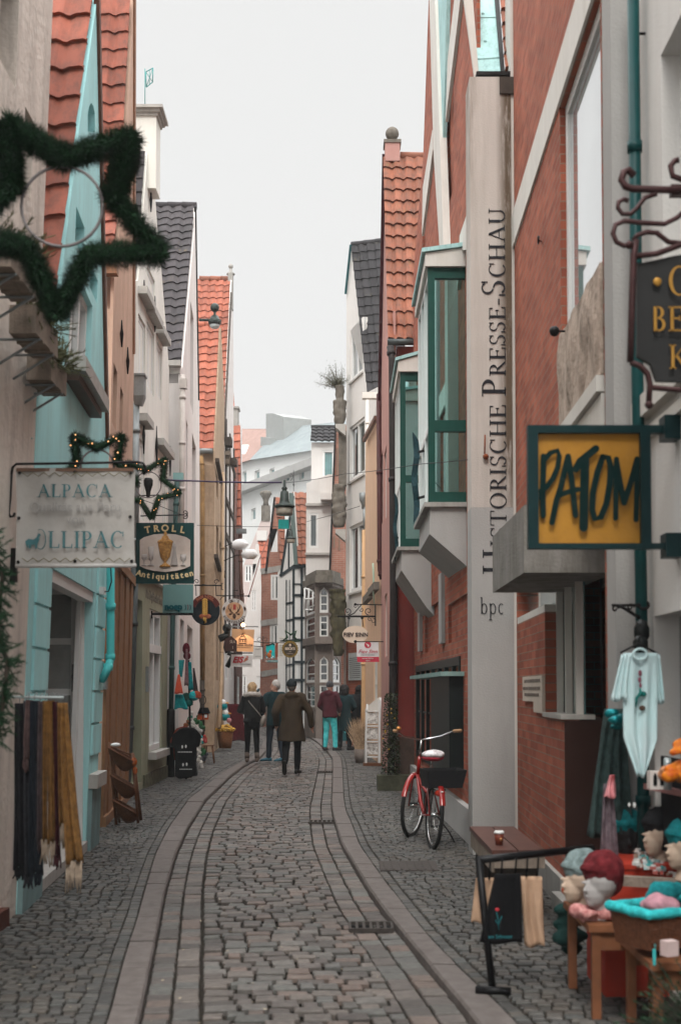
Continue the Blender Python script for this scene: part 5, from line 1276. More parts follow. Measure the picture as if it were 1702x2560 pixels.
F2 = Pl((pl_pts[2].x, pl_pts[2].y), (pl_pts[3].x, pl_pts[3].y), 0, F1.n0 != Pl((pl_pts[1].x, pl_pts[1].y), (pl_pts[2].x, pl_pts[2].y)).n0)
def gothic(s0, s1, z0, z1, k=5):
    c = (s0 + s1) / 2; w_ = (s1 - s0) / 2; h = min(w_ * 1.4, (z1 - z0) * .3)
    return [(s0, z0), (s1, z0), (s1, z1 - h), (c + w_ * .85, z1 - h * .6), (c + w_ * .35, z1 - h * .3), (c, z1), (c - w_ * .35, z1 - h * .3), (c - w_ * .85, z1 - h * .6), (s0, z1 - h)]
for (ya, yb) in ((1468, 1594), (1640, 1770)):
    for Fp, n in ((F1, 1), (F0, 1), (F2, 1)):
        z0, z1 = zl(yb), zl(ya); mid = z0 + (z1 - z0) * .47; Lf = Fp.len; pad = .12 if Fp is F1 else .1
        zlo, zhi = (zl(1592), zl(1466)) if ya < 1600 else (zl(1770), zl(1610))
        g1 = gothic(pad, Lf - pad, mid + .04, z1 + .0); g2 = [(pad, z0 + .02), (Lf - pad, z0 + .02), (Lf - pad, mid - .04), (pad, mid - .04)]
        mb = MB(); wall(mb, Fp, [(0, zlo), (Lf, zlo), (Lf, zhi), (0, zhi)], [g1, g2], reveal=.06, px=False); mb.build('wall', M['bstone'], bt)
        fr_ = MB()
        for gshape, zz in ((g1, mid + .04), (g2, z0 + .02)):
            cs_ = sum(p[0] for p in gshape) / len(gshape); zs = sum(p[1] for p in gshape) / len(gshape)
            inn = [(cs_ + (p[0] - cs_) * .66, zs + (p[1] - zs) * .84) for p in gshape]
            tri = tessellate_polygon([[V((p[0], p[1], 0)) for p in gshape], [V((p[0], p[1], 0)) for p in inn]]); A_ = [Fp.P(p[0], p[1], -.03) for p in gshape + inn]
            fr_.add(A_, [list(q) for q in tri])
            for k in (1, 2):
                zq = min(p[1] for p in gshape) + (max(p[1] for p in gshape) - min(p[1] for p in gshape)) * k / 3; fr_.slab(Fp.P(pad + .04, zq - .02, -.045), Fp.d * (Lf - 2 * pad - .08), Fp.w * .04, Fp.n, .02)
        wo = fr_.build('window', M['wframe'], bt)
        g_ = MB(); g_.slab(Fp.P(pad, z0, -.075), Fp.d * (Lf - 2 * pad), Fp.w * (z1 - z0), Fp.n, .02); g_.build('pane', M['glassk'], wo)
for a, b in ((1, 0), (2, 3)):
    for ya, yb in ((1592, 1466), (1770, 1610)):
        p = pl_pts[a]; q = MB(); q.box((p.x, p.y - .02, (zl(ya) + zl(yb)) / 2), (.09, .09, zl(yb) - zl(ya))); q.build('mullion', M['bstone'], bt)
MB().prism([p * .9 + V((p.x * .1, 4.6, 0)) for p in pl_pts[3:]] + [pl_pts[0] + V((.1, .3, 0))], (0, 0, zl(1425))).build('core', M['bstone'], bt)
lamp = MB(); p = at(814, 1682, 42.62); lamp.ball(p, .085, 12); lamp.build('lit_lamp', mat('lit_lamp', (1, .5, .25), emit=(1, .42, .2, 6), var=0), bt)
# open casement
ow_ = MB(); a = at(762, 1472, 42.8); b = at(782, 1524, 42.5); 
for p, q in (((a.x, a.z), (b.x, a.z - .1)), ((b.x, a.z - .1), (b.x, b.z)), ((b.x, b.z), (a.x, b.z)), ((a.x, b.z), (a.x, a.z)), (((a.x + b.x) / 2, a.z), ((a.x + b.x) / 2, b.z)), ((a.x, (a.z + b.z) / 2), (b.x, (a.z + b.z) / 2))): ow_.tube([V((p[0], 42.6, p[1])), V((q[0], 42.6, q[1]))], .03, 4)
ow_.build('open_casement', M['wframe'], bt)

# white flat roofed house, dormer behind
t, S = hY('white house with flat parapet roof and one tall window at the end of the street', 47.5, [(762, 1860), (832, 1860), (832, 1186), (820, 1186), (766, 1208)], [(771, 1282, 1370, 796)], M['white'], cols=1, rows=1)
mo = MB(); a, b = S.at(764, 1262), S.at(824, 1262); mo.box((a + b) / 2 + V((0, -.06, 0)), (b.x - a.x, .12, .10)); a, b = S.at(763, 1388), S.at(826, 1382); mo.box((a + b) / 2 + V((0, -.06, 0)), (b.x - a.x, .12, .08)); mo.build('string_course', M['sill'], t)
mo = MB(); a, b = S.at(802, 1240), S.at(830, 1250); mo.box((a + b) / 2 + V((0, -.25, 0)), (b.x - a.x, .5, .25)); mo.build('gutter_box', M['white'], t)
t, S = hY('white dormer with a dark tiled hood above the flat roofed house', 50.5, [(778, 1330), (840, 1330), (840, 1106), (778, 1106)], [(806, 1125, 1194, 836)], M['white'], gm=M['glasst'], cols=1, rows=1, thick=2.0)
mb = MB(); tiles(mb, at(776, 1104, 50.3), at(842, 1104, 50.3), at(842, 1070, 51.2), at(779, 1070, 51.2), tw=.28, th=.3, N=UPR, wave=.04, step=.06); mb.build('roof', M['slate'], t)
MB().box(at(809, 1067, 51.2), (1.02, .2, .1)).build('ridge', M['slate'], t)
# timber framed house
t, S = hY('black and white timber framed house under a red tiled roof', 53.0, [(694, 1880), (766, 1880), (766, 1418), (748, 1400), (736, 1225), (733, 1230), (705, 1420), (694, 1432)], [(742, 1640, 1720, 752), (752, 1560, 1600, 762)], M['white'], gm=M['glassk'], thick=4)
tf = MB()
def beam(x0, y0, x1, y1, wd=.16): bar3(tf, S.at(x0, y0, .0), S.at(x1, y1, .0), wd, .05, (0, -1, 0))
for x in (716, 724, 734, 754.5, 764): beam(x, 1420 if x > 730 else 1450, x, 1860, {716: .05, 724: .03, 764: .05}.get(x, .10))
for y in (1460, 1488, 1545, 1600, 1655, 1700): beam(735, y, 766, y, .10 if y != 1460 else .04)
for y in (1505, 1548, 1600, 1660): beam(714, y + 4, 735, y, .07)
beam(702, 1440, 733, 1240, .10); beam(735, 1416, 768, 1412, .22); beam(700, 1440, 740, 1412, .12); beam(722, 1420, 722, 1330, .07)
tf.build('timber_frame', mat('black_timber', (.02, .028, .032), rough=.7, var=.3), t)
mb = MB(); tiles(mb, at(745, 1412, 52.6), at(768, 1412, 52.6), at(766, 1232, 54.6), at(731, 1232, 54.6), tw=.27, th=.36, N=UPR, wave=.045, step=.06); mb.build('roof', M['redo'], t)
vb = MB(); plate(vb, S, [(722, 1232), (733, 1232), (745, 1412), (735, 1412)], .08, off=.1); vb.build('verge_board', mat('grey_green_board', (.12, .16, .15)), t)
# brick house with big white windows
t, S = hY('brick gabled house with large white windows and pale stone bands', 56.5, [(648, 1880), (712, 1880), (712, 1400), (694, 1310), (687, 1245), (666, 1425), (654, 1425)], [(676, 1322, 1380, 694), (677, 1436, 1500, 706), (675, 1560, 1612, 704)], M['brickp'], cols=3, rows=1, thick=4)
bd = MB()
for x0, y0, x1, y1 in ((652, 1425, 712, 1425), (652, 1555, 712, 1555), (652, 1682, 708, 1682)): bd = MB(); bar3(bd, S.at(x0, y0 + 4, 0), S.at(x1, y1 - 6, 0), .26, .03, (0, -1, 0)); bd.build('stone_band', M['conc'], t)
pc = MB(); pc.slab(S.at(705, 1860, 0), V((.2, 0, 0)), V((0, 0, at(705, 1450, 56.5).z)), V((0, -1, 0)), .1); pc.slab(S.at(665, 1860, 0), V((.16, 0, 0)), V((0, 0, at(705, 1690, 56.5).z)), V((0, -1, 0)), .08); pc.build('stone_pier', M['bstone'], t)
dr_ = MB(); dr_.slab(S.at(677, 1840, 0), V((.5, 0, 0)), V((0, 0, at(700, 1690, 56.5).z)), V((0, -1, 0)), .03); dr_.build('door', M['glassk'], t)
vb = MB(); bar3(vb, S.at(665, 1428, .05), S.at(687, 1243, .05), .09, .08, (0, -1, 0)); vb.build('verge_board', M['iron'], t)
mb = MB(); tiles(mb, at(700, 1400, 56.2), at(713, 1400, 56.2), at(712, 1245, 57.8), at(688, 1245, 57.8), tw=.3, th=.38, N=UPR, wave=.045, step=.06); mb.build('roof', M['redo'], t)
# white gabled house with narrow orange roof
t, S = hY('white plastered gabled house with a narrow orange tiled roof edge', 62.0, [(600, 1900), (658, 1900), (658, 1540), (647, 1360), (640, 1360), (618, 1500), (600, 1560)], [(632, 1410, 1440, 641), (628, 1476, 1528, 641), (624, 1585, 1640, 634), (643, 1590, 1640, 655), (600, 1688, 1790, 616), (640, 1690, 1790, 652)], M['white'], cols=2, rows=4, fw=.07, thick=5)
mb = MB(); tiles(mb, at(656, 1545, 61.7), at(668, 1545, 61.7), at(672, 1348, 64), at(645, 1348, 64), tw=.3, th=.38, N=UPR, wave=.05, step=.06); mb.build('roof', M['redb'], t)
MB().box(at(655, 1340, 64), (.5, .5, .5)).build('chimney', M['white'], t)
# pink gable with stone urn
t, S = hY('tall pale pink gable topped by a stone urn', 74.0, [(596, 1900), (700, 1900), (700, 1370), (668, 1282), (660, 1282), (625, 1370), (600, 1440)], [(612, 1412, 1455, 630)], mat('pale_pink_render', (.56, .46, .43), var=.05, scale=.8), thick=4, cols=2, rows=2)
u = MB(); p = S.at(664, 1283); u.box(p + V((0, .2, .0)), (.5, .5, .9)); u.lathe([(.18, .45), (.14, .7), (.2, .9), (.36, 1.15), (.3, 1.3), (0, 1.38)], p + V((0, .2, 0)), 12); u.build('urn', M['stone'], t)
# distant pale block
t = thing('apartment_block', 'pale distant apartment block with grey green roof and broad chimney', 'building', (gx(730, 110).x, 110, 0))
a, b = gx(596, 128), gx(900, 104); PB = Pl(tuple(a)[:2], tuple(b)[:2]); PB = PB if PB.n.y < 0 else Pl(tuple(a)[:2], tuple(b)[:2], 0, True)
hs = [PB.R(x, y, y + 38, x + 12) for x, y in ((637, 1178), (674, 1173), (711, 1168), (748, 1163))] + [PB.R(628, 1273, 1302, 639), PB.R(606, 1180, 1215, 616), PB.R(790, 1158, 1195, 802)]
mb = MB(); wall(mb, PB, [(0, 0), (PB.len, 0), PB.sw(890, 1112), PB.sw(622, 1150), PB.sw(600, 1158)], hs, back=(0, 10, 0), reveal=.3, px=False); mb.build('wall', mat('far_white_render', (.72, .72, .70), var=.03, scale=.3), t)
for h in hs: window(t, PB, h, M['wframe'], M['glasst'], recess=.2, cols=1, rows=1, fw=.12)
cr = MB(); p, q = PB.at(598, 1238, .4), PB.at(800, 1210, .4); q.z = p.z = (p.z + q.z) / 2
cr.slab(PB.P(0, PB.sw(598, 1240)[1], 0), PB.d * PB.len, PB.w * .7, PB.n, .9); cr.build('balcony_band', M['grey'], t)
up_ = V((-PB.n.x, -PB.n.y, 0)) * 5.0
e0, e1, e2_ = PB.at(596, 1158, .5), PB.at(624, 1150, .5), PB.at(893, 1108, .5)
def onup(x, y, k): r = ray(x, y); o_ = PB.o - PB.n * k; tt = (o_ - V((0, 0, EYE))).dot(PB.n) / r.dot(PB.n); return V((0, 0, EYE)) + r * tt
rf = MB(); rf.prism([e1, e2_, onup(893, 1050, 4.5), onup(735, 1066, 4.5), onup(690, 1078, 4.2)], -PB.n * .2); rf.build('roof', mat('hazed_grey_green_roof', (.22, .25, .255), var=.15, scale=1.2), t)  # roof colour lightened to stand in for distance haze
rf = MB(); rf.prism([e0, e1, onup(690, 1078, 4.2), onup(665, 1072, 4.4), onup(596, 1072, 4.4)], -PB.n * .2); rf.build('roof', mat('faded_red_roof', (.30, .19, .16), var=.15, scale=1.2), t)
ch = MB(); ch.prism([onup(665, 1155, 2.5), onup(708, 1120, 2.5), onup(709, 1042, 2.5), onup(682, 1033, 2.5), onup(665, 1034, 2.5)], -PB.n * 3); ch.build('chimney', mat('hazed_grey_brick', (.32, .33, .32), var=.1), t)  # chimney grey lightened in the same way, as painted haze
ch = MB(); ch.prism([onup(650, 1148, 1.8), onup(676, 1130, 1.8), onup(675, 1095, 1.8), onup(652, 1092, 1.8)], -PB.n * 1.5); ch.build('chimney', mat('hazed_grey_brick', (.2, .2, .2)), t)
sk = MB(); 
for pts in ([(602, 1135), (612, 1135), (620, 1112), (604, 1112)], [(690, 1128), (700, 1126), (742, 1102), (730, 1104)]):
    P_ = []
    for x, y in pts: v = (1155 - y) / 85 * 4.4; P_.append(onup(x, y, max(0, v) - .3))
    sk.prism(P_, -PB.n * .1)
sk.build('skylight', M['wframe'], t)
wv = MB(); p, q = at(734, 1235, 70), at(734, 1175, 70); wv.tube([p, q], .02, 5)
pts = [at(x, y, 70) for x, y in ((734, 1192), (726, 1182), (724, 1190), (734, 1192), (726, 1202))]; wv.tube(pts, .015, 5); wv.ball(at(734, 1212, 70), .05)
tag(wv.build('weather_vane', M['iron']), 'thin scroll shaped weather vane in front of the distant block', 'weather vane')
# ================================================================== SIGNS, STARS, LAMPS, WIRES
def curl(mb, c, r0, a0, turns, r, u=(1, 0, 0), v=(0, 0, 1), n=14, sgn=1):
    c, u, v = V(c), V(u), V(v); pts = []
    for i in range(n + 1):
        t = i / n; rr = r0 * (1 - .78 * t); an = a0 + sgn * turns * 2 * pi * t; pts.append(c + u * cos(an) * rr + v * sin(an) * rr)
    mb.tube(pts, [r * (1 - .3 * i / n) for i in range(n + 1)], 5)
def flat(S, pts, t=.01, off=0): return [S.at(x, y, off) for x, y in pts], -S.n * t
def disc(S, c, r, n=32, sx=1, sy=1): return [(c[0] + r * sx * cos(2 * pi * k / n), c[1] + r * sy * sin(2 * pi * k / n)) for k in range(n)]
def board(parent, S, pts, m, t=.02, off=0, name='board'):
    mb = MB(); a, v = flat(S, pts, t, off); mb.prism(a, v); return mb.build(name, m, parent)
def slabpx(mb, S, x0, y0, x1, y1, t, off=0):
    a, b = S.at(x0, y1, off), S.at(x1, y0, off); mb.box(((a.x + b.x) / 2, a.y + t / 2, (a.z + b.z) / 2), (b.x - a.x, t, b.z - a.z))

# --- fir stars
def fir_star(cx, cy, Y, Rad, rot, tr, nneed, label, lights=True, ringr=None, lean=0):
    c = at(cx, cy, Y); t = thing('garland_star', label, 'star decoration', c, 'fir garland stars hung over the street')
    P = []
    for k in range(10):
        a = radians(-90 + 36 * k + rot); r = Rad if k % 2 == 0 else Rad * .50
        P.append(c + V((cos(a) * r, (-.05 if k % 2 else 0) + lean * cos(a) * r, sin(a) * r)))
    P.append(P[0]); core = MB(); core.tube(P, tr * .62, 8); core.build('frame', MFIR, t)
    nd = MB(); seg = [(P[i], P[i + 1]) for i in range(10)]
    for a, b in seg:
        d = (b - a).normalized()
        for _ in range(nneed // 10):
            p = a.lerp(b, U(-.03, 1.03)); q = nrm((U(-1, 1), U(-1, 1), U(-1, 1))); q = (q - d * q.dot(d)); q = q.normalized() if q.length > 1e-3 else V((0, 0, 1))
            lump = .82 + .3 * noise.noise(p * 14)
            r0 = tr * U(.4, .8) * lump; l_ = tr * U(.35, .8); s = p + q * r0; e_ = s + (q + d * U(-.7, .9) + V((0, 0, -.15))).normalized() * l_
            w_ = q.cross(d).normalized() * tr * .06
            nd.add([s - w_, s + w_, e_], [[0, 1, 2]])
    nd.build('needles', MFIR, t)
    if ringr:
        rg = MB(); rg.tube([c + V((cos(q) * ringr, -.04, sin(q) * ringr + .02)) for q in [k * pi / 16 for k in range(33)]], .008, 6, cap=False); rg.build('ring', mat('grey_wire_ring', (.2, .18, .18), rough=.4), t)
    if lights:
        lm = mat('fairy_light_bulb', (1, .6, .3), emit=(1, .42, .15, 2.5), var=0)
        for i in range(26):
            a, b = seg[i % 10]; p = a.lerp(b, U(.05, .95)) + V((U(-.5, .5) * tr, -tr * .85, U(-.5, .5) * tr)); l_ = MB(); l_.ball(p, .0048, 6); l_.build('fairy_light', lm, t)
    return t
fir_star(160, 533, 6.4, .525, -3, .080, 34000, 'huge dark fir garland star with a wire ring, cut by the left edge', lights=False, ringr=.205, lean=.12)
fir_star(246, 1174, 10.0, .325, 0, .052, 12000, 'lit fir garland star half hidden behind the alpaca banner', ringr=.13)
fir_star(372, 1217, 16.6, .42, 6, .062, 12000, 'lit fir garland star hanging above the antiques sign', ringr=.17)
# two more stars far down
s_ = MB()
def mini_star(cx, cy, Y, r, label, m, k=.4, tb=.035):
    c = at(cx, cy, Y); mb = MB(); pts = [c + V((cos(radians(-90 + 36 * i)) * (r if i % 2 == 0 else r * k), 0, sin(radians(-90 + 36 * i)) * (r if i % 2 == 0 else r * k))) for i in range(11)]
    mb.tube(pts, tb, 6, cap=False); return tag(mb.build('star', m), label, 'star decoration')
mini_star(727, 1596, 34.0, .24, 'small dark fir star above the round brewery sign', MFIR)
def ballgarland(x0, y0, x1, y1, Y, label):
    a, b = at(x0, y0, Y), at(x1, y1, Y); t = thing('white_ornament', label, 'ornament', b, 'white wire ornaments far down on the left'); m = mat('white_tinsel', (.75, .75, .75), rough=.4, bump=1, bscale=60)
    w_ = MB(); w_.tube([a, a.lerp(b, .5) + V((0, 0, .06)), b], .012, 5); w_.build('arm', M['iron'], t)
    q = MB(); q.ball(b, .17, 12, sz=(1.25, 1, .75)); 
    for v in range(len(q.v)): q.v[v] = q.v[v] + (q.v[v] - b) * .35 * noise.noise(q.v[v] * 14)
    q.build('tinsel_ball', m, t)
ballgarland(562, 1366, 600, 1361, 32, 'white tinsel ball on a wire arm, upper one')
ballgarland(560, 1402, 623, 1386, 32, 'white tinsel ball on a wire arm, lower one')

# --- alpaca banner on black iron frame
YA = 8.6; SA = PlY(YA)
t = thing('hanging_banner', 'pale banner reading Alpaca Qualität aus Peru von Ollipac in an iron frame', 'banner', at(188, 1170, YA))
cl = mat('greyish_banner_cloth', (.50, .48, .45), var=.08, scale=5, rough=.7, bump=.6, bscale=9, stain=(.38, .34, .30, .4), st_scale=(2, 2, 2))
mb = MB(); k = 24; vs = []
x0, x1, y0, y1 = 40, 338, 1172, 1412
for i in range(k + 1):
    for j in range(k + 1):
        u, v = i / k, j / k; p = SA.at(x0 + (x1 - x0) * u + 4 * sin(pi * v) * (.5 - u), y0 + (y1 - y0) * v + 5 * sin(pi * 2 * u) * (v - .5) * .6, 0)
        p.y += .010 * noise.noise(V((u * 5, v * 4, 0))) + .006 * sin(u * 14 + v * 4); vs.append(p)
fs = [[i * (k + 1) + j, (i + 1) * (k + 1) + j, (i + 1) * (k + 1) + j + 1, i * (k + 1) + j + 1] for i in range(k) for j in range(k)]
nv = len(vs); mb.add(vs + [p + V((0, .006, 0)) for p in vs], fs + [[q + nv for q in reversed(f)] for f in fs], smooth=True); ban = mb.build('cloth', cl, t)
mb = MB(); slabpx(mb, SA, x0 + 2, y1 - 4, x1, y1 + 6, .02, .0); mb.tube([SA.at(x0, y1 + 3, .0), SA.at(x1 + 3, y1 + 2, 0)], .014, 8); mb.build('bottom_rod', mat('white_rod', (.6, .58, .56), rough=.4), t)
mb = MB(); slabpx(mb, SA, x0 + 2, y0 - 2, x1 - 4, y0 + 6, .02, .01); mb.build('top_rod', mat('brown_rod', (.22, .13, .09), rough=.5), t)
mb = MB(); mb.tube([SA.at(x, y, .03) for x, y in ((362, 1165), (366, 1178), (358, 1186))], .009, 6)
mb.tube([SA.at(x, y, .03) for x, y in ((30, 1185), (33, 1168), (42, 1160), (200, 1158), (345, 1155), (358, 1158), (363, 1166))], .009, 6)
mb.tube([SA.at(x, y, .03) for x, y in ((30, 1183), (27, 1240), (23, 1283), (27, 1292), (35, 1290), (38, 1282))], .009, 6); mb.build('iron_frame', M['iron'], t)
for x, y in ((50, 1182), (188, 1180), (326, 1182), (48, 1295), (326, 1292), (46, 1405), (188, 1403), (330, 1403)): e = MB(); e.ball(SA.at(x, y, .012), .012, 8, sz=(1, .5, 1)); e.build('eyelet', M['iron'], t)
tl = mat('teal_print', (.075, .20, .22), rough=.7, var=.15, scale=8); gp_ = mat('faded_print', (.40, .385, .37), rough=.8, var=.05)
mb = MB(); p = SA.at(94, 1243, .024); serif(mb, 'ALPACA', (SA.at(94, 1212).z - p.z), p, (1, 0, 0), (0, 0, 1), width=SA.at(283, 1243).x - p.x); mb.build('lettering', tl, t)
mb = MB(); p = SA.at(120, 1370, .024); serif(mb, 'LLIPAC', (SA.at(94, 1328).z - SA.at(94, 1370).z), p, (1, 0, 0), (0, 0, 1), width=SA.at(316, 1370).x - p.x); mb.build('lettering', tl, t)
text('Qualität aus Peru', .088, gp_, t, SA.at(189, 1268, .026), (1, 0, 0), (0, 0, 1)); text('von', .088, gp_, t, SA.at(190, 1299, .026), (1, 0, 0), (0, 0, 1))
lg = MB(); a, v = flat(SA, [(66, 1362), (64, 1352), (72, 1347), (84, 1349), (92, 1344), (96, 1334), (101, 1334), (103, 1338), (99, 1342), (98, 1352), (95, 1358), (92, 1372), (89, 1372), (88, 1362), (80, 1362), (77, 1371), (73, 1371), (72, 1361), (69, 1370)], .003, .026); lg.prism(a, v)
lg.tube([SA.at(102 + 13 * cos(q), 1348 + 25 * sin(q), .026) for q in [radians(-115 + 12 * k) for k in range(22)]], [.004 + .004 * abs(sin(k / 22 * pi)) for k in range(22)], 5, flat=.4); lg.build('alpaca_emblem', tl, t)
zg_ = MB(); 
for yy in (1186, 1400):
    for i in range(20): a, b = SA.at(56 + i * 13.5, yy + (5 if i % 2 else -5), .022), SA.at(56 + (i + 1) * 13.5, yy + (-5 if i % 2 else 5), .022); zg_.tube([a, b], .003, 4)
zg_.build('zigzag_border', mat('olive_print', (.25, .22, .14)), t)
lt = MB(); slabpx(lt, SA, 25, 1370, 41, 1455, .05, -.05); lt = tag(lt.build('wall_lamp', M['iron']), 'black box lamp on the cream wall left of the banner', 'lamp')

# --- antiques sign
YT = 17.2; ST = PlY(YT)
t = thing('shop_sign', 'dark green hanging sign reading Troll Antiquitäten with painted goblets', 'sign', at(413, 1305, YT))
grn = mat('dark_green_sign', (.010, .045, .045), rough=.45, var=.1); gold = mat('pale_gold_lettering', (.62, .48, .26), rough=.5)
board(t, ST, [(341, 1307), (485, 1307), (485, 1459), (340, 1459)], grn, .03)
pan = [(350, 1350), (360, 1343), (385, 1336), (413, 1334), (440, 1336), (466, 1343), (476, 1350), (476, 1415), (460, 1422), (440, 1427), (413, 1430), (385, 1427), (365, 1422), (350, 1415)]
board(t, ST, pan, mat('painted_panel', (.52, .42, .36), var=.1, scale=3, tint=(.60, .56, .52)), .006, .034, 'picture_panel')
gb_ = MB(); base = V((ST.at(413, 1418, .05).x, YT - .045, ST.at(413, 1418).z)); k_ = YT / F
prof = [(14, 0), (13, 3), (4, 9), (3, 13), (5, 16), (12, 26), (17, 52), (18, 60), (20, 62), (18, 66), (10, 70), (8, 76), (3, 80), (5, 84), (0, 90)]
gb_.lathe([(r * k_, z * k_) for r, z in prof], base, 16, sy=.25); gb_.build('painted_goblet', mat('amber_paint', (.30, .15, .06), var=.35, scale=30, tint=(.48, .26, .08)), t)
gg_ = mat('painted_glass', (.36, .33, .31), rough=.3)
for x, sc_, pf in ((362, .9, [(8, 0), (7, 2), (1.5, 4), (1.5, 14), (7, 20), (8, 32)]), (379, 1, [(8, 0), (7, 2), (1.5, 5), (1.5, 12), (5, 16), (7.5, 48)]), (437, 1, [(9, 0), (9, 3), (3, 40), (4, 46), (1, 56)]), (459, .9, [(7, 0), (6, 2), (2, 5), (2, 12), (8, 18), (8, 32)])):
    q = MB(); b_ = V((ST.at(x, 1415).x, YT - .042, ST.at(x, 1415).z)); q.lathe([(r * k_ * sc_, z * k_ * sc_) for r, z in pf], b_, 10, sy=.2); q.build('painted_glass', gg_, t)
def arctext(s, size, m, par, S, c, r, a0, a1, off=.035, up=1, fontbold=.004, nm='letter', shear=0):
    n = len(s)
    for i, ch in enumerate(s):
        if ch == ' ': continue
        a = radians(a0 + (a1 - a0) * (i / max(1, n - 1))); x, y = c[0] + r * cos(a), c[1] - r * sin(a)
        rt = V((sin(a), 0, -cos(a))) * up; u = V((cos(a), 0, sin(a))) * up
        text(ch, size, m, par, S.at(x, y, off), rt, u, bold=fontbold, name='letter', shear=shear)
arctext('TROLL', .125, gold, t, ST, (413, 1560), 239, 100.5, 79.5, bold if False else .045, fontbold=.004)
arctext('Antiquitäten', .11, gold, t, ST, (413, 1190), 252, -105, -75, .045, up=-1, fontbold=.003)
br = MB(); br.tube([at(352, 1290, YT), at(420, 1288, YT), at(462, 1287, YT)], .009, 6); curl(br, at(462, 1282, YT), .05, -pi / 2, .8, .008); curl(br, at(462, 1292, YT), .05, pi / 2, .8, .008, sgn=-1)
br.tube([at(330, 1240, YT), at(400, 1265, YT), at(455, 1287, YT)], .004, 5)
for x in (388, 436): br.tube([at(x, 1308, YT), at(x + (-4 if x < 400 else 5), 1289, YT)], .004, 5)
br.build('bracket', M['iron'], t)
# --- noep sign
YN = 18.4; SN = PlY(YN); t = thing('shop_sign', 'plain grey teal hanging sign reading noep with three arcs', 'sign', at(445, 1460, YN))
board(t, SN, [(408, 1461), (483, 1461), (483, 1534), (407, 1534)], mat('grey_teal_sign', (.13, .25, .245), rough=.5, var=.06, scale=3), .025)
text('noep', .125, mat('teal_letter', (.004, .075, .09)), t, SN.at(434, 1517, .016), (1, 0, 0), (0, 0, 1), bold=.007)
for i in range(3):
    q = MB(); q.tube([SN.at(460 + i * 6 + 5 * cos(a), 1518 + 8 * sin(a), .012) for a in [radians(-55 + 13.75 * j) for j in range(9)]], .005, 5); q.build('arc', mat(('teal_letter', 'maroon_letter', 'dark_teal_letter')[i], ((.02, .18, .2), (.18, .05, .07), (.02, .07, .09))[i]), t)
br = MB(); slabpx(br, SN, 379, 1532, 484, 1538, .03, 0); slabpx(br, SN, 378, 1527, 381, 1546, .03); br.build('bracket', M['iron'], t)

# --- Rapunzel sign
YR = 24.0; SR = PlY(YR); t = thing('shop_sign', 'round black hanging sign reading Rapunzel with a golden plait', 'sign', at(514, 1524, YR))
blk = mat('black_sign', (.012, .016, .02), rough=.4)
rim = mat('maroon_sign_rim', (.10, .022, .018), rough=.5); board(t, SR, [(514 + 37 * cos(a), 1521 - 35 * sin(a)) for a in [radians(15 + 7.5 * i) for i in range(21)]] + [(514 + 26 * cos(a), 1526 - 26 * sin(a)) for a in [radians(165 - 7.5 * i) for i in range(21)]], rim, .02, .012, 'name_band')
board(t, SR, disc(SR, (514, 1527), 36, sy=1), blk, .03)
for k in range(9):
    for s in (-1, 1):
        q = MB(); q.ball(SR.at(512.5 + s * 3, 1500 + k * 4.6, .03), .038, 8, sz=(1, .4, .62), M=Matrix.Rotation(s * .7, 3, 'Y')); q.build('plait_strand', mat('golden_plait', (.50, .29, .07), var=.2, scale=40), t)
q = MB(); q.tube([SR.at(x, y, .03) for x, y in ((513, 1544), (512, 1550), (515, 1555), (511, 1559))], [.04, .035, .02, .01], 6); q.build('plait_end', MC['golden_plait'], t)
q = MB(); q.ball(SR.at(505, 1541, .04), .05, 8, sz=(1.1, .3, .9)); q.ball(SR.at(521, 1541, .04), .05, 8, sz=(1.1, .3, .9)); q.ball(SR.at(513, 1541, .045), .028, 8); q.build('bow', mat('rust_bow', (.30, .09, .04)), t)
arctext('RAPUNZEL', .088, mat('copper_letter', (.35, .12, .07)), t, SR, (514, 1524), 31.5, 128, 54, .02, fontbold=.003)
br = MB(); br.tube([at(487, 1463, YR), at(554, 1464, YR)], .014, 6); curl(br, at(541, 1455, YR), .055, 0, 1.1, .008); curl(br, at(492, 1454, YR), .05, pi, 1.1, .008, sgn=-1); br.tube([at(505, 1461, YR), at(520, 1463, YR), at(541, 1462, YR)], .008, 5)
for x in (490, 540): br.tube([at(x, 1465, YR), at(x + 1, 1490, YR)], .008, 5)
br.tube([at(558, 1458, YR), at(554, 1458, YR), at(554, 1474, YR), at(558, 1474, YR)], .01, 5); br.build('bracket', M['iron'], t)

# --- Osi's Schatzkastl
YO = 29.5; SO = PlY(YO); t = thing('shop_sign', 'round white rimmed hanging sign with an orange deer head medallion', 'sign', at(586, 1528, YO))
board(t, SO, disc(SO, (586, 1528), 31.5), mat('off_white_sign', (.58, .55, .52), rough=.5), .03); board(t, SO, disc(SO, (586, 1528), 22.5), mat('orange_medallion', (.48, .25, .13), rough=.5, var=.2, scale=8, tint=(.55, .36, .22)), .006, .008, 'medallion')
dk_ = mat('brown_print', (.09, .055, .04))
arctext("OSI'S", .082, dk_, t, SO, (586, 1528), 26.3, 112, 68, .01, fontbold=.002); arctext('SCHATZKASTL', .066, dk_, t, SO, (586, 1528), 27.5, -152, -28, .01, up=-1, fontbold=.002)
q = MB(); q.ball(SO.at(586, 1540, .016), .055, 8, sz=(.75, .3, 1.2))
for s in (-1, 1):
    q.tube([SO.at(586 + s * a, b, .016) for a, b in ((3, 1533), (9, 1528), (14, 1520), (13, 1512))], .010, 5); q.tube([SO.at(586 + s * a, b, .016) for a, b in ((9, 1528), (8, 1518))], .008, 5); q.ball(SO.at(586 + s * 10, 1535, .016), .03, 6, sz=(1.3, .3, .6))
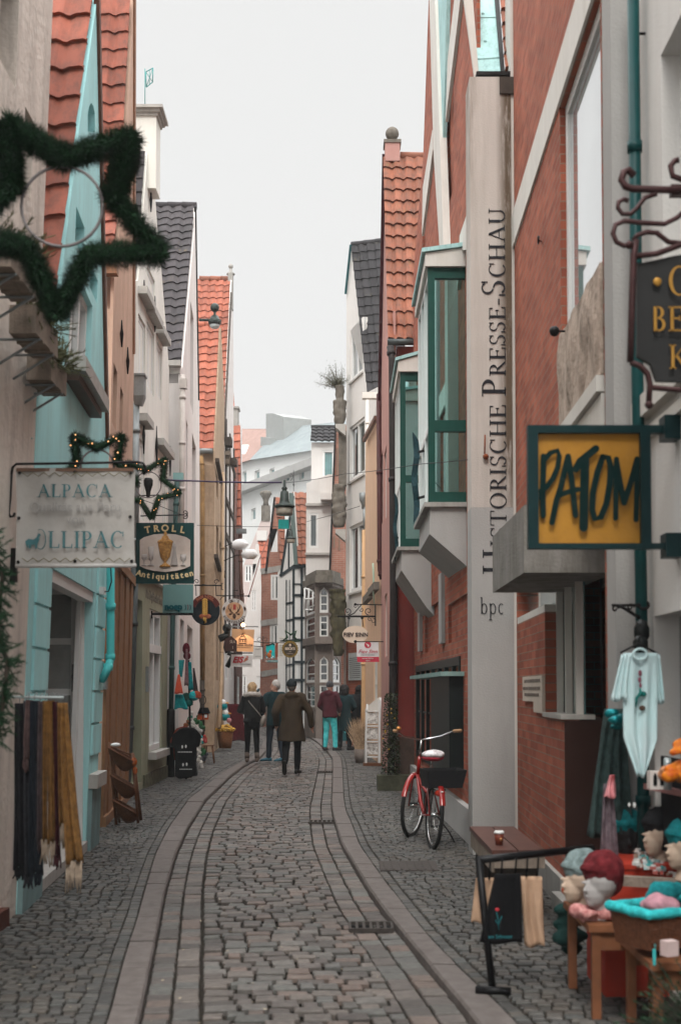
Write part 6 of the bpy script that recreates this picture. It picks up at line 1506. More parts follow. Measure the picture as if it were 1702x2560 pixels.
q.build('deer_head', dk_, t); q = MB(); slabpx(q, SO, 583, 1511, 590, 1524, .01, .016); q.build('crest', mat('red_crest', (.35, .06, .05)), t)
for s in (-1, 1): q = MB(); q.tube([SO.at(586 + s * 27 * cos(a), 1528 - 27 * sin(a), .014) for a in (radians(5), radians(15), radians(27))], [.01, .03, .006], 5); q.build('oak_leaf', dk_, t)
br = MB(); br.tube([at(541, 1489, YO), at(622, 1490, YO)], .012, 6); br.ball(at(622, 1490, YO), .03, 8); br.tube([at(583, 1489, YO), at(583, 1476, YO), at(595, 1476, YO)], .01, 5); br.tube([at(550, 1500, YO), at(556, 1492, YO), at(565, 1490, YO)], .008, 5)
for x in (576, 596): br.tube([at(x, 1489, YO), at(x, 1499, YO)], .006, 5)
br.build('bracket', M['iron'], t)
# --- chocolate room sign, arrow house sign, ice cream sign
YS = 31.8; SS = PlY(YS); t = thing('shop_sign', 'tan square sign with a drawn gabled house, reading Schoko Stube, lit from above', 'sign', at(607, 1572, YS))
board(t, SS, [(580, 1572), (636, 1574), (633, 1630), (578, 1628)], mat('tan_sign', (.58, .36, .20), rough=.5, var=.05), .04)
text('Schoko Stube', .088, dk_, t, SS.at(607, 1612, .01), (1, 0, 0), (0, 0, 1))
q = MB()
for pts in (((607, 1584), (598, 1598), (598, 1608), (616, 1608), (616, 1598), (607, 1584)), ((598, 1598), (616, 1598)), ((603, 1590), (611, 1590))): q.tube([SS.at(x, y, .01) for x, y in pts], .008, 4)
for x in (601, 607, 613): q.tube([SS.at(x, 1600, .01), SS.at(x, 1604, .01)], .012, 4)
q.build('house_drawing', dk_, t); q = MB(); q.tube([SS.at(588, 1618, .008), SS.at(628, 1619, .008)], .004, 4); q.build('underline', dk_, t)
q = MB(); slabpx(q, SS, 578, 1565, 646, 1568, .05); q.tube([at(606, 1566, YS), at(606, 1572, YS - .05)], .02, 5); q.build('bracket', M['zinc'], t)
q = MB(); q.ball(at(608, 1562, YS - .2), .05, 8); q.build('spot_lamp', mat('spot_lamp_glow', (1, .7, .5), emit=(1, .55, .3, 8), var=0), t)
ld = bpy.data.lights.new('sign_spot', 'SPOT'); ld.energy = 14; ld.color = (1, .62, .38); ld.spot_size = radians(70); lo = bpy.data.objects.new('sign_light', ld); COL.objects.link(lo); lo.location = at(608, 1566, YS - .35); lo.rotation_euler = (radians(28), 0, 0)
t = thing('shop_sign', 'small dark brown house shaped sign left of the tan square sign', 'sign', at(578, 1600, 30.9)); S_ = PlY(30.9)
board(t, S_, [(562, 1628), (592, 1629), (592, 1602), (578, 1590), (562, 1598)], mat('dark_brown_sign', (.055, .025, .02), rough=.5), .04)
text('ЯA', .11, mat('cream_letter', (.55, .45, .36)), t, S_.at(582, 1605, .01), (1, 0, 0), (0, 0, 1)); text('1', .10, MC['cream_letter'], t, S_.at(582, 1619, .01), (-1, 0, 0), (0, 0, 1))
YE = 31.2; SE = PlY(YE); t = thing('shop_sign', 'white ice cream sign reading Eis with a red cone', 'sign', at(604, 1637, YE))
board(t, SE, [(578, 1636), (632, 1638), (630, 1668), (577, 1666)], mat('white_enamel_sign', (.62, .60, .58), rough=.35), .04)
rd_ = mat('red_sign_letter', (.42, .03, .04)); text('EIS', .20, rd_, t, SE.at(594, 1650, .01), (1, 0, 0), (0, 0, 1), shear=.3, bold=.008)
q = MB(); a, v = flat(SE, [(608, 1656), (613, 1645), (620, 1643), (620, 1650)], .006, .008); q.prism(a, v); q.build('cone', mat('cone_orange', (.42, .14, .09)), t); q = MB(); q.ball(SE.at(618, 1643, .008), .035, 8, sz=(1, .3, 1)); q.build('ice_ball', mat('ice_pink', (.55, .25, .22)), t)
text('Spezialitäten', .05, M['zinc'], t, SE.at(614, 1660, .008), (1, 0, 0), (0, 0, 1))
q = MB(); slabpx(q, SE, 577, 1631, 632, 1634, .03); q.build('bracket', M['iron'], t)

# --- far signs
def farsign(label, Y, pts, m, parts, brk=None):
    S = PlY(Y); t = thing('shop_sign', label, 'sign', at(pts[0][0], pts[0][1], Y)); board(t, S, pts, m, .04)
    for p in parts: p(t, S)
    if brk:
        b = MB(); b.tube([S.at(*q, .0) for q in brk], .012, 5); b.build('bracket', M['iron'], t)
    return t
teal = mat('bright_teal_sign', (.01, .42, .44), rough=.4)
def catp(t, S):
    q = MB(); q.ball(S.at(673, 1638, .01), .075, 8, sz=(.9, .3, 1.1)); q.ball(S.at(676, 1629, .01), .045, 8, sz=(1, .3, 1)); q.tube([S.at(668, 1640, .01), S.at(664, 1634, .01), S.at(667, 1630, .01)], .014, 5); q.build('painted_cat', mat('orange_cat_paint', (.45, .13, .04)), t)
    q = MB()
    for i in range(6):
        for j in (0, 1):
            if (i + j) % 2: slabpx(q, S, 666 + i * 3, 1640 + j * 3, 669 + i * 3, 1643 + j * 3, .01, .01)
    q.build('checker_strip', M['wframe'], t)
    q = MB(); q.tube([S.at(x, y, .01) for x, y in ((665, 1613), (672, 1613), (680, 1609), (687, 1611))], .016, 5); q.build('dark_top', M['iron'], t)
farsign('bright teal sign painted with a seated orange cat', 36.5, [(665, 1612), (675, 1612), (682, 1607), (687, 1610), (687, 1645), (665, 1645)], teal, [catp], [(658, 1607), (712, 1607)])
farsign('narrow rust red sign right of the orange cat sign', 36.6, [(689, 1607), (695, 1607), (695, 1642), (689, 1642)], mat('rust_sign', (.25, .07, .04)), [])
farsign('flat teal name board under the orange cat sign', 40, [(668, 1650), (695, 1650), (695, 1656), (668, 1656)], mat('dull_teal_sign', (.02, .20, .21)), [lambda t, S: text('RISTORANTE', .075, M['wframe'], t, S.at(681, 1653, .01), (1, 0, 0), (0, 0, 1))])
def lines(x0, x1, ys, m): 
    def f(t, S):
        q = MB()
        for y in ys: slabpx(q, S, x0, y, x1, y + 1.2, .01, .01)
        q.build('printed_lines', m, t)
    return f
farsign('white menu board between the cat sign and the round brewery sign', 37.0, [(696, 1608), (709, 1608), (709, 1644), (696, 1644)], M['warmw'], [lines(698, 707, range(1612, 1640, 5), M['zinc'])])
farsign('white board behind the round brewery sign, upper', 40, [(697, 1592), (712, 1592), (712, 1604), (697, 1604)], M['warmw'], [lines(699, 710, (1596, 1600), M['zinc'])])
def brew(t, S):
    q = MB(); a, v = flat(S, disc(S, (725, 1623), 15.5), .01, .012); q.prism(a, v); q.build('face', mat('dark_brown_face', (.05, .04, .03), rough=.4), t)
    cm = mat('cream_letter', (.5, .45, .36)); text("BECK'S", .085, cm, t, S.at(725, 1622, .02), (1, 0, 0), (0, 0, 1), bold=.004); text('am', .05, cm, t, S.at(725, 1629, .02), (1, 0, 0), (0, 0, 1)); text('Schnoor', .05, cm, t, S.at(725, 1634, .02), (1, 0, 0), (0, 0, 1))
    q = MB(); q.ball(S.at(725, 1613, .02), .03, 8, sz=(1, .3, 1.3)); q.build('key_emblem', cm, t)
farsign('round brewery sign with a scalloped golden rim', 33.5, [(725 + (19.5 + (1.5 if k % 2 else 0)) * cos(k * pi / 20), 1623 + (20.5 + (1.5 if k % 2 else 0)) * sin(k * pi / 20)) for k in range(40)], mat('old_gold_rim', (.20, .13, .03), rough=.5, var=.3, scale=20), [brew], [(700, 1603), (748, 1597)])
farsign('white parchment notice between the tan sign and the brick house', 40, [(634, 1617), (656, 1617), (657, 1648), (632, 1648)], M['white'], [lines(638, 652, (1622, 1640), M['zinc'])], [(633, 1615), (659, 1617)])
bp = MB(); bp.tube([at(658, 1590, 38), at(658, 1655, 38)], .012, 5); bp.tube([at(634, 1604, 38), at(659, 1606, 38)], .012, 5); curl(bp, at(648, 1600, 38), .09, 0, 1, .008); curl(bp, at(664, 1600, 38), .08, pi, 1, .008, sgn=-1)
tag(bp.build('iron_bracket', M['iron']), 'scrolled iron sign bracket at the white house before the brick one', 'bracket')

# --- Fiev Sinn signs
YF = 26.5; SF = PlY(YF); t = thing('shop_sign', 'cream oval hanging sign reading Fiev Sinn in plain capitals', 'sign', at(889, 1587, YF))
crm = mat('cream_oval', (.66, .54, .43), rough=.4, var=.03)
board(t, SF, disc(SF, (888, 1586), 32, sy=.68), crm, .04)
text('FIEV SINN', .112, mat('dark_brown_letter', (.06, .04, .035)), t, SF.at(889, 1587, .012), (1, 0, 0), (0, 0, 1), bold=.004, space=1.05)
q = MB()
q.tube([SF.at(x, y, .0) for x, y in ((843, 1541), (938, 1541))], .022, 6); curl(q, SF.at(869, 1528), .075, -pi / 2, 1.2, .010); curl(q, SF.at(921, 1528), .08, -pi / 2, 1.2, .010, sgn=-1)
q.tube([SF.at(x, y, .0) for x, y in ((870, 1540), (885, 1533), (903, 1512))], .011, 5); curl(q, SF.at(889, 1516), .05, 0, 1.1, .008); curl(q, SF.at(904, 1524), .05, pi, 1.1, .008); curl(q, SF.at(925, 1548), .05, pi / 2, 1.1, .008); curl(q, SF.at(932, 1552), .06, pi / 2, .9, .008, sgn=-1)
q.tube([SF.at(938, 1510), SF.at(938, 1565)], .014, 5); q.tube([SF.at(887, 1511), SF.at(955, 1512)], .012, 5); q.ball(SF.at(888, 1511), .03, 8)
for x in (872, 905): q.tube([SF.at(x, 1542), SF.at(x - 2 if x < 900 else x + 3, 1567)], .010, 5); q.ball(SF.at(x, 1545), .03, 6)
q.build('bracket', M['iron'], t)
YG = 25.2; SG = PlY(YG); t = thing('hanging_banner', 'small white banner reading Fiev Sinn with a red disc and red foot', 'banner', at(920, 1604, YG))
board(t, SG, [(891, 1604), (946, 1603), (947, 1642), (892, 1642)], mat('white_banner', (.68, .66, .66), rough=.6), .012, name='cloth'); board(t, SG, [(892, 1642), (947, 1642), (948, 1655), (893, 1655)], mat('crimson_banner', (.52, .045, .075), rough=.6), .012, name='red_foot')
q = MB(); a, v = flat(SG, disc(SG, (919, 1612), 8.5), .004, .004); q.prism(a, v); q.build('red_disc', MC['crimson_banner'], t); q = MB(); a, v = flat(SG, [(914, 1608), (923, 1613), (921, 1618)], .004, .009); q.prism(a, v); q.build('disc_mark', M['wframe'], t)
text('Fiev Sinn', .105, MC['crimson_banner'], t, SG.at(919, 1629, .006), (1, 0, 0), (0, 0, 1), shear=.35); text('Essen & Genießen', .036, M['zinc'], t, SG.at(919, 1637, .006), (1, 0, 0), (0, 0, 1)); text('warme Küche', .04, M['wframe'], t, SG.at(919, 1646, .006), (1, 0, 0), (0, 0, 1)); text('täglich', .035, M['wframe'], t, SG.at(919, 1651, .006), (1, 0, 0), (0, 0, 1))
q = MB(); q.tube([SG.at(887, 1604), SG.at(958, 1604)], .010, 6); q.ball(SG.at(888, 1604), .032, 8); q.build('rod', M['iron'], t)
rb_ = MB(); rb_.tube([at(932, 1408, 27.5), at(934, 1440, 27.5), at(933, 1480, 27.5), at(936, 1515, 27.5)], [.05, .06, .05, .03], 6, flat=.4); tag(rb_.build('ribbon', mat('mint_ribbon', (.45, .58, .45), bump=.6)), 'pale mint ribbon hanging on the peach wall', 'ribbon')

# --- PATOM sign
YP = 6.45; SP = PlY(YP); t = thing('shop_sign', 'ochre yellow sign reading Patom in a dark teal steel frame', 'sign', at(1460, 1065, YP))
fm_ = mat('dark_teal_steel', (.004, .024, .026), rough=.45, var=.2, scale=12)
board(t, SP, [(1342, 1080), (1606, 1084), (1606, 1362), (1342, 1360)], mat('ochre_panel', (.42, .20, .028), rough=.4, var=.06, scale=6, stain=(.22, .09, .02, .35), st_scale=(6, 6, 6), bump=.1), .02, -.01)
q = MB(); 
for x0, y0, x1, y1 in ((1320, 1063, 1344, 1371), (1602, 1068, 1624, 1373), (1320, 1063, 1760, 1082), (1320, 1358, 1760, 1372)):
    a, b = SP.at(x0, y1, .02), SP.at(x1, y0, .02); q.box(((a.x + b.x) / 2, YP, (a.z + b.z) / 2), (b.x - a.x, .05 if x1 > 1700 else .052, b.z - a.z))
q.build('steel_frame', fm_, t)
lm_ = mat('dark_green_brush_letter', (.004, .018, .017), rough=.7, spec=.05)
SO_ = [.014]
def stroke(pts, ws, nm='letter'):
    n = len(pts); SO_[0] += .0012; z_ = SO_[0]
    Lp, Rp = [], []
    for i, (x, y) in enumerate(pts):
        a = pts[max(0, i - 1)]; b = pts[min(n - 1, i + 1)]; dx, dy = b[0] - a[0], b[1] - a[1]; l_ = sqrt(dx * dx + dy * dy) or 1; w_ = ws[i] / 2 if isinstance(ws, (list, tuple)) else ws / 2
        Lp.append((x - dy / l_ * w_, y + dx / l_ * w_)); Rp.append((x + dy / l_ * w_, y - dx / l_ * w_))
    q = MB(); 
    for i in range(n - 1):
        P = [SP.at(*k, z_) for k in (Lp[i], Rp[i], Rp[i + 1], Lp[i + 1])]; q.add(P, [[0, 1, 2, 3]]); 
    for (x, y), wv_ in ((pts[0], ws[0] if isinstance(ws, (list, tuple)) else ws), (pts[-1], ws[-1] if isinstance(ws, (list, tuple)) else ws)):
        q.add([SP.at(x + wv_ / 2 * cos(k * pi / 5), y + wv_ / 2 * sin(k * pi / 5), z_ + .0004) for k in range(10)], [list(range(10))])
    return q
C8 = lambda x, y: (1150 + x * .352, 1000 + y * .352)
letters = {
 'P': [([(590, 400), (588, 520), (584, 660), (588, 820)], 12), ([(600, 420), (640, 375), (690, 360), (702, 400), (690, 480), (655, 560), (615, 615), (575, 645)], 11), ([(570, 640), (572, 700)], 8)],
 'A': [([(765, 400), (740, 500), (712, 620), (680, 720), (650, 870)], 12), ([(765, 400), (790, 560), (805, 700), (818, 820)], 12), ([(690, 680), (760, 655), (835, 635)], 11)],
 'T': [([(820, 490), (850, 435), (900, 395), (962, 345)], 15), ([(885, 420), (882, 560), (878, 700), (875, 905)], 18)],
 'O': [([(1010, 405), (970, 520), (940, 660), (935, 780), (955, 845), (995, 835), (1035, 740), (1060, 600), (1068, 480), (1050, 410), (1010, 405)], 13)],
 'M': [([(1108, 420), (1104, 600), (1102, 840)], 11), ([(1108, 440), (1135, 600), (1162, 730)], 12), ([(1162, 730), (1205, 600), (1255, 420)], 12), ([(1255, 425), (1252, 600), (1247, 850)], 11)]}
for ch, sts in letters.items():
    q = MB()
    for pts, w_ in sts:
        s = stroke([C8(*p) for p in pts], w_ * 1.22); q.add(s.v, s.f)
    q.build('letter', lm_, t)
q = MB(); q.box((1.68, YP, SP.at(1400, 1072).z), (.1, .12, .12)); q.build('wall_plate', fm_, t); q = MB(); q.box((1.68, YP, SP.at(1400, 1365).z), (.1, .12, .12)); q.build('wall_plate', fm_, t)

# --- tea house sign in a wrought iron frame, cut by the right edge
YB = 5.7; SB = PlY(YB); t = thing('shop_sign', 'black sign with gold capitals in a scrolled brown iron frame, cut by the right edge', 'sign', at(1640, 640, YB))
br_ = mat('brown_wrought_iron', (.055, .025, .025), rough=.45, metal=.3, var=.3, scale=20)
board(t, SB, [(1592, 656), (1606, 657), (1680, 640), (1770, 625), (1770, 955), (1640, 952), (1625, 910), (1600, 895), (1592, 890)], mat('black_board', (.022, .022, .022), rough=.5, var=.2), .03)
gl_ = mat('gold_leaf_letter', (.38, .20, .04), rough=.4, metal=.3)
q = MB(); q.ball(SB.at(1642, 704, .02), .020, 10, sz=(1, .3, 1)); q.build('dot', gl_, t)
for s, x, y0, y1 in (('CH', 1668, 738, 670), ('BEI', 1627, 828, 770), ('KAI', 1671, 922, 865)):
    q = MB(); p = SB.at(x, y0, .022); serif(q, s, SB.at(x, y1).z - p.z, p, (1, 0, 0), (0, 0, 1), condense=.8); q.build('lettering', gl_, t)
q = MB(); T = lambda pts, r: q.tube([SB.at(x, y, .02) for x, y in pts], r, 7)
T([(1584, 440), (1570, 425), (1558, 430), (1552, 450), (1562, 466), (1580, 472), (1640, 474), (1760, 478)], .017); T([(1695, 400), (1685, 402), (1675, 415), (1680, 440), (1720, 455)], .014)
T([(1570, 502), (1558, 498), (1545, 505), (1543, 520), (1555, 535), (1575, 535), (1590, 522), (1610, 495), (1640, 485)], .011)
T([(1574, 610), (1560, 615), (1540, 605), (1531, 585), (1537, 562), (1560, 552), (1600, 557), (1660, 560), (1690, 545), (1720, 520)], .012)
T([(1582, 600), (1592, 588), (1615, 580), (1640, 582), (1670, 605), (1700, 608), (1760, 590)], .012); T([(1590, 640), (1640, 634), (1700, 612), (1760, 600)], .014)
T([(1590, 600), (1583, 640), (1579, 760), (1575, 905)], .016); T([(1575, 905), (1600, 915), (1618, 935), (1624, 960), (1621, 1005)], .014); T([(1622, 968), (1700, 975), (1760, 975)], .013); q.ball(SB.at(1621, 1012, .02), .02, 8); q.ball(SB.at(1572, 612, .02), .02, 8)
q.build('iron_frame', br_, t)
hb = MB(); hb.box((1.60, YB, SB.at(1700, 478).z), (.22, .04, .05)); hb.build('wall_arm', br_, t)

# --- street lanterns hung from the wires
lampm = mat('dark_green_enamel', (.035, .045, .042), rough=.35, var=.3, scale=12, stain=(.10, .16, .13, .5), st_scale=(8, 8, 8))
def lantern(cx, Y, ytop, ybot, wpx, label, teal=None):
    k = Y / F; p = at(cx, ybot, Y); H_ = (ybot - ytop) * k; W_ = wpx * k; t = thing('street_lantern', label, 'lantern', p, 'lanterns hung over the street')
    q = MB(); q.lathe([(W_ * .40, H_ * .20), (W_ * .5, H_ * .23), (W_ * .5, H_ * .26), (W_ * .28, H_ * .32), (W_ * .23, H_ * .40), (W_ * .19, H_ * .66), (W_ * .11, H_ * .68), (W_ * .11, H_ * .70), (W_ * .15, H_ * .76), (W_ * .07, H_ * .80), (W_ * .06, H_ * .97), (0, H_)], p, 20); q.build('hood', lampm, t)
    q = MB(); q.lathe([(W_ * .36, H_ * .0), (W_ * .40, H_ * .06), (W_ * .40, H_ * .21), (W_ * .3, H_ * .22)], p, 20); q.build('glass_ring', mat('milky_lamp_glass', (.32, .29, .24), rough=.25, var=.2, scale=20), t)
    return t
lantern(711, 20.5, 1198, 1288, 53, 'large dark street lantern hung from the wire at the middle')
lantern(727, 31.0, 1312, 1357, 25, 'smaller street lantern hanging just below and behind the large one')
tl_ = thing('street_lantern', 'wall lantern with round ball top in front of the red tiles on the left', 'lantern', at(537, 818, 27))
q = MB(); k = 27 / F; p = at(537, 812, 27); q.lathe([(14 * k, 0), (16 * k, 3 * k), (17 * k, 12 * k), (13 * k, 14 * k), (9 * k, 22 * k), (3 * k, 26 * k), (3 * k, 34 * k)], p, 16); q.ball(p + V((0, 0, 44 * k)), 11.5 * k, 14); q.build('hood', lampm, tl_)
q = MB(); q.lathe([(8 * k, -9 * k), (12 * k, -5 * k), (13 * k, 1 * k)], p, 14); q.build('glass_ring', mat('pale_lamp_glass', (.55, .62, .62), rough=.15), tl_)
q = MB(); q.tube([at(498, 800, 27), at(528, 800, 27)], .03, 6); q.build('arm', lampm, tl_)
dl = thing('street_lantern', 'black bottle shaped lantern inside the lit star', 'lantern', at(371, 1245, 16.9)); q = MB(); p = at(371, 1245, 16.9); k = 16.9 / F
q.lathe([(4 * k, 0), (5 * k, 6 * k), (6 * k, 16 * k), (11 * k, 32 * k), (12 * k, 44 * k), (9 * k, 50 * k), (0, 51 * k)], p, 14); q.build('hood', M['iron'], dl); q = MB(); q.tube([p + V((-.12, 0, .03)), p + V((.15, 0, .04))], .008, 5); q.build('arm', M['iron'], dl)
sgn = MB(); a, b = at(696, 1322, 21.5), at(722, 1299, 21.5); sgn.box((a + b) / 2, (b.x - a.x, .05, b.z - a.z)); tag(sgn.build('traffic_box', mat('teal_box', (.02, .26, .24), rough=.4, var=.3, scale=8)), 'small teal box under the large lantern', 'box')
bx = MB(); a, b = at(434, 1203, 22.5), at(459, 1183, 22.5); bx.box((a + b) / 2, (b.x - a.x, .12, b.z - a.z)); tag(bx.build('junction_box', mat('pale_teal_box', (.22, .38, .37), rough=.5)), 'pale teal junction box beside the lit star', 'junction box')
def wire(pts, r, label, m=None, nm='cable'):
    q = MB(); P = []
    for (a, b) in zip(pts, pts[1:]):
        a, b = at(*a), at(*b)
        for i in range(9): u = i / 8; P.append(a.lerp(b, u) - V((0, 0, .05 * (a - b).length / 4 * sin(pi * u) * .3)))
    q.tube(P, r, 5); return tag(q.build(nm, m or M['iron']), label, 'cable')
wire([(398, 1199, 20.3), (500, 1203, 20.4), (606, 1206, 20.5), (705, 1206, 20.5)], .014, 'thick purple cable carrying the large lantern from the left', mat('purple_cable', (.045, .03, .07), rough=.5, var=.2))
wire([(715, 1207, 20.5), (860, 1185, 17), (1050, 1160, 14), (1211, 1144, 12.47)], .0045, 'thin wire from the large lantern to the pillar')
wire([(493, 1313, 26), (700, 1317, 24)], .005, 'thin wire crossing below the large lantern on the left')
wire([(764, 1305, 30), (900, 1265, 27)], .006, 'thin wire in front of the flat roofed white house')
wire([(80, 1096, 9.1), (175, 1098, 15.4)], .006, 'short white and teal stay wire above the banner', mat('white_teal_wire', (.35, .55, .52)))
wire([(622, 1490, 29.5), (648, 1400, 38), (675, 1330, 50)], .014, 'dark red rope running up from the deer sign', mat('dark_red_rope', (.14, .05, .04)))
# arm, statue and bracket silhouettes on the left
q = MB(); Yq = 31.5; 
for pts, r in (((((548, 1597), (560, 1592), (572, 1590))), .09), (((565, 1590), (568, 1575), (566, 1565)), .07), (((570, 1598), (566, 1618), (570, 1632)), .075), (((570, 1632), (582, 1638), (576, 1652), (568, 1668)), .06)): q.tube([at(x, y, Yq) for x, y in pts], r, 8)
q.ball(at(567, 1570, Yq), .11, 10)
tag(q.build('figure_sculpture', mat('bronze_figure', (.02, .022, .02), rough=.4, metal=.3)), 'dark bronze climbing figure on the beige corner beside the signs', 'sculpture')
q = MB(); q.tube([at(x, y, 7.0) for x, y in ((1528, 1513), (1600, 1513))], .008, 6); q.tube([at(x, y, 7.0) for x, y in ((1545, 1513), (1565, 1524), (1590, 1540), (1598, 1545))], .010, 6); curl(q, at(1537, 1522, 7.0), .02, 0, 1.1, .007); curl(q, at(1575, 1518, 7.0), .02, 0, 1.1, .006); curl(q, at(1612, 1508, 7.0), .045, pi, .6, .010)
tag(q.build('iron_bracket', M['iron']), 'small black scrolled bracket at the teal downpipe', 'bracket')
# ================================================================== PEOPLE
skin = mat('skin', (.46, .26, .19), rough=.55, var=.08, scale=20)
def cap(mb, a, b, ra, rb, n=12):
    a, b = V(a), V(b); mb.tube([a, b], [ra, rb], n); mb.ball(a, ra, n); mb.ball(b, rb, n)
def hand(mb, wr, d, side, H):
    wr, d = V(wr), nrm(d); up = nrm(V((0, 1, 0)) - d * d.y) if abs(d.y) < .9 else V((1, 0, 0)); sd = d.cross(up).normalized()
    pm = wr + d * .05; mb.ball(pm, .042, 10, sz=(1, .55, 1.05)); cap(mb, wr, pm, .024, .03)
    for k, (o, l_) in enumerate(((-.026, .062), (-.009, .075), (.009, .072), (.025, .058))):
        p = wr + d * .082 + up * o; q = p + d * l_ * .55 + sd * side * .006; r = q + (d * .8 + sd * side * .5).normalized() * l_ * .45; mb.tube([p, q, r], [.011, .010, .008], 7); mb.ball(r, .008, 6)
    p = wr + d * .035 - up * .03; q = p + (d * .8 - up * .6).normalized() * .035; r = q + d * .028; mb.tube([p, q, r], [.013, .011, .009], 7); mb.ball(r, .009, 6)
def shoe(a, toe, m, par, M4, boot=0.0, name='shoe', sole=None):
    mb = MB(); a = V(a); d = nrm(V((toe[0], toe[1], toe[2])))
    ax = V((d.y, -d.x, 0)).normalized(); up = ax.cross(d)
    if up.z < 0: up = -up
    rings = []
    for t, hw, hh in ((-.075, .030, .03), (-.06, .04, .045), (0, .042, .05), (.06, .044, .04), (.13, .048, .03), (.18, .036, .022), (.20, .015, .012)):
        rings.append((a + d * t + up * (hh - .055 - .035), hw, hh, ax, up))
    mb.loft(rings, 12)
    if boot: cap(mb, a + up * .0, a + V((0, 0, boot)), .05, .055)
    mb.v = [M4 @ v for v in mb.v]
    return mb.build(name, m, par)

def person(label, X, Y, H, yaw, P):
    Z0 = P.get('z', 0.0)
    M4 = Matrix.Translation(V((X, Y, Z0))) @ Matrix.Rotation(yaw, 4, 'Z'); k = H / 1.75
    T = lambda p: M4 @ (V(p) * k)
    ln = P.get('lean', (0, 0)); hip = V((0, 0, .93)); 
    def L_(p): p = V(p); return p + V((ln[0], ln[1], 0)) * max(0, (p.z - .93)) / .6
    sh = [L_((-.185, 0, 1.42)), L_((.185, 0, 1.42))]; nk = L_((0, 0, 1.50)); hd = L_((0, .015, 1.63)) + V(P.get('head', (0, 0, 0)))
    ft = P.get('feet', [(-.10, 0, .09), (.10, 0, .09)]); kn = P.get('knees', [None, None]); el, hn = P['elbows'], P['hands']
    hipj = [V((-.09, 0, .90)), V((.09, 0, .90))]
    knees = [V(kn[i]) if kn[i] else hipj[i].lerp(V(ft[i]), .5) + V((0, .03, 0)) for i in (0, 1)]
    b = MB()
    cap(b, (0, 0, .95), L_((0, 0, 1.15)), .125, .11); cap(b, L_((0, 0, 1.15)), L_((0, 0, 1.33)), .11, .095); cap(b, sh[0] - V((0, 0, .03)), sh[1] - V((0, 0, .03)), .04, .04)
    cap(b, L_((0, .0, 1.40)), hd - V((0, 0, .06)), .055, .052)
    hy = P.get('headyaw', 0); HM = Matrix.Rotation(hy, 3, 'Z'); hf = lambda p: hd + HM @ V(p)
    b.ball(hd + V((0, 0, .02)), .1, 16, sz=(.78, .96, 1.15)); b.ball(hf((0, .03, -.055)), .068, 12, sz=(.85, .95, .95))
    b.tube([hf((0, .088, .02)), hf((0, .112, -.022)), hf((0, .095, -.03))], [.010, .015, .010], 8)
    for s in (-1, 1): b.ball(hf((s * .078, -.005, -.005)), .024, 8, sz=(.4, .8, 1.25)); b.ball(hf((s * .032, .078, .03)), .016, 8)
    b.tube([hf((-.025, .090, -.065)), hf((.025, .090, -.065))], .008, 6)
    for i, s in ((0, -1), (1, 1)):
        cap(b, hipj[i], knees[i], .085, .055); cap(b, knees[i], ft[i], .055, .036); cap(b, V(ft[i]), V(ft[i]) + V((0, .09, -.03)), .035, .03)
        cap(b, sh[i], el[i], .052, .040); cap(b, el[i], hn[i], .040, .028); hand(b, hn[i], V(hn[i]) - V(el[i]), s, H)
    b.v = [T(v) for v in b.v]
    o = b.build('person', skin); remesh(o, .011, 2); tag(o, label, 'person', 'people walking and standing in the lane')
    OFF[o.name] = V((0, 0, 0))
    # trousers
    tr = MB(); r0 = P.get('trw', 1.0)
    cap(tr, (0, 0, .97), (0, 0, .88), .152, .15)
    for i in (0, 1):
        a = V(ft[i]) + V((0, 0, .02)); cap(tr, hipj[i], knees[i], .102 * r0, .073 * r0); cap(tr, knees[i], a, .073 * r0, .057 * r0)
    tr.v = [T(v) for v in tr.v]; q = tr.build('trousers', P['trousers'], o); remesh(q, .014, 2, disp=.012, dscale=9)
    for i in (0, 1):
        toe = P.get('toes', [(0, 1, 0), (0, 1, 0)])[i]; shoe(V(ft[i]) * k, toe, P['shoes'], o, M4, boot=P.get('boot', 0), name='shoe')
    # jacket
    j = MB(); cl = P.get('coat', .82); fl = P.get('flare', 1.0)
    rg = []
    for z, rx, ry in ((cl, .20 * fl, .16 * fl), ((cl + 1.0) / 2, .19 * (1 + fl) / 2, .155 * (1 + fl) / 2), (1.0, .175, .145), (1.15, .17, .14), (1.3, .195, .145), (1.40, .195, .13), (1.455, .15, .105), (1.50, .09, .085)):
        c = L_((0, 0, z)); rg.append((c, rx * P.get('jw', 1), ry * P.get('jw', 1), V((1, 0, 0)), V((0, 1, 0))))
    j.loft(rg, 18)
    for i in (0, 1):
        sw = P.get('slv', 1.0); wr = V(hn[i]); wr = wr + (V(el[i]) - wr) * .08; cap(j, sh[i], el[i], .080 * sw, .064 * sw); cap(j, el[i], wr, .064 * sw, .050 * sw)
    cap(j, sh[0] * .8 + nk * .2, sh[1] * .8 + nk * .2, .088, .088)
    if P.get('hood'): j.ball(L_((0, -.09, 1.47)), .115, 12, sz=(1.15, .7, .75)); j.ball(L_((0, -.06, 1.42)), .12, 12, sz=(1.1, .8, .6))
    if P.get('collar'): j.tube([L_((0, 0, 1.43)), L_((0, 0, 1.52))], [.095, .088], 14)
    j.v = [T(v) for v in j.v]; q = j.build('jacket', P['jacket'], o); remesh(q, .014, 2, disp=P.get('fold', .022), dscale=7)
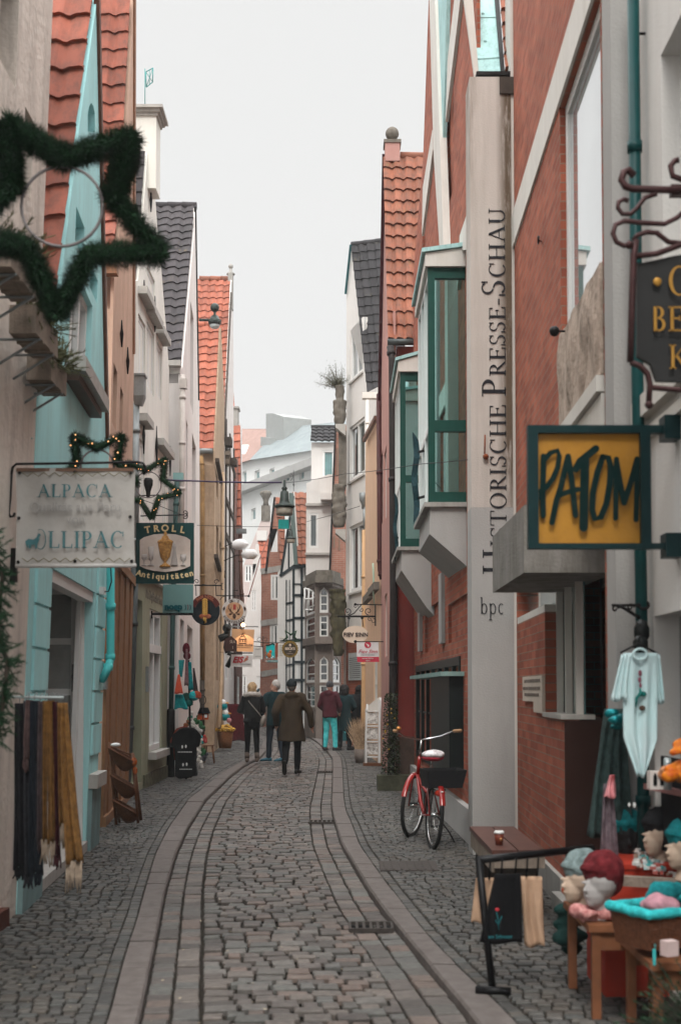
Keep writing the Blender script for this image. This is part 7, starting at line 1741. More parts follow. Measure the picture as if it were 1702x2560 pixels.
    if P.get('fur'):
        f = MB(); rim_ = [L_((cos(t) * .15, -.03 + sin(t) * .12, 1.49 + .03 * sin(t + pi))) for t in [i * pi / 8 for i in range(17)]]; f.tube(rim_, .055, 10, cap=False)
        for _ in range(1500):
            p = rim_[random.randrange(17)] + V((U(-.03, .03), U(-.03, .03), U(-.03, .03))); d = nrm((U(-1, 1), U(-1, 1), U(-1, 1))); w_ = d.cross(V((0, 0, 1))).normalized() * .004 if abs(d.z) < .98 else V((.004, 0, 0)); f.add([p - w_, p + w_, p + d * U(.06, .09)], [[0, 1, 2]])
        f.v = [T(v) for v in f.v]; f.build('fur_collar', mat('grey_fur', (.26, .23, .20), var=.6, scale=60, tint=(.5, .47, .44)), o)
    # hair or hat
    h = MB(); st = P['hair']
    if st == 'bob':
        h.ball(hf((0, -.015, .035)), .118, 16, sz=(.92, 1.0, 1.05)); h.ball(hf((0, -.035, -.05)), .105, 14, sz=(1.05, .8, 1.0))
        for s in (-1, 1): h.ball(hf((s * .065, .0, -.055)), .055, 10, sz=(.7, 1, 1.3))
    elif st == 'short': h.ball(hf((0, -.018, .045)), .108, 16, sz=(.85, 1.0, 1.05)); h.ball(hf((0, -.05, -.02)), .07, 10, sz=(1, .7, 1))
    elif st == 'bush': h.ball(hf((0, -.02, .04)), .13, 16, sz=(1.05, 1.05, 1.05)); h.ball(hf((0, -.05, -.06)), .12, 12, sz=(1.2, .9, 1))
    elif st in ('beanie', 'cap'):
        h.ball(hf((0, -.01, .06)), .106, 16, sz=(.9, 1.02, .98)); h.tube([hf((0, -.01, .03)), hf((0, -.01, .065))], [.102, .100], 16)
        if st == 'cap': h.ball(hf((0, .10, .04)), .07, 12, sz=(1, 1, .18))
    h.v = [T(v) for v in h.v]; q = h.build('hair' if st not in ('beanie', 'cap') else 'hat', P['hairmat'], o); remesh(q, .010, 1, disp=.014 if st in ('bob', 'bush', 'short') else .003, dscale=22)
    if st in ('beanie', 'cap') and P.get('neckhair'):
        h = MB(); h.ball(hf((0, -.045, -.01)), .075, 10, sz=(1, .75, .9)); h.v = [T(v) for v in h.v]; h.build('hair', P['neckhair'], o)
    if P.get('bag'):
        g_ = MB(); bp_ = T((.24, -.02, .92)); g_.ball(bp_, .15, 14, sz=(.42, .9, .95), M=Matrix.Rotation(.25, 3, 'Y')); bg_ = g_.build('shoulder_bag', mat('grey_leather_bag', (.25, .225, .20), rough=.5, var=.15, scale=20), o)
        g_ = MB(); g_.tube([T(p) for p in ((-.13, -.02, 1.45), (-.05, -.17, 1.33), (.08, -.185, 1.18), (.2, -.12, 1.03), (.25, -.03, .98))], .011, 6); g_.build('strap', MC['grey_leather_bag'], bg_)
    return o
blackc = mat('black_cloth', (.006, .006, .007), spec=.12, rough=.85, var=.4, scale=6, bump=.3, bscale=200)
navy = mat('dark_teal_cloth', (.007, .024, .028), spec=.15, rough=.85, var=.3, scale=6, bump=.3, bscale=150)
olivec = mat('olive_brown_cloth', (.042, .028, .016), rough=.85, var=.25, scale=5, bump=.4, bscale=150)
maroonc = mat('maroon_cloth', (.06, .010, .017), rough=.8, var=.25, scale=5, bump=.4, bscale=150)
turqj = mat('turquoise_denim', (.03, .42, .46), rough=.8, var=.2, scale=9, bump=.4, bscale=200, tint=(.10, .58, .60))
puff = mat('black_puffer', (.009, .009, .010), rough=.45, var=.4, scale=8, bump=.4, bscale=30)
Pw = lambda x, Y: gx(x, Y).x
person('woman from behind, blond bob, fur collared black jacket, grey shoulder bag', Pw(630, 28.4), 28.4, 1.74, 0.05, dict(
    feet=[(-.11, 0, .10), (.11, .02, .10)], elbows=[(-.27, .03, 1.15), (.26, .05, 1.14)], hands=[(-.14, .19, 1.10), (.15, .2, 1.12)], trousers=blackc, jacket=puff, shoes=mat('grey_suede_boot', (.10, .075, .06), rough=.9), boot=.10, trw=.88, coat=.90, jw=1.02, fur=True, fold=.030, hair='bob', hairmat=mat('blond_hair', (.24, .15, .075), rough=.6, var=.5, scale=40, tint=(.42, .29, .16)), bag=True))
person('grey haired man in dark teal jacket, head turned left, beside the brown coat', Pw(688, 28.8), 28.8, 1.80, .35, dict(
    feet=[(-.12, .10, .09), (.13, -.12, .09)], toes=[(-1, .25, 0), (-1, .25, 0)], elbows=[(-.30, -.02, 1.16), (.29, 0, 1.15)], hands=[(-.30, .05, .90), (.28, .08, .90)], trousers=mat('dark_jeans', (.018, .025, .035), var=.3), jacket=navy, shoes=mat('blue_trainer', (.02, .09, .13), rough=.5), coat=.78, jw=1.04, collar=True, hair='short', headyaw=1.35, hairmat=mat('grey_hair', (.42, .40, .38), rough=.6, var=.35, scale=50)))
person('man walking away in a hooded olive brown parka and dark flat cap', Pw(729, 24.4), 24.4, 1.78, -.06, dict(
    feet=[(-.10, -.30, .22), (.09, .14, .09)], knees=[(-.11, .05, .50), (.10, .12, .50)], toes=[(0, .35, -.94), (.25, 1, 0)], elbows=[(-.31, -.06, 1.16), (.33, .02, 1.15)], hands=[(-.30, .10, .93), (.36, .12, .90)], trousers=blackc, jacket=olivec, shoes=mat('black_shoe', (.012, .011, .010), rough=.5), coat=.62, flare=1.14, jw=1.16, slv=1.18, hood=True, fold=.032, hair='cap', hairmat=mat('black_cap', (.012, .018, .02), rough=.7), neckhair=mat('dark_grey_hair', (.08, .07, .06))))
person('man in a grey beanie, maroon hooded jacket and turquoise trousers', Pw(824, 33.9), 33.9, 1.80, -.45, dict(
    feet=[(-.13, .0, .09), (.13, .06, .09)], toes=[(-.2, 1, 0), (.5, .9, 0)], elbows=[(-.28, .02, 1.16), (.28, .03, 1.16)], hands=[(-.19, .16, 1.0), (.20, .17, 1.0)], trousers=turqj, jacket=maroonc, shoes=mat('dark_trainer', (.03, .028, .03), rough=.5), coat=.86, jw=1.10, slv=1.1, hood=True, fold=.026, hair='beanie', hairmat=mat('grey_beanie', (.055, .055, .06), rough=.9, bump=.6, bscale=90)))
person('person with bushy black hair in a long dark teal coat beside the turquoise trousers', Pw(860, 34.2), 34.2, 1.72, -.30, dict(
    feet=[(-.12, 0, .09), (.14, .04, .09)], toes=[(-.2, 1, 0), (.6, .8, 0)], elbows=[(-.27, .02, 1.16), (.28, .05, 1.17)], hands=[(-.17, .17, 1.05), (.17, .2, 1.08)], trousers=blackc, jacket=navy, shoes=MC['black_shoe'], boot=.12, coat=.52, flare=1.05, jw=1.08, hair='bush', hairmat=mat('black_hair', (.012, .010, .010), rough=.6, var=.3, scale=40), head=(0, .02, -.02)))
person('person with dark hair in a black jacket leaning over the stand on the right', Pw(884, 35.0), 35.0, 1.72, -.75, dict(
    feet=[(-.10, -.05, .09), (.12, .04, .09)], lean=(.02, .16), elbows=[(-.25, .22, 1.12), (.26, .22, 1.14)], hands=[(-.15, .42, 1.02), (.20, .44, 1.04)], trousers=blackc, jacket=blackc, shoes=MC['black_shoe'], coat=.75, jw=1.05, hair='bush', hairmat=MC['black_hair'], head=(0, .05, -.03)))
person('far off person in dark teal with both arms raised to take a picture', Pw(657, 60), 60, 1.72, .5, dict(
    feet=[(-.12, 0, .09), (.12, .03, .09)], elbows=[(-.30, .12, 1.50), (.28, .15, 1.50)], hands=[(-.10, .20, 1.66), (.10, .22, 1.66)], trousers=navy, jacket=navy, shoes=MC['black_shoe'], coat=.6, jw=1.1, hair='beanie', hairmat=mat('pale_blue_hat', (.30, .42, .42), rough=.9)))

# ================================================================== THE RED BICYCLE (seen from behind, leaning at the wall)
bx, by = gx(1080, 13.05).x, 13.05
t = thing('bicycle', 'red bicycle with pale saddle cover and black rear basket leaning by the dark shop front', 'bicycle', (bx, by, 0))
BD = V((-.145, 1.0, 0)).normalized(); BL = V((.075, 0, 1)).normalized(); BS = V((BD.y, -BD.x, 0))
def Bp(f, s, z): return V((bx, by, 0)) + BD * f + BS * s + BL * z
redp = mat('red_bicycle_paint', (.25, .010, .008), rough=.3, coat=.6, var=.12, scale=10); rub = mat('tyre_rubber', (.018, .018, .018), rough=.85); chrome = mat('chrome', (.55, .56, .56), rough=.2, metal=1, var=.05)
def wheel(f0, steer, nm):
    R_ = .335; c = Bp(f0, 0, R_); D = (BD * cos(steer) + BS * sin(steer)); rp_ = lambda r, a: c + D * cos(a) * r + BL * sin(a) * r
    w_ = bpy.data.objects.new('wheel', None); COL.objects.link(w_); w_.parent = t; OFF[w_.name] = OFF[t.name]
    q = MB(); q.tube([rp_(R_, i * pi / 20) for i in range(41)], .021, 8, cap=False); q.build('tyre', rub, w_)
    q = MB(); q.tube([rp_(R_ - .028, i * pi / 20) for i in range(41)], .010, 6, cap=False); q.build('rim', chrome, w_)
    q = MB(); 
    for i in range(28): a = i * 2 * pi / 28; q.tube([c, rp_(R_ - .03, a)], .0014, 3)
    q.tube([c - BS * .04, c + BS * .04], .022, 8); q.build('spokes', chrome, w_)
    q = MB(); pr = []
    for i in range(15):
        a = radians((20 if nm == 'f' else -5) + i * (140 if nm == 'f' else 165) / 14); pr.append(rp_(R_ + .03, a))
    vs = []
    for p in pr:
        d = (p - c).normalized(); sd = d.cross(D).normalized() * .029
        if abs(sd.length) < .01: sd = BS * .029
        vs += [p - sd - d * .012, p - sd * .6, p + sd * .6, p + sd - d * .012]
    q.add(vs, [[i * 4 + k, i * 4 + k + 1, i * 4 + k + 5, i * 4 + k + 4] for i in range(14) for k in range(3)], smooth=True); fn_ = q.build('mudguard', redp, w_)
    q = MB(); 
    for i in ((2, 4, 6, 8) if nm == 'f' else (10, 12)):
        p = pr[i] + (pr[i] - c).normalized() * .004; q.ball(p, .014, 6, sz=(1, 1, .5))
    q.build('flower_sticker', M['wframe'], fn_)
    return c, rp_
rc, rr_ = wheel(0, 0, 'r'); fc, ff_ = wheel(1.08, .55, 'f')
BB = Bp(.47, 0, .29); ST_ = Bp(.33, 0, .78); HT = Bp(.93, 0, .88); HB = Bp(.97, 0, .68)
q = MB(); q.tube([BB, ST_], .016, 8); q.tube([BB, Bp(.7, 0, .40), HB], [.020, .020, .020], 8); q.tube([Bp(.40, 0, .52), Bp(.7, 0, .58), HB], .015, 8); q.tube([HT, HB], .02, 8)
for s in (-.05, .05): q.tube([BB + BS * s * .6, rc + BS * s], .010, 6); q.tube([Bp(.36, s * .5, .64), rc + BS * s], .009, 6); q.tube([HB + BS * s, fc + BS * s], .012, 6)
q.build('frame', redp, t)
q = MB(); q.tube([ST_, Bp(.30, 0, .90)], .012, 8); q.tube([HT, Bp(.90, 0, 1.06)], .013, 8); q.build('seat_post', chrome, t)
q = MB(); pts = [Bp(*p) for p in ((.62, -.36, 1.17), (.74, -.31, 1.16), (.84, -.20, 1.10), (.90, 0, 1.06), (.84, .20, 1.10), (.74, .31, 1.16), (.62, .36, 1.17))]; q.tube(pts, .011, 8); hb_ = q.build('handlebar', chrome, t)
for a, b in ((0, 1), (6, 5)): q = MB(); q.tube([pts[a] + (pts[a] - pts[b]) * .05, pts[a].lerp(pts[b], .95)], .018, 8); q.build('grip', mat('tan_grip', (.40, .23, .12), rough=.6), hb_)
q = MB(); q.ball(pts[1] + V((.02, 0, .03)), .03, 10, sz=(1, 1, .8)); q.build('bell', mat('brass_bell', (.45, .2, .06), rough=.3, metal=.6), hb_)
q = MB(); q.ball(Bp(.27, 0, .935), .13, 14, sz=(.95, 1.05, .38)); q.ball(Bp(.40, 0, .93), .06, 10, sz=(.8, 1.4, .5)); remesh(q.build('saddle', mat('pale_saddle_cover', (.48, .36, .37), rough=.6, var=.5, scale=16, tint=(.70, .66, .68)), t), .01, 1, .008, 14)
q = MB(); q.ball(Bp(.27, 0, .90), .125, 12, sz=(.93, 1.0, .3)); q.build('saddle_trim', mat('pink_saddle_trim', (.40, .03, .05)), t)
q = MB(); c = Bp(-.02, .06, .70); A_ = [Bp(f, s, z) for z, e_ in ((.62, .0), (.80, .03)) for f, s in ((-.19 - e_, -.12 - e_), (.17 + e_, -.12 - e_), (.17 + e_, .22 + e_), (-.19 - e_, .22 + e_))]
q.add(A_ + [a.lerp(c, .06) + V((0, 0, .006)) for a in A_], [[0, 3, 2, 1], [0, 1, 5, 4], [1, 2, 6, 5], [2, 3, 7, 6], [3, 0, 4, 7], [8, 9, 10, 11], [9, 8, 12, 13], [10, 9, 13, 14], [11, 10, 14, 15], [8, 11, 15, 12], [4, 5, 13, 12], [5, 6, 14, 13], [6, 7, 15, 14], [7, 4, 12, 15]]); q.build('basket', mat('black_wicker', (.016, .016, .018), rough=.7, bump=1, bscale=160, var=.4, scale=80), t)
q = MB()
for s in (-.05, .05): q.tube([Bp(-.18, s, .60), Bp(.3, s, .60)], .007, 5); q.tube([rc + BS * s, Bp(-.1, s, .60)], .006, 5)
q.build('luggage_rack', M['iron'], t); q = MB(); q.ball(Bp(-.17, 0, .57), .045, 10, sz=(1.2, .4, .8)); q.build('rear_light', mat('red_reflector', (.5, .03, .01), rough=.2), t)
for s in (-1, 1):
    q = MB(); a = BB + BS * .08 * s; b = a + (BD * .5 * s + V((0, 0, -.85 * s))).normalized() * .15; q.tube([BB, a, b], .009, 6); cr_ = q.build('crank', chrome, t); q = MB(); q.box(b + BS * .05 * s, (.09, .07, .022)); q.build('pedal', rub, cr_)
q = MB(); q.tube([BB + BS * .045 + (BD * cos(a) + BL * sin(a)) * .085 for a in [i * pi / 10 for i in range(21)]], .008, 5, cap=False); q.build('chain_ring', chrome, t)
q = MB(); q.tube([Bp(.36, .10, .30), Bp(.30, .24, .12), Bp(.3, .3, .02)], .009, 6); q.build('kickstand', M['iron'], t)
# ================================================================== GOODS AND STREET CLUTTER
def cloth(name, label, cat, Y, top, bot, m, folds=4, amp=.012, th=.006, group=None, prof=None, kx=18, ky=16, parent=None, tag_=True, slant=0):
    """hanging cloth: top=(x0,x1,y) bot=(x0,x1,y) in sight-line columns at depth Y; prof(u,v)->extra narrowing"""
    mb = MB(); vs = []; ph = U(0, 6)
    for j in range(ky + 1):
        v = j / ky; xa = top[0] + (bot[0] - top[0]) * v; xb = top[1] + (bot[1] - top[1]) * v; y = top[2] + (bot[2] - top[2]) * v
        for i in range(kx + 1):
            u = i / kx; uu = u
            if prof: a, b = prof(v); uu = a + (b - a) * u
            p = at(xa + (xb - xa) * uu, y, Y + slant * uu)
            p.y += amp * (.35 + .65 * v) * sin(u * folds * 2 * pi + ph + 1.5 * sin(v * 3)) + amp * .5 * noise.noise(V((u * 6, v * 3, ph)))
            p.z += amp * .5 * sin(u * 7 + ph) * v
            vs.append(p)
    W_ = kx + 1; fs = [[j * W_ + i, (j + 1) * W_ + i, (j + 1) * W_ + i + 1, j * W_ + i + 1] for j in range(ky) for i in range(kx)]
    n = len(vs); bk = [p + V((0, th, 0)) for p in vs]
    ed = []
    for i in range(kx): ed += [[i, i + 1, n + i + 1, n + i], [ky * W_ + i + 1, ky * W_ + i, n + ky * W_ + i, n + ky * W_ + i + 1]]
    for j in range(ky): ed += [[(j + 1) * W_, j * W_, n + j * W_, n + (j + 1) * W_], [j * W_ + kx, (j + 1) * W_ + kx, n + (j + 1) * W_ + kx, n + j * W_ + kx]]
    mb.add(vs + bk, fs + [[q + n for q in reversed(f)] for f in fs] + ed, smooth=True)
    o = mb.build(name, m, parent)
    if tag_ and not parent: tag(o, label, cat, group)
    return o
wool = lambda k, c, t_=None: mat(k, c, rough=.95, var=.35, scale=22, bump=1, bscale=160, tint=t_)

# --- scarves on the left rail
W = [('black_wool', (.015, .015, .018)), ('charcoal_wool', (.035, .035, .042)), ('mauve_wool', (.15, .095, .09)), ('navy_wool', (.013, .017, .023)), ('plum_grey_wool', (.085, .06, .062)), ('mustard_wool', (.19, .095, .028)), ('ochre_wool', (.21, .105, .032)), ('wine_wool', (.05, .012, .016)), ('light_mustard_wool', (.24, .125, .045))]
rail = MB(); rail.tube([V((-2.32, 8.3, at(70, 1742, 8.1).z)), at(158, 1744, 7.8)], .009, 7); tag(rail.build('clothes_rail', mat('clear_plastic_rail', (.4, .45, .45), rough=.3)), 'thin pale rail carrying the scarves on the left wall', 'rail')
scf = [(38, 62, 1758, 36, 64, 2170, 0, 'black scarf, outermost on the left of the rail', 8.05), (58, 76, 1752, 60, 84, 2190, 1, 'charcoal scarf second from the left on the rail', 8.0), (64, 82, 1750, 60, 72, 1900, 2, 'short mauve scarf among the dark ones', 7.97), (76, 98, 1752, 74, 106, 2185, 3, 'dark navy scarf in the middle of the rail', 7.94), (95, 108, 1754, 92, 108, 2100, 4, 'plum grey scarf between navy and mustard', 7.92),
       (107, 122, 1752, 104, 118, 2100, 5, 'narrow mustard scarf with white fringe, left one of two', 7.9), (119, 135, 1752, 122, 138, 2105, 6, 'narrow ochre scarf with white fringe, right one of two', 7.88), (131, 146, 1754, 137, 152, 2140, 7, 'wine red scarf beside the broad mustard one', 7.87), (144, 158, 1757, 150, 164, 2060, 8, 'slim light mustard scarf with long fringe', 7.85), (150, 167, 1757, 166, 206, 2155, 6, 'broad mustard scarf on the right end of the rail with long pale fringe', 7.8)]
for (x0, x1, y0, a0, a1, y1, k, lab, Y) in scf:
    nm, c = W[k]; t = thing('scarf', lab, 'scarf', at((x0 + x1) / 2, y0, Y), 'scarves hung on the left rail')
    cloth('cloth', None, None, Y, (x0, x1, y0), (a0, a1, y1), wool(nm, c, tuple(q * 1.3 for q in c)), folds=1.6, amp=.028, th=.02, kx=12, ky=22, parent=t)
    fm_ = wool('pale_fringe', (.42, .33, .25)) if k in (5, 6, 8) else wool(nm, c); q = MB(); n = max(5, int((a1 - a0) / 3.5)); fl = (80 if lab.startswith('broad') else 62) if k in (5, 6, 8) else 34
    for i in range(n):
        x = a0 + (a1 - a0) * (i + .5) / n; p = at(x, y1 - 2, Y + .01); q.tube([p, p - V((U(-.006, .006), 0, fl * Y / F * .5)), p - V((U(-.012, .012), 0, fl * Y / F * U(.8, 1.05)))], [.006, .006, .004], 4)
    q.build('fringe', fm_, t)
    q = MB(); p = at((x0 + x1) / 2, y0 - 2, Y + .01); q.tube([p, p + V((0, 0, .03)), p + V((.012, 0, .045)), p + V((.02, 0, .03))], .003, 5); q.build('hook', M['zinc'], t)
# fir swag at the left edge
t = thing('fir_swag', 'blurred dark fir swag hanging at the left edge of the picture', 'swag', at(0, 1870, 6.3)); q = MB(); c_ = MB()
pts = [at(x, y, 6.3) for x, y in ((-30, 1330), (8, 1440), (-8, 1560), (20, 1660), (8, 1760), (-10, 1860))]; c_.tube(pts, .012, 6); c_.build('stem', M['dkwood'], t)
for a, b in zip(pts, pts[1:]):
    for _ in range(46):
        p = a.lerp(b, R()); d = nrm((U(-.7, 1), U(-1, .4), U(-.9, .5))); l_ = U(.04, .105)
        for j in range(30):
            o_ = p + d * l_ * (j / 30); nd = (nrm((U(-1, 1), U(-1, 1), U(-1, 1))) * .8 + d).normalized() * U(.02, .035); w_ = nd.cross(d).normalized() * .0016 if nd.cross(d).length > 1e-4 else V((.002, 0, 0)); w_ = w_ * 1.7; q.add([o_ - w_, o_ + w_, o_ + nd], [[0, 1, 2]])
q.build('needles', MFIR, t)

# --- wooden ladder stand with three tipped baskets
YL = 14.9; ps = mat('reddish_brown_wood', (.14, .060, .032), rough=.5, var=.25, scale=8); t = thing('display_stand', 'brown wooden ladder stand with three tipped wicker trays by the apricot house', 'stand', (gx(305, YL).x, YL, 0))
q = MB(); G = lambda x, y, dy=0: at(x, y, YL + dy)
for a, b, dy in (((274, 1856), (291, 2062), 0), ((331, 1882), (346, 2058), 0), ((280, 1862), (299, 2056), .28), ((333, 1886), (353, 2050), .28)): q.tube([G(*a, dy * .2), G(*b, dy)], .018, 7)
q.tube([G(286, 2042), G(345, 2036)], .012, 6); q.tube([G(276, 1866), G(330, 1888)], .012, 6); q.build('ladder_frame', ps, t)
for y in (1880, 1948, 2010):
    x0, x1 = 274 + (y - 1870) * .08, 334 + (y - 1870) * .07; q = MB(); a, b = G(x0, y - 12, -.05), G(x1, y + 22, -.05); vs = []; n_ = 12
    for i in range(n_ + 1):
        u = i / n_; p = a.lerp(b, u)
        for j in range(7):
            w_ = j / 6; an = pi * w_; vs.append(p + V((0, -.10 + .20 * w_, -.19 * sin(an) * (.35 + .65 * sin(pi * min(1, max(0, u * .96 + .02)))))))
    fs = [[i * 7 + j, i * 7 + j + 1, (i + 1) * 7 + j + 1, (i + 1) * 7 + j] for i in range(n_) for j in range(6)]
    q.add(vs + [v + V((0, 0, .012)) for v in vs], fs + [[k + len(vs) for k in reversed(f)] for f in fs], smooth=True); q.tube([a + V((0, -.1, 0)), b + V((0, -.1, 0))], .014, 6); q.tube([a + V((0, .1, 0)), b + V((0, .1, 0))], .012, 6); q.build('basket', mat('brown_wicker', (.13, .05, .025), rough=.6, var=.4, scale=50, bump=1, bscale=120), t)
q = MB(); p = G(336, 1905, -.1); q.ball(p, .035, 8, sz=(1, 1, 1.5)); q.ball(p + V((.01, 0, -.1)), .03, 8, sz=(1, .8, 1.6)); tag(q.build('toy', mat('orange_black_toy', (.30, .07, .015), var=.9, scale=20)), 'small orange and black toy hanging from the brown ladder stand', 'toy')
q = MB(); q.ball(G(290, 1862, -.05), .05, 10, sz=(1.2, 1, .5)); tag(q.build('bowl', M['wframe']), 'white bowl on top of the brown ladder stand', 'bowl')

# --- souvenir corner on the left
def blob(name, label, cat, parts, m, group=None):
    q = MB()
    for (x, y, Y, r, sz) in parts: q.ball(at(x, y, Y), r, 10, sz=sz)
    return tag(q.build(name, m), label, cat, group)
tealw = wool('teal_wool', (.01, .27, .29), (.02, .36, .38)); orw = mat('orange_check_cloth', (.62, .09, .04), rough=.9, var=.35, scale=60)
g1 = 'clothes hung at the souvenir corner on the left'
cloth('hanging_cloth', 'orange spotted triangular cloth hanging by the dark green pipe', 'cloth', 23.0, (445, 449, 1686), (436, 458, 1734), orw, group=g1, th=.03, kx=10, ky=8)
cloth('hanging_cloth', 'teal cloth bag hanging under the orange spotted cloth', 'cloth', 23.1, (438, 456, 1736), (436, 470, 1772), tealw, group=g1, th=.12, kx=10, ky=8, amp=.03)
cloth('hanging_cloth', 'upper teal shirt hung highest at the souvenir corner', 'cloth', 23.4, (447, 461, 1650), (448, 455, 1692), tealw, group=g1, th=.03, kx=10, ky=8)
cloth('hanging_cloth', 'long teal shawl right of the mauve one', 'cloth', 23.3, (469, 478, 1655), (472, 484, 1726), tealw, group=g1, th=.03, kx=10, ky=8, amp=.02)
cloth('hanging_cloth', 'narrow mauve scarf hanging from the maroon bag', 'cloth', 23.1, (465, 469, 1622), (461, 472, 1714), wool('mauve_knit', (.22, .12, .13)), group=g1, th=.03, kx=8, ky=10)
cloth('hanging_cloth', 'dark brown jacket at the right of the hanging clothes', 'cloth', 23.6, (482, 486, 1670), (484, 498, 1745), wool('dark_brown_wool', (.06, .04, .04)), group=g1, th=.05, kx=8, ky=8)
blob('bag', 'maroon bag hanging highest at the souvenir corner', 'bag', [(466, 1622, 23.2, .07, (1, .6, 1.6)), (468, 1640, 23.2, .06, (1.2, .6, 1.2))], wool('maroon_knit', (.09, .012, .02)))
g2 = 'knitted hats on the souvenir stand'
for x, y, r, c, lab in ((485, 1740, .10, tealw, 'teal knitted hat'), (492, 1738, .09, wool('rust_wool', (.30, .05, .02)), 'rust red knitted hat'), (466, 1742, .085, wool('dark_green_wool', (.015, .06, .045)), 'dark green knitted hat'), (471, 1756, .09, wool('bottle_wool', (.01, .10, .09)), 'bottle green knitted hat under the others')):
    q = MB(); q.ball(at(x, y, 23.3), r, 12, sz=(1, .9, .9)); q.tube([at(x, y + 7, 23.3), at(x, y + 3, 23.3)], r * .95, 14); tag(q.build('knitted_hat', c), lab + ' on the souvenir stand', 'hat', g2)
sp = thing('display_stand', 'black iron spiral topped souvenir stand', 'stand', (gx(478, 23.5).x, 23.5, 0)); q = MB(); q.tube([V((gx(478, 23.5).x, 23.5, 0)), at(472, 1650, 23.5)], .02, 7); q.tube([at(440, 1737, 23.5), at(500, 1745, 23.5)], .012, 5)
q.tube([at(507 + 8 * cos(i * .5), 1750 + 12 * sin(i * .5), 23.5) for i in range(14)], .008, 5); q.tube([at(507, 1762, 23.5), at(507, 1800, 23.5)], .008, 5); q.build('pole', M['iron'], sp)
# bird house
t = thing('bird_house', 'little bird house with black roof and orange floor', 'bird house', at(508, 1800, 24.0)); S_ = PlY(24.0)
q = MB(); a, v = flat(S_, [(495, 1784), (520, 1784), (520, 1799), (493, 1799)], .12); q.prism(a, v); q.build('box', mat('orange_bird_house', (.50, .09, .025), var=.3, scale=12), t)
q = MB(); a, v = flat(S_, [(494, 1784), (500, 1769), (518, 1769), (524, 1784)], .2, .04); q.prism(a, v); q.build('roof', blackc, t); q = MB(); q.box(S_.at(515, 1790, .01), (.05, .02, .06)); q.build('window', M['wframe'], t)
g3 = 'small souvenirs on the corner stand'
random.seed(21)
cols = [((.55, .53, .5), 'white'), ((.01, .16, .10), 'green'), ((.02, .30, .30), 'teal'), ((.25, .10, .05), 'brown'), ((.62, .6, .55), 'cream'), ((.03, .12, .05), 'dark green'), ((.42, .06, .05), 'red'), ((.04, .04, .05), 'black')]
spots = [(478, 1790, 0, 'top left'), (474, 1800, 1, 'under the bird house'), (482, 1806, 4, 'beside the green one'), (466, 1812, 3, 'behind the shirt collar'), (489, 1800, 5, 'right of the cream one'), (493, 1825, 0, 'as a dog figure'), (497, 1836, 0, 'as a hanging rag'), (502, 1812, 5, 'as a round wreath'), (506, 1850, 2, 'as a bowl'), (499, 1858, 4, 'under the bowl'), (494, 1875, 4, 'as a plush hem'), (511, 1848, 6, 'as an apple'), (487, 1860, 2, 'beside the black shirt'), (508, 1880, 5, 'as a cloth on the stool'), (512, 1893, 7, 'as a toy leg'), (496, 1900, 4, 'as a plush figure'), (502, 1912, 0, 'as a plush foot')]
for x, y, c, w_ in spots:
    Y = 24.6 if y < 1840 else 26.0 if x < 500 else 27.5
    Y = min(Y, F * EYE / (y - HZ + 8)) if y > 1800 else Y
    q = MB(); p = at(x, y, Y); q.ball(p, .055, 9, sz=(U(.7, 1.3), .8, U(.8, 1.5))); q.ball(p + V((U(-.05, .05), -.02, .065)), .035, 8); q.ball(p + V((U(-.06, .06), 0, -.05)), .04, 8)
    tag(q.build('souvenir', mat(cols[c][1].replace(' ', '_') + '_souvenir', cols[c][0], rough=.6, var=.35, scale=25)), 'small %s souvenir %s at the left corner stand' % (cols[c][1], w_), 'souvenir', g3)
# shirts
t = thing('shirt_rack', 'low rack wearing a black printed t-shirt in front of the left souvenir corner', 'rack', (gx(462, 22.9).x, 22.9, 0)); S_ = PlY(22.9)
def tee(S, pts, m, th, par, nm='shirt', vox=.02, dd=.018, ds=9):
    q = MB(); a, v = flat(S, pts, th); q.prism(a, v); o = q.build(nm, m, par); remesh(o, vox, 3, dd, ds); return o
tee(S_, [(448, 1822), (460, 1819), (480, 1819), (492, 1824), (503, 1842), (497, 1868), (489, 1862), (492, 1940), (450, 1948), (438, 1940), (437, 1868), (424, 1872), (430, 1838)], blackc, .14, t)
q = MB(); 
for x, y in ((456, 1867), (465, 1866), (458, 1912), (467, 1911)): q.ball(S_.at(x, y, .012), .028, 8, sz=(.6, .3, 1.1))
for y, x0, x1 in ((1879, 445, 478), (1922, 449, 478)):
    x = x0
    while x < x1: slabpx(q, S_, x, y, x + 3, y + 2, .01, .012); x += 4
q.build('print', M['wframe'], t); q = MB(); q.tube([S_.at(465, 1830, -.1), V((S_.at(465, 1830).x, 23.0, 0))], .02, 6); q.tube([S_.at(440, 1830, -.1), S_.at(490, 1830, -.1)], .015, 6); q.build('pole', M['iron'], t)
S2 = PlY(23.15); q = MB(); a, v = flat(S2, [(440, 1822), (460, 1816), (470, 1816), (452, 1850), (448, 1900), (436, 1902), (432, 1858), (424, 1858)], .08); q.prism(a, v); tag(remesh(q.build('red_shirt', wool('rust_red_cloth', (.20, .03, .015))), .02, 2, .012, 9), 'rust red shirt behind the black printed t-shirt', 'shirt')
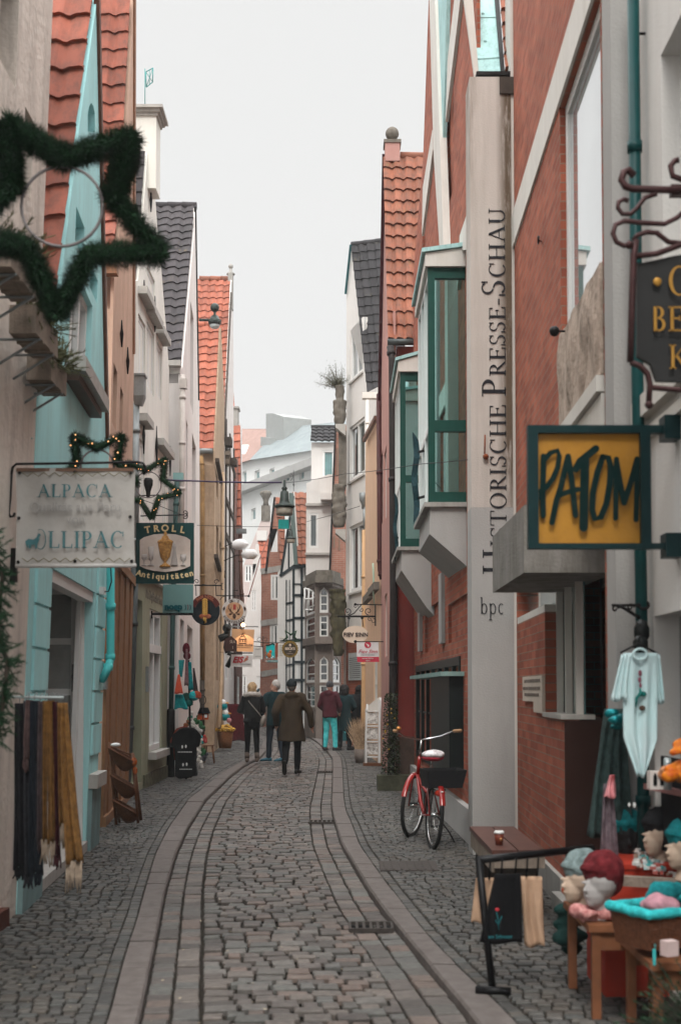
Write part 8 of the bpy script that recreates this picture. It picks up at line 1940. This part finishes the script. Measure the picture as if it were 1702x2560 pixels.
# stool
t = thing('stool', 'small brown wooden stool at the edge of the souvenir corner', 'stool', (gx(521, 28.0).x, 28.0, 0)); wd_ = mat('brown_stool_wood', (.20, .10, .055), rough=.6, var=.25, scale=9)
S_ = PlY(28); q = MB(); a = S_.at(508, 1864); b = S_.at(534, 1864); q.box(((a.x + b.x) / 2, 28.1, a.z), (b.x - a.x, .3, .03)); q.build('seat', wd_, t)
for x, dy in ((512, 0), (531, 0), (514, .25), (529, .25)): q = MB(); p = S_.at(x, 1866); p.y += dy; q.tube([p, V((p.x + (.04 if x > 520 else -.04), p.y, 0))], .018, 6); q.build('leg', wd_, t)
# flower basket
YB_ = 34.0; t = thing('flower_basket', 'tall wicker basket heaped with orange flowers before the red screen', 'basket', (gx(563, YB_).x, YB_, 0)); k = YB_ / F; p = V((gx(563, YB_).x, YB_, .06))
q = MB(); q.lathe([(15 * k, 0), (18 * k, 20 * k), (20 * k, 44 * k), (18 * k, 44 * k), (16 * k, 38 * k)], p, 20); q.build('wicker', mat('orange_brown_wicker', (.26, .11, .045), rough=.7, var=.4, scale=30, bump=1, bscale=70), t)
q = MB(); fr_ = []
for i in range(150): a = U(0, 6.28); r = sqrt(R()) * 25 * k; q.ball(p + V((cos(a) * r, sin(a) * r * .7 - .05, 44 * k + U(0, 16) * k * (1.15 - r / (27 * k)))), U(.03, .048), 6, sz=(1, 1, .8))
q.build('blossoms', mat('orange_blossom', (.55, .23, .03), rough=.8, var=.5, scale=30, tint=(.75, .42, .08)), t)
q = MB(); q.tube([p + V((x * k, -.1, z * k)) for x, z in ((-19, 0), (-20, 60), (-18, 95), (-13, 104), (-8, 98), (-6, 50))], .012, 6); q.build('handle', mat('pale_cane', (.40, .27, .16), var=.2), t)
def duck(x, y, lab):
    t = thing('toy_duck', lab, 'toy', at(x, y, YB_ + .2), 'toy ducks above the flower basket'); p = at(x, y, YB_ + .2)
    q = MB(); q.ball(p, .13, 12, sz=(1.1, 1, .85)); q.build('body', mat('duck_teal', (.01, .25, .28), rough=.4), t); q = MB(); q.ball(p + V((.02, -.02, .10)), .09, 12); q.build('head', M['wframe'], t); q = MB(); q.ball(p + V((.12, -.03, .09)), .045, 8, sz=(1.5, .8, .5)); q.build('beak', mat('duck_beak', (.6, .25, .03), rough=.4), t)
duck(556, 1766, 'upper teal and white toy duck above the flower basket'); duck(562, 1792, 'lower teal and white toy duck above the flower basket')
blob('toy', 'pink ball toy at the right of the lower duck', 'toy', [(573, 1801, 34.0, .07, (1, 1, 1))], mat('pink_toy', (.5, .22, .24)))
cloth('screen', 'dark red cloth screen behind the flower basket', 'screen', 37.0, (568, 606, 1760), (580, 614, 1852), wool('dark_red_cloth', (.10, .012, .018)), folds=1, amp=.02, th=.03)

# --- right pavement beyond the red house: white ladder shelf, grasses, climber
YW = 27.2; t = thing('shelf_stand', 'white wooden ladder shelf with framed prints on a brown base', 'shelf', (gx(932, YW).x, YW, 0)); S_ = PlY(YW)
q = MB()
for a, b in (((918, 1760), (911, 1908)), ((951, 1744), (946, 1908)), ((938, 1790), (938, 1908))): q.tube([S_.at(*a), S_.at(*b)], .022, 6) if a[0] != 938 else None
q.box(S_.at(948, 1830, .02), (.05, .04, 1.35)); q.box(S_.at(915, 1840, .02), (.035, .04, 1.15)); q.build('frame', M['wframe'], t)
for y in (1778, 1815, 1854, 1892): q = MB(); q.box(S_.at(932, y, -.06), (.30, .2, .025)); q.build('shelf', M['wframe'], t)
for i, y in enumerate((1795, 1834, 1872)): q = MB(); q.box(S_.at(930, y, 0), (.24, .02, .24)); q.build('print', mat('faded_print_%d' % i, (.48, .36, .31), var=.7, scale=14, tint=(.62, .58, .55)), t)
q = MB(); a, v = flat(S_, [(915, 1776), (915, 1768), (932, 1754), (950, 1742), (950, 1776)], .02); q.prism(a, v); q.build('top_board', M['warmw'], t)
q = MB(); q.box((gx(932, YW).x, YW, .03), (.42, .3, .06)); q.build('base', ps, t)
t = thing('grass_pot', 'tall dry ornamental grasses left of the white shelf', 'plant', (gx(903, 28.3).x, 28.3, 0)); q = MB(); c = V((gx(903, 28.3).x, 28.3, 0)); q.lathe([(.13, 0), (.16, .3), (.14, .3)], c, 14); q.build('pot', M['bstone'], t)
q = MB()
for i in range(420):
    a = U(0, 6.28); r = U(0, .12); p = c + V((cos(a) * r, sin(a) * r, .25)); d = V((cos(a) * U(.02, .28), sin(a) * .2, U(.35, .78))); m_ = p + d * .55 + V((0, 0, .05)); e_ = p + d; w_ = .005
    q.add([p - V((w_, 0, 0)), p + V((w_, 0, 0)), m_ + V((w_, 0, 0)), e_, m_ - V((w_, 0, 0))], [[0, 1, 2, 4], [4, 2, 3]])
q.build('blades', mat('dry_grass', (.36, .23, .14), rough=.8, var=.4, scale=20, tint=(.52, .37, .24)), t)
t = thing('climbing_plant', 'dark climbing plant with yellow flowers in a box at the red house corner', 'plant', (gx(980, 20.6).x, 20.6, 0)); c = V((gx(985, 20.6).x, 20.6, 0))
q = MB(); q.box(c + V((.0, 0, .12)), (.55, .4, .24)); q.build('planter', mat('mossy_planter', (.055, .055, .035), var=.5, scale=7, bump=.6), t)
q = MB(); q.tube([c + V((-.05, 0, .2)), c + V((-.08, 0, .7)), c + V((-.03, .1, 1.5))], .01, 5); q.build('stem', M['dkwood'], t)
q = MB(); f_ = MB()
for i in range(1500):
    z = U(.2, 1.55); p = c + V((-.05 + U(-.13, .13) * (1.3 - z * .35), U(-.1, .1), z)); n = nrm((U(-1, 1), U(-1, 1), U(-1, 1))); a_ = n.cross(V((.3, .2, 1))).normalized() * .016; q.add([p - a_, p + n * .022, p + a_, p - n * .022], [[0, 1, 2, 3]])
q.build('leaves', mat('dark_climber_leaf', (.022, .035, .018), rough=.4, var=.6, scale=20, tint=(.06, .075, .035)), t)
for i in range(9): f_.ball(c + V((-.05 + U(-.13, .13), -.1, U(.5, 1.3))), .014, 6)
f_.build('flowers', mat('yellow_flower', (.5, .3, .05)), t)
t = thing('chalkboard', 'turquoise lettered chalkboard behind the turquoise trousers', 'chalkboard', (gx(856, 36.6).x, 36.6, 0)); S_ = PlY(36.6)
q = MB(); a, v = flat(S_, [(842, 1818), (876, 1818), (876, 1852), (842, 1852)], .03); q.prism(a, v); q.build('board', mat('chalkboard_slate', (.02, .09, .10)), t); text('OFFEN', .13, mat('turquoise_chalk', (.1, .5, .5)), t, S_.at(858, 1829, .01), (1, 0, 0), (0, 0, 1)); q = MB(); q.tube([S_.at(844, 1852), V((S_.at(844, 1852).x, 36.6, 0))], .02, 5); q.tube([S_.at(874, 1852), V((S_.at(874, 1852).x, 36.6, 0))], .02, 5); q.build('legs', M['dkwood'], t)
MB_ = MB(); MB_.box((gx(808, 34.8).x, 34.8, .55), (.05, .4, 1.1)); tag(MB_.build('folding_sign', mat('maroon_board', (.06, .015, .02))), 'narrow maroon folding sign seen edge on beside the turquoise trousers', 'sign')

# --- bench and paper cup
t = thing('bench', 'dark red brown slatted bench in front of the grey pillar', 'bench', (1.27, 9.95, 0)); bw_ = mat('red_brown_bench', (.10, .045, .035), rough=.45, var=.25, scale=5, stain=(.05, .025, .02, .6), st_scale=(3, 1, 3))
for x in (1.165, 1.355): q = MB(); q.box((x, 9.95, .445), (.18, 1.6, .035)); q.build('seat_board', bw_, t)
q = MB(); q.box((1.09, 9.95, .36), (.02, 1.5, .12)); q.build('apron', M['wood'], t); q = MB(); q.box((1.27, 9.17, .38), (.36, .03, .09)); q.build('apron', M['wood'], t)
for y in (9.25, 10.65): q = MB(); q.box((1.26, y, .21), (.28, .07, .42)); q.build('leg', M['dkwood'], t)
t = thing('paper_cup', 'brown paper coffee cup with a white lid standing on the bench', 'cup', (at(1247, 2113, 9.45).x, 9.45, .463)); p = V((at(1247, 2113, 9.45).x, 9.45, .463))
q = MB(); q.lathe([(.026, 0), (.036, .085)], p, 18); q.build('cup', mat('brown_cup', (.16, .04, .025), rough=.5), t); q = MB(); q.lathe([(.038, .085), (.038, .095), (.033, .105), (0, .105)], p, 18); q.build('lid', M['wframe'], t); q = MB(); q.ball(p + V((.01, -.033, .045)), .012, 6, sz=(1, .3, 1)); q.build('logo', mat('brass_bell', (.4, .2, .05)), t)

# --- black rail with tote bags
t = thing('clothes_rail', 'black steel rail stand with three tote bags on the right pavement', 'rail', (gx(1230, 6.8).x, 6.8, 0)); bk_ = mat('black_steel', (.012, .012, .013), rough=.4, metal=.3, var=.3)
q = MB(); f0 = gx(1230, 6.85); f0.z = .02; q.tube([f0, at(1196, 2146, 6.85)], .020, 8); q.build('post', bk_, t)
q = MB(); q.tube([at(1192, 2150, 6.85), at(1300, 2139, 7.0), at(1480, 2120, 7.3)], .021, 8); q.build('crossbar', bk_, t)
q = MB(); q.tube([f0 + V((-.09, -.02, 0)), f0 + V((.09, -.06, 0))], .022, 8); q.build('foot', bk_, t)
q = MB(); f1 = at(1480, 2122, 7.3); q.tube([f1, V((f1.x + .03, 7.3, .02))], .018, 8); q.build('post', bk_, t)
g4 = 'tote bags hung on the black rail'; beig = mat('beige_cotton', (.46, .30, .20), rough=.9, var=.12, scale=9, bump=.4, bscale=200)
cloth('tote_bag', 'beige tote bag left of the black post', 'bag', 6.9, (1190, 1238, 2196), (1178, 1238, 2308), beig, folds=1.5, amp=.012, group=g4, th=.02)
o = cloth('tote_bag', 'black tote bag printed with a red flower and teal stems', 'bag', 6.84, (1238, 1300, 2186), (1200, 1306, 2358), blackc, folds=1, amp=.010, group=g4, th=.03)
S_ = PlY(6.80); q = MB(); q.ball(S_.at(1242, 2274, .01), .012, 8, sz=(1, .3, .8)); q.build('flower_print', mat('red_print', (.45, .04, .05)), o)
q = MB(); 
for pts in (((1240, 2280), (1245, 2300), (1246, 2325)), ((1246, 2310), (1254, 2290)), ((1246, 2315), (1238, 2300))): q.tube([S_.at(x, y, .01) for x, y in pts], .0022, 5)
q.build('stem_print', mat('teal_stem_print', (.02, .16, .18)), o); text('am Schnoor', .026, mat('teal_stem_print', (.02, .2, .2)), o, S_.at(1250, 2342, .012), (1, 0, 0), (0, 0, 1))
cloth('tote_bag', 'beige tote bag right of the black one', 'bag', 6.98, (1302, 1354, 2192), (1312, 1361, 2366), beig, folds=1.5, amp=.014, group=g4, th=.02)
for x, y, Y in ((1205, 2160, 6.88), (1225, 2158, 6.88), (1255, 2152, 6.9), (1290, 2148, 6.9), (1318, 2150, 6.96), (1345, 2148, 6.96)):
    q = MB(); q.tube([at(x, y - 4, Y), at(x - 3, y + 42, Y)], .005, 5); q.build('bag_strap', blackc, t)

# --- hat stall on the right
tbl = mat('orange_brown_table_wood', (.19, .075, .035), rough=.6, var=.25, scale=7)
def table(x0, x1, Y0, Y1, z, label, legs=4, m=tbl):
    t = thing('table', label, 'table', ((x0 + x1) / 2, (Y0 + Y1) / 2, 0)); q = MB(); q.box(((x0 + x1) / 2, (Y0 + Y1) / 2, z - .02), (x1 - x0, Y1 - Y0, .035)); q.build('tabletop', m, t)
    for x in (x0 + .04, x1 - .04):
        for y in (Y0 + .04, Y1 - .04): q = MB(); q.box((x, y, (z - .038) / 2), (.042, .042, z - .038)); q.build('leg', m, t)
    q = MB(); q.box(((x0 + x1) / 2, Y0 + .04, z - .085), (x1 - x0 - .12, .02, .09)); q.build('apron', m, t); q = MB(); q.box(((x0 + x1) / 2, Y1 - .04, z - .085), (x1 - x0 - .12, .02, .09)); q.build('apron', m, t); return t
ta = at(1415, 2262, 6.9); table(ta.x, ta.x + .36, 6.28, 7.0, .46, 'small orange brown table holding the two hatted heads in front')
tb = at(1585, 2360, 6.0); table(tb.x, tb.x + .42, 5.7, 6.3, .40, 'lower orange brown table carrying the wooden tray with the turquoise basket')
q = MB(); q.box((1.70, 7.0, .33), (.64, .5, .66)); o = q.build('counter', mat('red_counter', (.36, .035, .018), rough=.6, var=.2, scale=6)); 
tag(o, 'red painted counter behind the front table', 'counter'); 
q = MB(); q.box((1.70, 7.0, .675), (.66, .52, .025)); q.build('tabletop', mat('red_counter', (.3, .03, .02)), o)
black_head = mat('black_mannequin', (.012, .012, .013), rough=.35); cream_head = mat('cream_mannequin', (.50, .38, .29), rough=.5, var=.05); grey_head = mat('grey_mannequin', (.36, .34, .33), rough=.5, var=.06)
def head(label, x, y, Y, k, yaw, hm, hatm, brim=0, scarfm=None):
    """x,y: centre of the face; k: head height in m; yaw 0 looks at the camera"""
    c = at(x, y, Y); t = thing('mannequin_head', label, 'mannequin head', c - V((0, 0, k * .75)), 'mannequin heads with knitted hats'); Rz = Matrix.Rotation(yaw, 3, 'Z'); P_ = lambda p: c + Rz @ (V(p) * k)
    q = MB(); q.ball(P_((0, .06, .08)), k * .42, 16, sz=(.82, 1.05, 1.05)); q.ball(P_((0, -.12, -.18)), k * .30, 14, sz=(.85, .85, 1.1)); q.ball(P_((0, -.2, -.36)), k * .14, 10)
    q.tube([P_((0, -.34, .0)), P_((0, -.43, -.13)), P_((0, -.36, -.16))], [k * .03, k * .045, k * .03], 8); q.ball(P_((0, -.345, -.25)), k * .05, 8, sz=(1.6, .6, .5)); q.ball(P_((0, -.29, .04)), k * .10, 8, sz=(2.0, .6, .4))
    q.tube([P_((0, .05, -.2)), P_((0, .08, -.55)), P_((0, .08, -.75))], [k * .2, k * .19, k * .26], 14); o = q.build('head', hm, t); remesh(o, .006, 2)
    q = MB(); q.ball(P_((0, .12, .27)), k * .48, 18, sz=(.92, 1.02, .92)); q.tube([P_((0, .03, .16)), P_((0, .07, .28))], k * .45, 18); q.ball(P_((0, .22, .05)), k * .36, 14); o = q.build('hat', hatm, t); remesh(o, .008, 1, .006, 40)
    return t
mar = wool('maroon_knit_hat', (.11, .012, .016), (.16, .02, .025)); gry = wool('grey_knit_hat', (.16, .22, .22), (.24, .31, .31)); tea = wool('teal_knit_hat', (.008, .15, .17), (.012, .23, .25)); bkn = wool('black_knit_hat', (.014, .014, .016))
head('grey mannequin head in a maroon knitted hat, nearest', 1497, 2208, 6.42, .235, -1.0, grey_head, mar)
head('mannequin head in a grey teal knitted hat, behind the maroon one', 1446, 2200, 6.75, .235, -1.2, cream_head, gry)
head('black mannequin head in a teal knitted hat, at the back', 1563, 2092, 7.25, .24, 0, black_head, tea)
head('cream mannequin head in a black hat between the two teal hats', 1643, 2088, 6.9, .22, -1.1, cream_head, bkn)
head('cream mannequin head in a teal hat cut by the right edge', 1704, 2118, 6.5, .22, -1.2, cream_head, tea)
def pile(name, label, cat, pts, Y, m, r=.035, grp=None, disp=.02):
    q = MB()
    for x, y in pts: q.ball(at(x, y, Y + U(-.06, .06)), r * U(.8, 1.3), 8, sz=(1.3, 1, .75))
    o = q.build(name, m); remesh(o, .011, 1, disp, 16); return tag(o, label, cat, grp)
pile('scarf', 'pink and red patterned scarf under the maroon hat', 'scarf', [(1450, 2276), (1475, 2284), (1500, 2286), (1525, 2272), (1545, 2272), (1475, 2296), (1500, 2300), (1520, 2285), (1510, 2312)], 6.4, mat('pink_patterned_scarf', (.40, .05, .05), rough=.9, var=.5, scale=30, tint=(.48, .26, .24)), .04)
pile('scarf', 'bright orange scarf at the left corner of the front table', 'scarf', [(1424, 2212), (1420, 2226), (1428, 2232)], 6.75, mat('orange_scarf', (.62, .08, .015), rough=.9), .025)
q = MB(); random.seed(9)
for i in range(150):
    u, v_ = R(), R(); p = at(1588 + u * 120, 2128 + u * 45 + v_ * 38, 6.95 - v_ * .35); q.box(p + V((0, 0, U(0, .02))), (U(.01, .03), U(.01, .03), U(.006, .02)), rz=U(0, 3))
tag(q.build('trinket_pile', stonemat('trinket_colours', [(.6, .6, .58), (.5, .55, .55), (.08, .38, .38), (.62, .58, .55), (.35, .5, .5), (.5, .12, .1), (.7, .7, .68), (.3, .2, .15)])), 'pile of white and teal trinkets on the back counter', 'trinkets')
q = MB(); q.box(at(1640, 2206, 6.55), (.34, .05, .05), rz=-.35); tag(q.build('wooden_strip', M['wood']), 'pale wooden strip in front of the trinkets', 'strip')
# turquoise tray in a wicker basket
tq = wool('turquoise_plush', (.02, .42, .44), (.05, .58, .60)); t = thing('basket', 'wicker basket lined with turquoise cloth on the lower table', 'basket', (at(1640, 2290, 5.9).x, 5.9, .40)); c = V((at(1662, 2275, 5.95).x, 5.95, at(1662, 2275, 5.95).z)); Mz = Matrix.Rotation(.45, 3, 'Z')
cr = [c + Mz @ V((sx * .21, sy * .14, 0)) for sx, sy in ((-1, -1), (1, -1), (1, 1), (-1, 1))]; bt_ = [c + Mz @ V((sx * .19, sy * .12, -.15)) for sx, sy in ((-1, -1), (1, -1), (1, 1), (-1, 1))]
q = MB(); q.add(cr + bt_, [[0, 1, 5, 4], [1, 2, 6, 5], [2, 3, 7, 6], [3, 0, 4, 7], [4, 5, 6, 7]]); q.build('wicker', mat('brown_wicker', (.2, .1, .04)), t)
q = MB(); 
for i in range(4): q.tube([cr[i] + V((0, 0, .015)), cr[(i + 1) % 4] + V((0, 0, .015))], .024, 10); q.ball(cr[i] + V((0, 0, .015)), .026, 10)
o = q.build('lining', tq, t); remesh(o, .010, 2, .007, 20)
pile('plush_toy', 'pink soft toy lying in the turquoise lined basket', 'toy', [(1625, 2262), (1645, 2258), (1660, 2264)], 5.95, wool('pink_plush', (.55, .28, .33)), .045)
pile('cloth_pile', 'dark teal cloth heaped behind the pink toy', 'cloth', [(1640, 2240), (1662, 2228), (1680, 2226), (1655, 2250)], 6.05, tea, .05)
q = MB(); q.box(at(1672, 2370, 5.6), (.06, .05, .065), rz=.4); tag(q.build('card_box', mat('pale_pink_card', (.55, .42, .40))), 'pale pink card box below the wicker basket', 'box')
q = MB(); q.box(at(1634, 2393, 5.7), (.012, .012, .07)); q.tube([at(1636, 2375, 5.7), at(1636, 2360, 5.7)], .002, 4); tag(q.build('price_tag', mat('teal_tag', (.05, .42, .42))), 'small teal tag dangling under the basket', 'tag')
pile('bag', 'dark green bag hanging behind the front table', 'bag', [(1412, 2275), (1410, 2310), (1414, 2345), (1428, 2370), (1440, 2340), (1432, 2300)], 7.1, wool('bottle_green_cloth', (.012, .045, .04)), .05, disp=.01)
# the shirt, coat and scarves at the wall
t = thing('t_shirt', 'pale blue t-shirt with a flower print hanging from the teal downpipe', 't-shirt', at(1595, 1625, 6.75)); S_ = PlY(6.75); ltee = mat('pale_blue_cotton', (.62, .76, .78), rough=.9, var=.05, scale=4, bump=.3, bscale=200, tint=(.56, .78, .79))
kw = dict(folds=2.5, amp=.014, th=.02, parent=t)
o = cloth('cotton', None, None, 6.75, (1558, 1642, 1632), (1560, 1640, 1942), ltee, prof=lambda v: (max(0, v - .68) * 1.3, 1 - max(0, v - .7) * 1.25), kx=24, ky=30, **kw)
cloth('sleeve', None, None, 6.74, (1554, 1574, 1636), (1526, 1566, 1752), ltee, ky=10, **kw); cloth('sleeve', None, None, 6.76, (1630, 1648, 1636), (1628, 1660, 1758), ltee, ky=10, **kw)
q = MB(); q.tube([S_.at(1599 + 17 * cos(k * pi / 8), 1636 - 14 * sin(k * pi / 8), .02) for k in range(17)], .008, 6, cap=False); q.build('collar', ltee, t)
q = MB()
for x, y, r in ((1599, 1683, .013), (1598, 1700, .012), (1600, 1714, .010)): q.ball(S_.at(x, y, .022), r, 8, sz=(.8, .3, 1.4))
q.build('petal_print', mat('plum_print', (.22, .07, .10)), o); q = MB(); q.tube([S_.at(x, y, .026) for x, y in ((1598, 1720), (1601, 1732), (1590, 1746), (1588, 1768))], [.006, .022, .018, .008], 6, flat=.4); q.ball(S_.at(1606, 1735, .022), .016, 8, sz=(1.2, .3, .9)); q.build('leaf_print', mat('green_print', (.01, .16, .14)), o); q = MB(); q.ball(S_.at(1604, 1770, .022), .016, 8, sz=(1.1, .3, .9)); q.build('berry_print', mat('brown_print', (.09, .055, .04)), o)
q = MB(); q.tube([S_.at(x, y, -.02) for x, y in ((1550, 1632), (1595, 1608), (1642, 1634))], .006, 6); q.tube([S_.at(1595, 1608, -.02), S_.at(1597, 1592, 0), S_.at(1604, 1588, .1)], .004, 5); q.build('hanger', M['iron'], t)
bm = MB(); bm.ball(at(1603, 1580, 6.95), .045, 10, sz=(1, 1, 1.6)); bm.ball(at(1600, 1610, 6.9), .04, 10, sz=(1.1, 1, 1.2)); tag(bm.build('dark_bag', mat('shiny_black_bag', (.015, .018, .018), rough=.25)), 'shiny black bundle above the pale blue t-shirt', 'bag')
cloth('coat', 'long dark green grey coat hanging left of the t-shirt', 'coat', 7.2, (1518, 1560, 1772), (1472, 1580, 2090), wool('green_grey_wool', (.035, .06, .058), (.05, .085, .08)), folds=3, amp=.03, th=.10)
cloth('coat', 'black garment widened into a dark backdrop behind the pale blue t-shirt', 'coat', 7.48, (1560, 1712, 1850), (1550, 1720, 2170), blackc, folds=4, amp=.03, th=.05)  # widened into a black sheet standing in for the dark shop interior
pile('bag', 'shiny teal bag hanging at the shoulder of the dark coat', 'bag', [(1530, 1785), (1534, 1800), (1540, 1815), (1552, 1795)], 7.05, mat('shiny_teal_foil', (.01, .20, .22), rough=.2, metal=.5), .035)
cloth('scarf', 'red and pink silk scarf hanging on the dark coat', 'scarf', 7.0, (1526, 1536, 1938), (1512, 1540, 1995), mat('red_silk', (.50, .03, .03), rough=.4, var=.5, scale=12, tint=(.7, .3, .32)), folds=2, amp=.012, th=.03)
cloth('scarf', 'narrow grey violet striped scarf below the red silk one', 'scarf', 7.05, (1510, 1530, 1960), (1500, 1546, 2150), wool('grey_violet_wool', (.12, .085, .10), (.2, .16, .18)), folds=2, amp=.012, th=.03)
q = MB(); S_ = PlY(6.75)
for x, y, r in ((1572, 2012, .010), (1585, 2013, .012)): q.ball(at(x, y, 6.85), r, 8, sz=(.7, .3, 1.2))
tag(q.build('eye_print', M['wframe']), 'two white eye shapes printed on the black garment', 'print')
# shelf with goods
sh_ = thing('shelf', 'dusty pink wall shelf with orange goods at the right edge', 'shelf', at(1655, 1970, 6.4)); q = MB(); a, b = at(1607, 1958, 6.9), at(1760, 1990, 6.2); q.prism([a, V((1.72, 6.9, a.z)), V((1.72, 5.6, a.z)), V((a.x + .18, 5.6, a.z))], (0, 0, -.03)); q.build('board', mat('dusty_pink_wood', (.30, .15, .14), var=.15), sh_)
q = MB(); q.box((1.715, 6.3, 1.0), (.02, 1.1, .5)); q.build('back_board', blackc, sh_)
t = thing('card_box', 'white box printed with dark figures on the pink shelf', 'box', (at(1641, 1950, 6.5).x, 6.5, a.z)); p = at(1641, 1950, 6.5); q = MB(); q.box((p.x, 6.5, a.z + .045), (.085, .07, .09)); q.build('carton', mat('off_white_carton', (.62, .56, .52)), t); q = MB(); 
for dx in (-.018, .016): q.box((p.x + dx, 6.462, a.z + .045), (.018, .004, .05)); q.box((p.x + dx, 6.462, a.z + .075), (.010, .004, .012))
q.build('figure_print', blackc, t)
pile('toy', 'bright orange and yellow flower shaped goods on the pink shelf', 'toy', [(1690, 1880), (1700, 1910), (1684, 1925), (1698, 1945), (1675, 1940), (1700, 1862)], 6.3, mat('orange_yellow_goods', (.60, .07, .01), rough=.5, var=.3, scale=22, tint=(.62, .22, .015)), .032)
q = MB(); q.lathe([(.02, 0), (.022, .12), (.018, .16)], V((at(1668, 1950, 6.45).x, 6.45, a.z)), 12); tag(q.build('glass_bottle', glass('bottle_glass', (.25, .30, .30))), 'tall clear bottle on the pink shelf', 'bottle')
pile('peach_goods', 'peach coloured goods beside the white box', 'goods', [(1668, 1938), (1666, 1925)], 6.42, mat('peach_goods', (.5, .24, .13)), .025)
# fir bush bottom right
t = thing('fir_bush', 'dark fir branches in the bottom right corner', 'plant', gx(1700, 5.6)); q = MB(); st = MB(); c0 = V((1.62, 5.55, .05))
for i in range(170):
    d = nrm((U(-1, .7), U(-.8, .6), U(.15, 1.1))); l_ = U(.18, .46); p1 = c0 + d * l_; st.tube([c0, p1], [.006, .002], 4)
    for j in range(52):
        o_ = c0.lerp(p1, U(.35, 1.05)); nd = (nrm((U(-1, 1), U(-1, 1), U(-1, 1))) * .8 + d).normalized() * U(.02, .04); w_ = nd.cross(d); w_ = w_.normalized() * .0034 if w_.length > 1e-4 else V((.002, 0, 0)); q.add([o_ - w_, o_ + w_, o_ + nd], [[0, 1, 2]])
st.build('branch', M['dkwood'], t); q.build('needles', MFIR, t)
# wall goods beyond: dark items on the grey oriel wall
random.seed(5); q = MB()
for i in range(260):
    side = i % 3
    if side == 0: y = U(6.5, 20); x = KLO(y) - U(.0, .03) + U(-.6, .2)
    elif side == 1: y = U(10, 18); x = U(1.0, 1.3)
    else: y = U(5.8, 16); x = U(KLI(y), KRI(y))
    z = .004 if (x < KLO(y) or x > KRO(y)) else ROADZ + .03
    a = U(0, 6); s_ = U(.006, .016); q.add([V((x + cos(a + k * 1.57) * s_ * (1 if k % 2 else .6), y + sin(a + k * 1.57) * s_ * (1 if k % 2 else .6), z + U(0, .006))) for k in range(4)], [[0, 1, 2, 3]])
tag(q.build('litter', mat('leaf_litter', (.13, .08, .04), var=.9, scale=60, tint=(.35, .30, .22))), kind='stuff')
# air: one closed box of thin haze round everything
hz = MB(); hz.box((0, 75, 9), (180, 170, 24)); m = bpy.data.materials.new('haze_air'); m.use_nodes = True; n = m.node_tree.nodes; n.clear()
o = n.new('ShaderNodeOutputMaterial'); v = n.new('ShaderNodeVolumePrincipled'); v.inputs['Density'].default_value = .0010; v.inputs['Color'].default_value = (.93, .97, .97, 1); m.node_tree.links.new(v.outputs[0], o.inputs['Volume'])
tag(hz.build('haze', m), kind='stuff')
